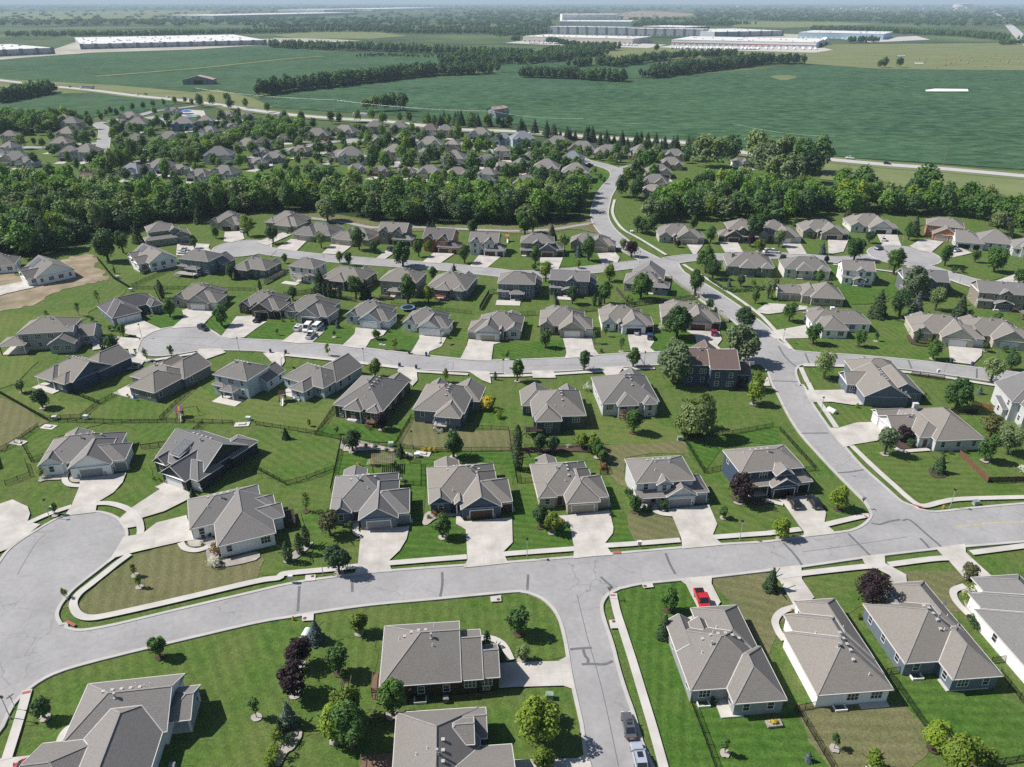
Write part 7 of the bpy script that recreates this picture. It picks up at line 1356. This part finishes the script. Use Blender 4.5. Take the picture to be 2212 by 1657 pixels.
for k in range(n): a, b_ = 6.283 * k / n, 6.283 * (k + 1) / n; m.face([(2.1 * math.cos(a), 2.1 * math.sin(a), .93), (2.55 * math.cos(a), 2.55 * math.sin(a), .93), (2.55 * math.cos(b_), 2.55 * math.sin(b_), .93), (2.1 * math.cos(b_), 2.1 * math.sin(b_), .93)])
m.build('rim_pad', simple('pad_blue', (.12, .28, .60), .5), e); m = MB()
for k in range(6): a = k * 1.047; m.cyl(2.4 * math.cos(a), 2.4 * math.sin(a), 0, .92, .04, n=5)
m.build('legs_frame', STEEL, e)
def table(lb, s, c):
    p = pts(s)[0]; e = tag(empty('patio_table', (p[0], p[1], .2), rt.uniform(0, 3)), lb, 'table'); m = MB(); m.cyl(0, 0, .68, .74, .6, n=12); m.build('tabletop', c, e); m = MB(); m.cyl(0, 0, 0, .68, .05, n=6); m.cyl(0, 0, 0, .04, .3, n=8); m.build('pedestal', BLACK, e)
def chair(lb, s, c, g=None):
    p = pts(s)[0]; e = tag(empty('patio_chair', (p[0], p[1], .2), rt.uniform(0, 6)), lb, 'chair', g); m = MB(); m.box(-.3, .3, -.3, .3, .38, .44); m.build('seat', c, e); m = MB(); m.bar((-.28, .3, .9), (.28, .3, .9), .05); m.face([(-.28, .28, .44), (.28, .28, .44), (.28, .4, 1.0), (-.28, .4, 1.0)]); m.build('backrest', c, e)
    for x in (-.26, .26):
        for y in (-.26, .26): m = MB(); m.box(x - .03, x + .03, y - .03, y + .03, 0, .38); m.build('leg', BLACK, e)
for i, s in enumerate(['c0 1105,120', 'c0 1165,130', 'c0 1190,110', 'c0 1175,150']): chair('blue patio chair on the slab of the grey patio house', s, CVB, 'blue patio chairs')
for s in ['c0 2040,70', 'c0 2070,90', 'c0 2090,60', 'c0 2020,95']: chair('dark patio chair on the light blue two-storey terrace', s, BLACK, 'dark terrace chairs')
for s in ['b1 2130,830', 'b1 2150,850', 'b1 2185,830', 'b2 70,875', 'b2 100,870', 'b1 2200,860']: chair('dark chair on the furnished white patio', s, BLACK, 'chairs on the white patio')
table('round dark table on the light blue two-storey terrace', 'c0 2055,85', BLACK); table('round pale table on the sunroom house patio', 'c1 320,150', TRIM); table('round dark table on the furnished white patio', 'b1 2165,840', DARKW); table('brown table on the slate ranch patio', 'e3 1590,930', WOOD)
p = pts('c1 332,125')[0]; e = tag(empty('closed_parasol', (p[0], p[1], .2)), 'closed red parasol on the sunroom house patio', 'parasol'); m = MB(); m.cyl(0, 0, 0, 2.4, .04, n=6); m.build('pole', STEEL, e); m = MB(); m.cyl(0, 0, .9, 2.4, .28, .05, 8); m.build('canopy', CVR, e)
p = pts('e3 50,1290')[0]; e = tag(empty('flower_box', (p[0], p[1], 0), rad(6)), 'square planter of yellow and white flowers on the lawn', 'planter'); m = MB(); m.box(-1.2, 1.2, -.6, .6, 0, .4); m.build('box', STONE, e)
C, N = crown_pts(9, 'shrub', 260); C = C * np.array([1.1, .5, .5]) + np.array([0, 0, .35]); link('flowers', leaf_mesh('flowers', C, N, np.full(260, .22), [FOL['F']], np.random.default_rng(1)), e)
for s, w in (('c0 420,380', 'behind the white twin-gable ranch'), ('c0 160,515', 'at the fence bend left of the white twin-gable ranch'), ('c0 2090,358', 'at the open slope corner'), ('c1 1440,612', 'behind the navy ranch')):
    p = pts(s)[0]; m = MB(); m.box(-1.9, 1.9, -1.1, 1.1, -.2, .18); m.box(-.9, .9, -.5, .5, .18, .45); tag(m.build('drain_slab', SLAB, loc=(p[0], p[1], 0), rz=rt.uniform(-.3, .3)), 'flat concrete drain slab ' + w, 'drain slab')
p = pts('b2 215,1165')[0]; e = tag(empty('flag_pole', (p[0], p[1], 0)), 'small red flag on a pole by the tan porch', 'flag'); m = MB(); m.cyl(0, 0, 0, 3.4, .03, n=5); m.build('pole', STEEL, e); m = MB(); m.box(0, .9, -.01, .01, 2.8, 3.35); m.build('flag_cloth', CVR, e)
# pool at the estate clubhouse
sheet('pool_deck', pts('a0 1500,330 1600,300 1760,310 1780,360 1600,370'), .3, DRIVE, 'pale deck round the estate pool', 'pool deck'); sheet('swimming_pool', pts('a0 1600,350 1700,345 1710,362 1620,366'), .34, simple('pool_water', (.08, .27, .36), .1), 'blue swimming pool by the clubhouse', 'pool')
p = pts('a0 1608,338')[0]; e = tag(empty('shade_sail', (p[0], p[1], 0)), 'bright blue shade canopy at the estate pool', 'canopy'); m = MB(); m.cyl(0, 0, 2.6, 4.2, 6, .2, 8); m.build('canopy', simple('canopy_blue', (.03, .15, .45), .6), e); m = MB(); m.cyl(0, 0, 0, 3, .12); m.build('pole', STEEL, e)
sheet('club_parking', pts('a0 1240,370 1330,355 1520,405 1500,440 1440,430'), .3, ROADM, 'grey parking lot by the clubhouse', 'parking lot')
# ------------------------------------------------------------------ fences
POSTM = {}
def fence(name, label, s, h=1.25, m=None, solid=False, step=2.4, pk=.13, cat='fence', posts=True):
    P = pts(s); m = m or BLACK; b = MB(); PP = []
    for a, c in zip(P[:-1], P[1:]):
        L = math.hypot(c[0] - a[0], c[1] - a[1]); n = max(1, round(L / step))
        for i in range(n): PP.append((a[0] + (c[0] - a[0]) * i / n, a[1] + (c[1] - a[1]) * i / n))
        A = Vector((a[0], a[1], 0)); B = Vector((c[0], c[1], 0)); Z = lambda z: Vector((0, 0, z))
        for z in ((.15, h - .12) if not solid else (.3, h - .3)): b.bar(A + Z(z), B + Z(z), .04, .06)
        k = int(L / pk); d = (B - A) / max(1, k)
        for i in range(k): q = A + d * (i + .5); b.bar(q + Z(.05), q + Z(h), (.03 if not solid else pk * .93), (.022 if not solid else .03))
    PP.append(P[-1]); o = b.build(name, m); tag(o, label, cat)
    if posts:
        key = (h, m.name)
        if key not in POSTM: q = MB(); q.box(-.045, .045, -.045, .045, -.1, h + .12); POSTM[key] = q.mesh('fence_post', m)
        for x, y in PP[:100]: link('post', POSTM[key], o, (x, y, 0))
    return o
MF = 'metal_fence'
fence(MF, 'black metal fence between the dry yard and the flower box yard', 'e2 1540,1090 1640,1350 1760,1680'); fence(MF, 'black metal fence right of the flower box yard', 'e3 230,1170 410,1135'); fence(MF, 'long black fence slanting below the long white ranch', 'e3 260,1180 560,1680'); fence(MF, 'black fence between the long white and slate ranches', 'e3 1020,850 1160,830'); fence(MF, 'black fence running down right of the long white ranch', 'e3 1050,870 1370,1340'); fence(MF, 'short black fence right of the slate ranch', 'e3 1925,755 2060,735'); fence(MF, 'black fence at the lower right corner', 'e3 2000,860 2260,1180'); fence(MF, 'black fence beside the tree at the bottom right', 'e3 1920,1640 2260,1590')
fence(MF, 'black fence crossing the trees above the stepped-roof ranch', 'e1 310,1350 620,1330 980,1290 1210,1260'); fence(MF, 'black fence by the gravel bed at the bottom', 'e1 185,1420 140,1600 120,1700')
fence(MF, 'long black fence along the slope, upper left corner', 'c0 -40,70 420,330 510,340'); fence(MF, 'straight black fence behind the twin-gable ranch', 'c0 510,340 900,345 1750,340 2010,355'); fence(MF, 'black fence left of the grey patio house', 'c0 440,310 700,300 850,180'); fence(MF, 'black fence from the blue patio house to the corner', 'c0 640,95 860,180 1020,95'); fence(MF, 'black fence beside the play set', 'c0 1380,320 1520,180 1700,25'); fence(MF, 'black fence joining the drain slab, left edge', 'c0 0,590 130,520 330,380'); fence(MF, 'black fence down to the lamp by the white ranch', 'c0 190,530 270,680 380,640'); fence(MF, 'black fence low at the left edge', 'c0 50,880 260,800 225,690'); fence(MF, 'black fence right of the striped yard', 'c0 1640,450 1750,350'); fence(MF, 'short black fence by the metal dormer house', 'c0 1220,565 1450,540')
fence(MF, 'black fence below the bright fenced yard', 'c1 0,360 510,440 735,490'); fence(MF, 'black fence between bright yard and dark brown walkout', 'c1 515,455 640,270 780,75'); fence(MF, 'black fence round the worn slope patch', 'c1 0,740 260,880 440,830 670,745'); fence(MF, 'black fence left of the pergola garden', 'c1 740,480 690,720 645,930'); fence(MF, 'black fence behind the dark brown walkout', 'c1 740,500 1060,540 1200,545 1340,300 1430,305'); fence(MF, 'long black fence behind the navy ranch', 'c1 1200,555 1520,590 2200,585'); fence(MF, 'black fence right of the brown fenced yard', 'c1 1880,395 2180,405 2205,580'); fence(MF, 'black dog run fence beside the pergola garden', 'c1 1325,690 1425,700 1425,885 1290,880'); fence(MF, 'black fence between navy and stone-pier ranches', 'c2 0,600 45,860 185,850', 1.3); fence(MF, 'black fence along the back shrubs', 'c2 110,560 560,550 760,560 830,780 760,785'); fence(MF, 'black fence round the striped corner yard', 'c2 1655,770 1480,480 1640,465 1900,440 2250,375'); fence(MF, 'black fence between the blue house and road', 'c3 100,405 410,750 320,760'); fence(MF, 'short black fence left of the striped corner yard', 'c2 1660,775 1800,745')
RF = simple('russet_fence', (.165, .08, .05), .85, .2, 2); GF = simple('weathered_fence', (.115, .10, .085), .9, .25, 2); PF = simple('pale_fence', (.42, .40, .35), .85, .15, 2)
WF = 'wooden_fence'
fence(WF, 'russet wooden fence running down the striped lawn', 'c3 1650,620 1895,855', 1.5, RF, True, 2.4, .16); fence(WF, 'dark wooden fence leaving at the right edge', 'c3 1895,858 2300,850', 1.6, DARKW, True, 2.4, .16); fence(WF, 'orange-brown fence with gate by the pale edge house', 'c3 1760,190 1910,225 2040,250', 1.5, simple('orange_fence', (.36, .14, .05), .85, .2, 2), True, 2.4, .16); fence(WF, 'dark board fence behind the red fence ranch', 'c3 1250,260 1800,265', 1.5, DARKW, True, 2.4, .16)
fence(WF, 'pale board fence left of the cream two-storey', 'b1 70,730 240,640 270,640', 1.8, PF, True, 2.4, .16); fence(WF, 'weathered fence behind the evergreens', 'b1 240,830 430,810 480,800 740,860 870,880', 1.8, GF, True, 2.4, .16); fence(WF, 'dark board fence along the grey twin-bay walkout yard', 'b1 1930,950 2010,810 2100,800', 1.8, GF, True, 2.4, .16); fence(WF, 'dark fence between the blue two-storey yards', 'b2 375,905 345,790 440,775', 1.8, GF, True, 2.4, .16); fence(WF, 'grey fence between flag and white garage houses', 'b2 590,965 970,925 1100,905 1500,860 1610,845', 1.8, GF, True, 2.4, .16); fence(WF, 'grey fence behind the cream house tree', 'b2 900,780 985,880', 1.6, GF, True, 2.4, .16); fence(WF, 'pale picket fence along the bending road', 'b2 1380,690 1470,760 1620,850 1760,960 1870,1050 1780,1060', 1.5, PF, True, 2.4, .2); fence(WF, 'short fence behind the stone chimney house', 'b2 1270,700 1375,690', 1.7, GF, True, 2.4, .16); fence(WF, 'dark picket fence on the right street', 'b3 1235,1510 1380,1535 1520,1555', 1.3, DARKW, True, 2.4, .2); fence(WF, 'dark fence left of the flag house', 'b2 70,1000 200,990', 1.7, GF, True, 2.4, .16)
fence(MF, 'black fence from the white solar house to the cul-de-sac yards', 'b0 840,510 980,680 1130,770 1600,770 1700,770', 1.3); fence(MF, 'black fence slanting below the navy deck house', 'b0 1140,750 1440,620 1550,610', 1.3); fence(MF, 'black fence beside the corner-garage yard', 'b0 1335,775 1390,890 1500,880', 1.3); fence(MF, 'black fence behind the dormer white house', 'b1 1170,910 1860,985', 1.3); fence(MF, 'black fence behind the dark craftsman house', 'b0 1960,780 2209,785', 1.3); fence(MF, 'fence above the brown two-storey house', 'b1 1080,240 1330,280', 1.3, None, False, 2.4, .2)
m = MB()
C, N = crown_pts(77, 'shrub', 10); P = smooth(pts('b2 1700,690 1760,730 1880,790 2180,770'), 8); r_ = np.random.default_rng(5); n = 1800; k = r_.integers(0, len(P) - 1, n); t = r_.random(n); PA = np.array(P); X = PA[k] + (PA[k + 1] - PA[k]) * t[:, None]; a = r_.random(n) * 3.14159
C = np.stack([X[:, 0] + .1 * r_.normal(size=n), X[:, 1] + np.cos(a) * .8, np.sin(a) * 1.3], 1); N = np.stack([r_.normal(size=n) * .4, np.cos(a), np.sin(a)], 1)
tag(link('hedge', leaf_mesh('hedge', C, N, np.full(n, .35), [FOL['D']], r_)), 'clipped dark hedge curving round the green-grey house', 'hedge')
# ------------------------------------------------------------------ power line along the highway
PT = ['a0 1700,215', 'a1 693,330', 'a1 2035,440', 'a2 618,510', 'a2 1213,548', 'a2 1873,556', 'a3 558,685', 'a3 1515,770', 'a3 2500,860']
tops = []
for s in PT:
    p = pts(s)[0]; m = MB(); m.cyl(0, 0, 0, 13, .2, .13, 6); e = m.build('utility_pole', simple('pole_wood', (.26, .22, .18), .9), loc=(p[0], p[1], 0)); tag(e, 'tall thin utility pole beside the highway', 'utility pole', 'utility poles along the highway'); m = MB(); m.box(-1.1, 1.1, -.08, .08, 12.2, 12.4); m.build('crossarm', DARKW, e); tops.append(Vector((p[0], p[1], 12.6)))
m = MB()
for a, c in zip(tops[:-1], tops[1:]):
    L = [a.lerp(c, k / 10) - Vector((0, 0, 2.2 * 4 * (k / 10) * (1 - k / 10))) for k in range(11)]; m.tube(L, .045, 4)
tag(m.build('power_line', STEEL), 'sagging power line strung along the highway poles', 'power line')
# ------------------------------------------------------------------ haze, sky, sun, camera
m = MB(); m.box(-E_ - 50, E_ + 50, -900, E_ + 50, -2, 130); hz = m.build('haze', []); 
hm = bpy.data.materials.new('haze'); hm.use_nodes = True; n = hm.node_tree.nodes; n.clear(); vo = n.new('ShaderNodeVolumePrincipled'); ou = n.new('ShaderNodeOutputMaterial'); hm.node_tree.links.new(vo.outputs[0], ou.inputs['Volume'])
vo.inputs['Color'].default_value = (.66, .84, 1.0, 1); vo.inputs['Density'].default_value = HAZE; vo.inputs['Anisotropy'].default_value = 0
hz.data.materials.append(hm); tag(hz, 'thin bluish haze over the whole landscape', 'haze', kind='stuff')
w = bpy.data.worlds.new('World'); scene.world = w; w.use_nodes = True; n = w.node_tree.nodes; bg = n['Background']; sky = n.new('ShaderNodeTexSky'); sky.sky_type = 'NISHITA'; sky.sun_disc = False
SUN_EL, SUN_AZ = rad(47.5), rad(170.5)      # direction towards the sun: left and slightly away
sky.sun_elevation = SUN_EL; sky.sun_rotation = math.pi / 2 - SUN_AZ; sky.air_density = 1.0; sky.dust_density = .6; sky.altitude = 300
w.node_tree.links.new(sky.outputs[0], bg.inputs[0]); bg.inputs[1].default_value = SKY_S
ld = bpy.data.lights.new('sun', 'SUN'); ld.energy = SUN_S; ld.angle = rad(.53); ld.color = (1, .955, .89); so = bpy.data.objects.new('sun', ld); COL.objects.link(so)
so.rotation_euler = Vector((math.cos(SUN_EL) * math.cos(SUN_AZ), math.cos(SUN_EL) * math.sin(SUN_AZ), math.sin(SUN_EL))).to_track_quat('Z', 'Y').to_euler(); so.location = (0, 200, 300)
cd = bpy.data.cameras.new('camera'); cam = bpy.data.objects.new('camera', cd); COL.objects.link(cam); cam.location = (0, 0, HC); cam.rotation_euler = (math.pi / 2 - PITCH, 0, 0)
cd.sensor_fit = 'HORIZONTAL'; cd.sensor_width = 36; cd.lens = FL / 2212 * 36; cd.clip_start = 1; cd.clip_end = 90000; scene.camera = cam
vs = scene.view_settings; vs.view_transform = 'Standard'; vs.look = 'None'; vs.exposure = EXPO; vs.gamma = 1
scene.cycles.max_bounces = 5; scene.cycles.diffuse_bounces = 2; scene.cycles.glossy_bounces = 2; scene.cycles.volume_bounces = 0; scene.cycles.use_denoising = False
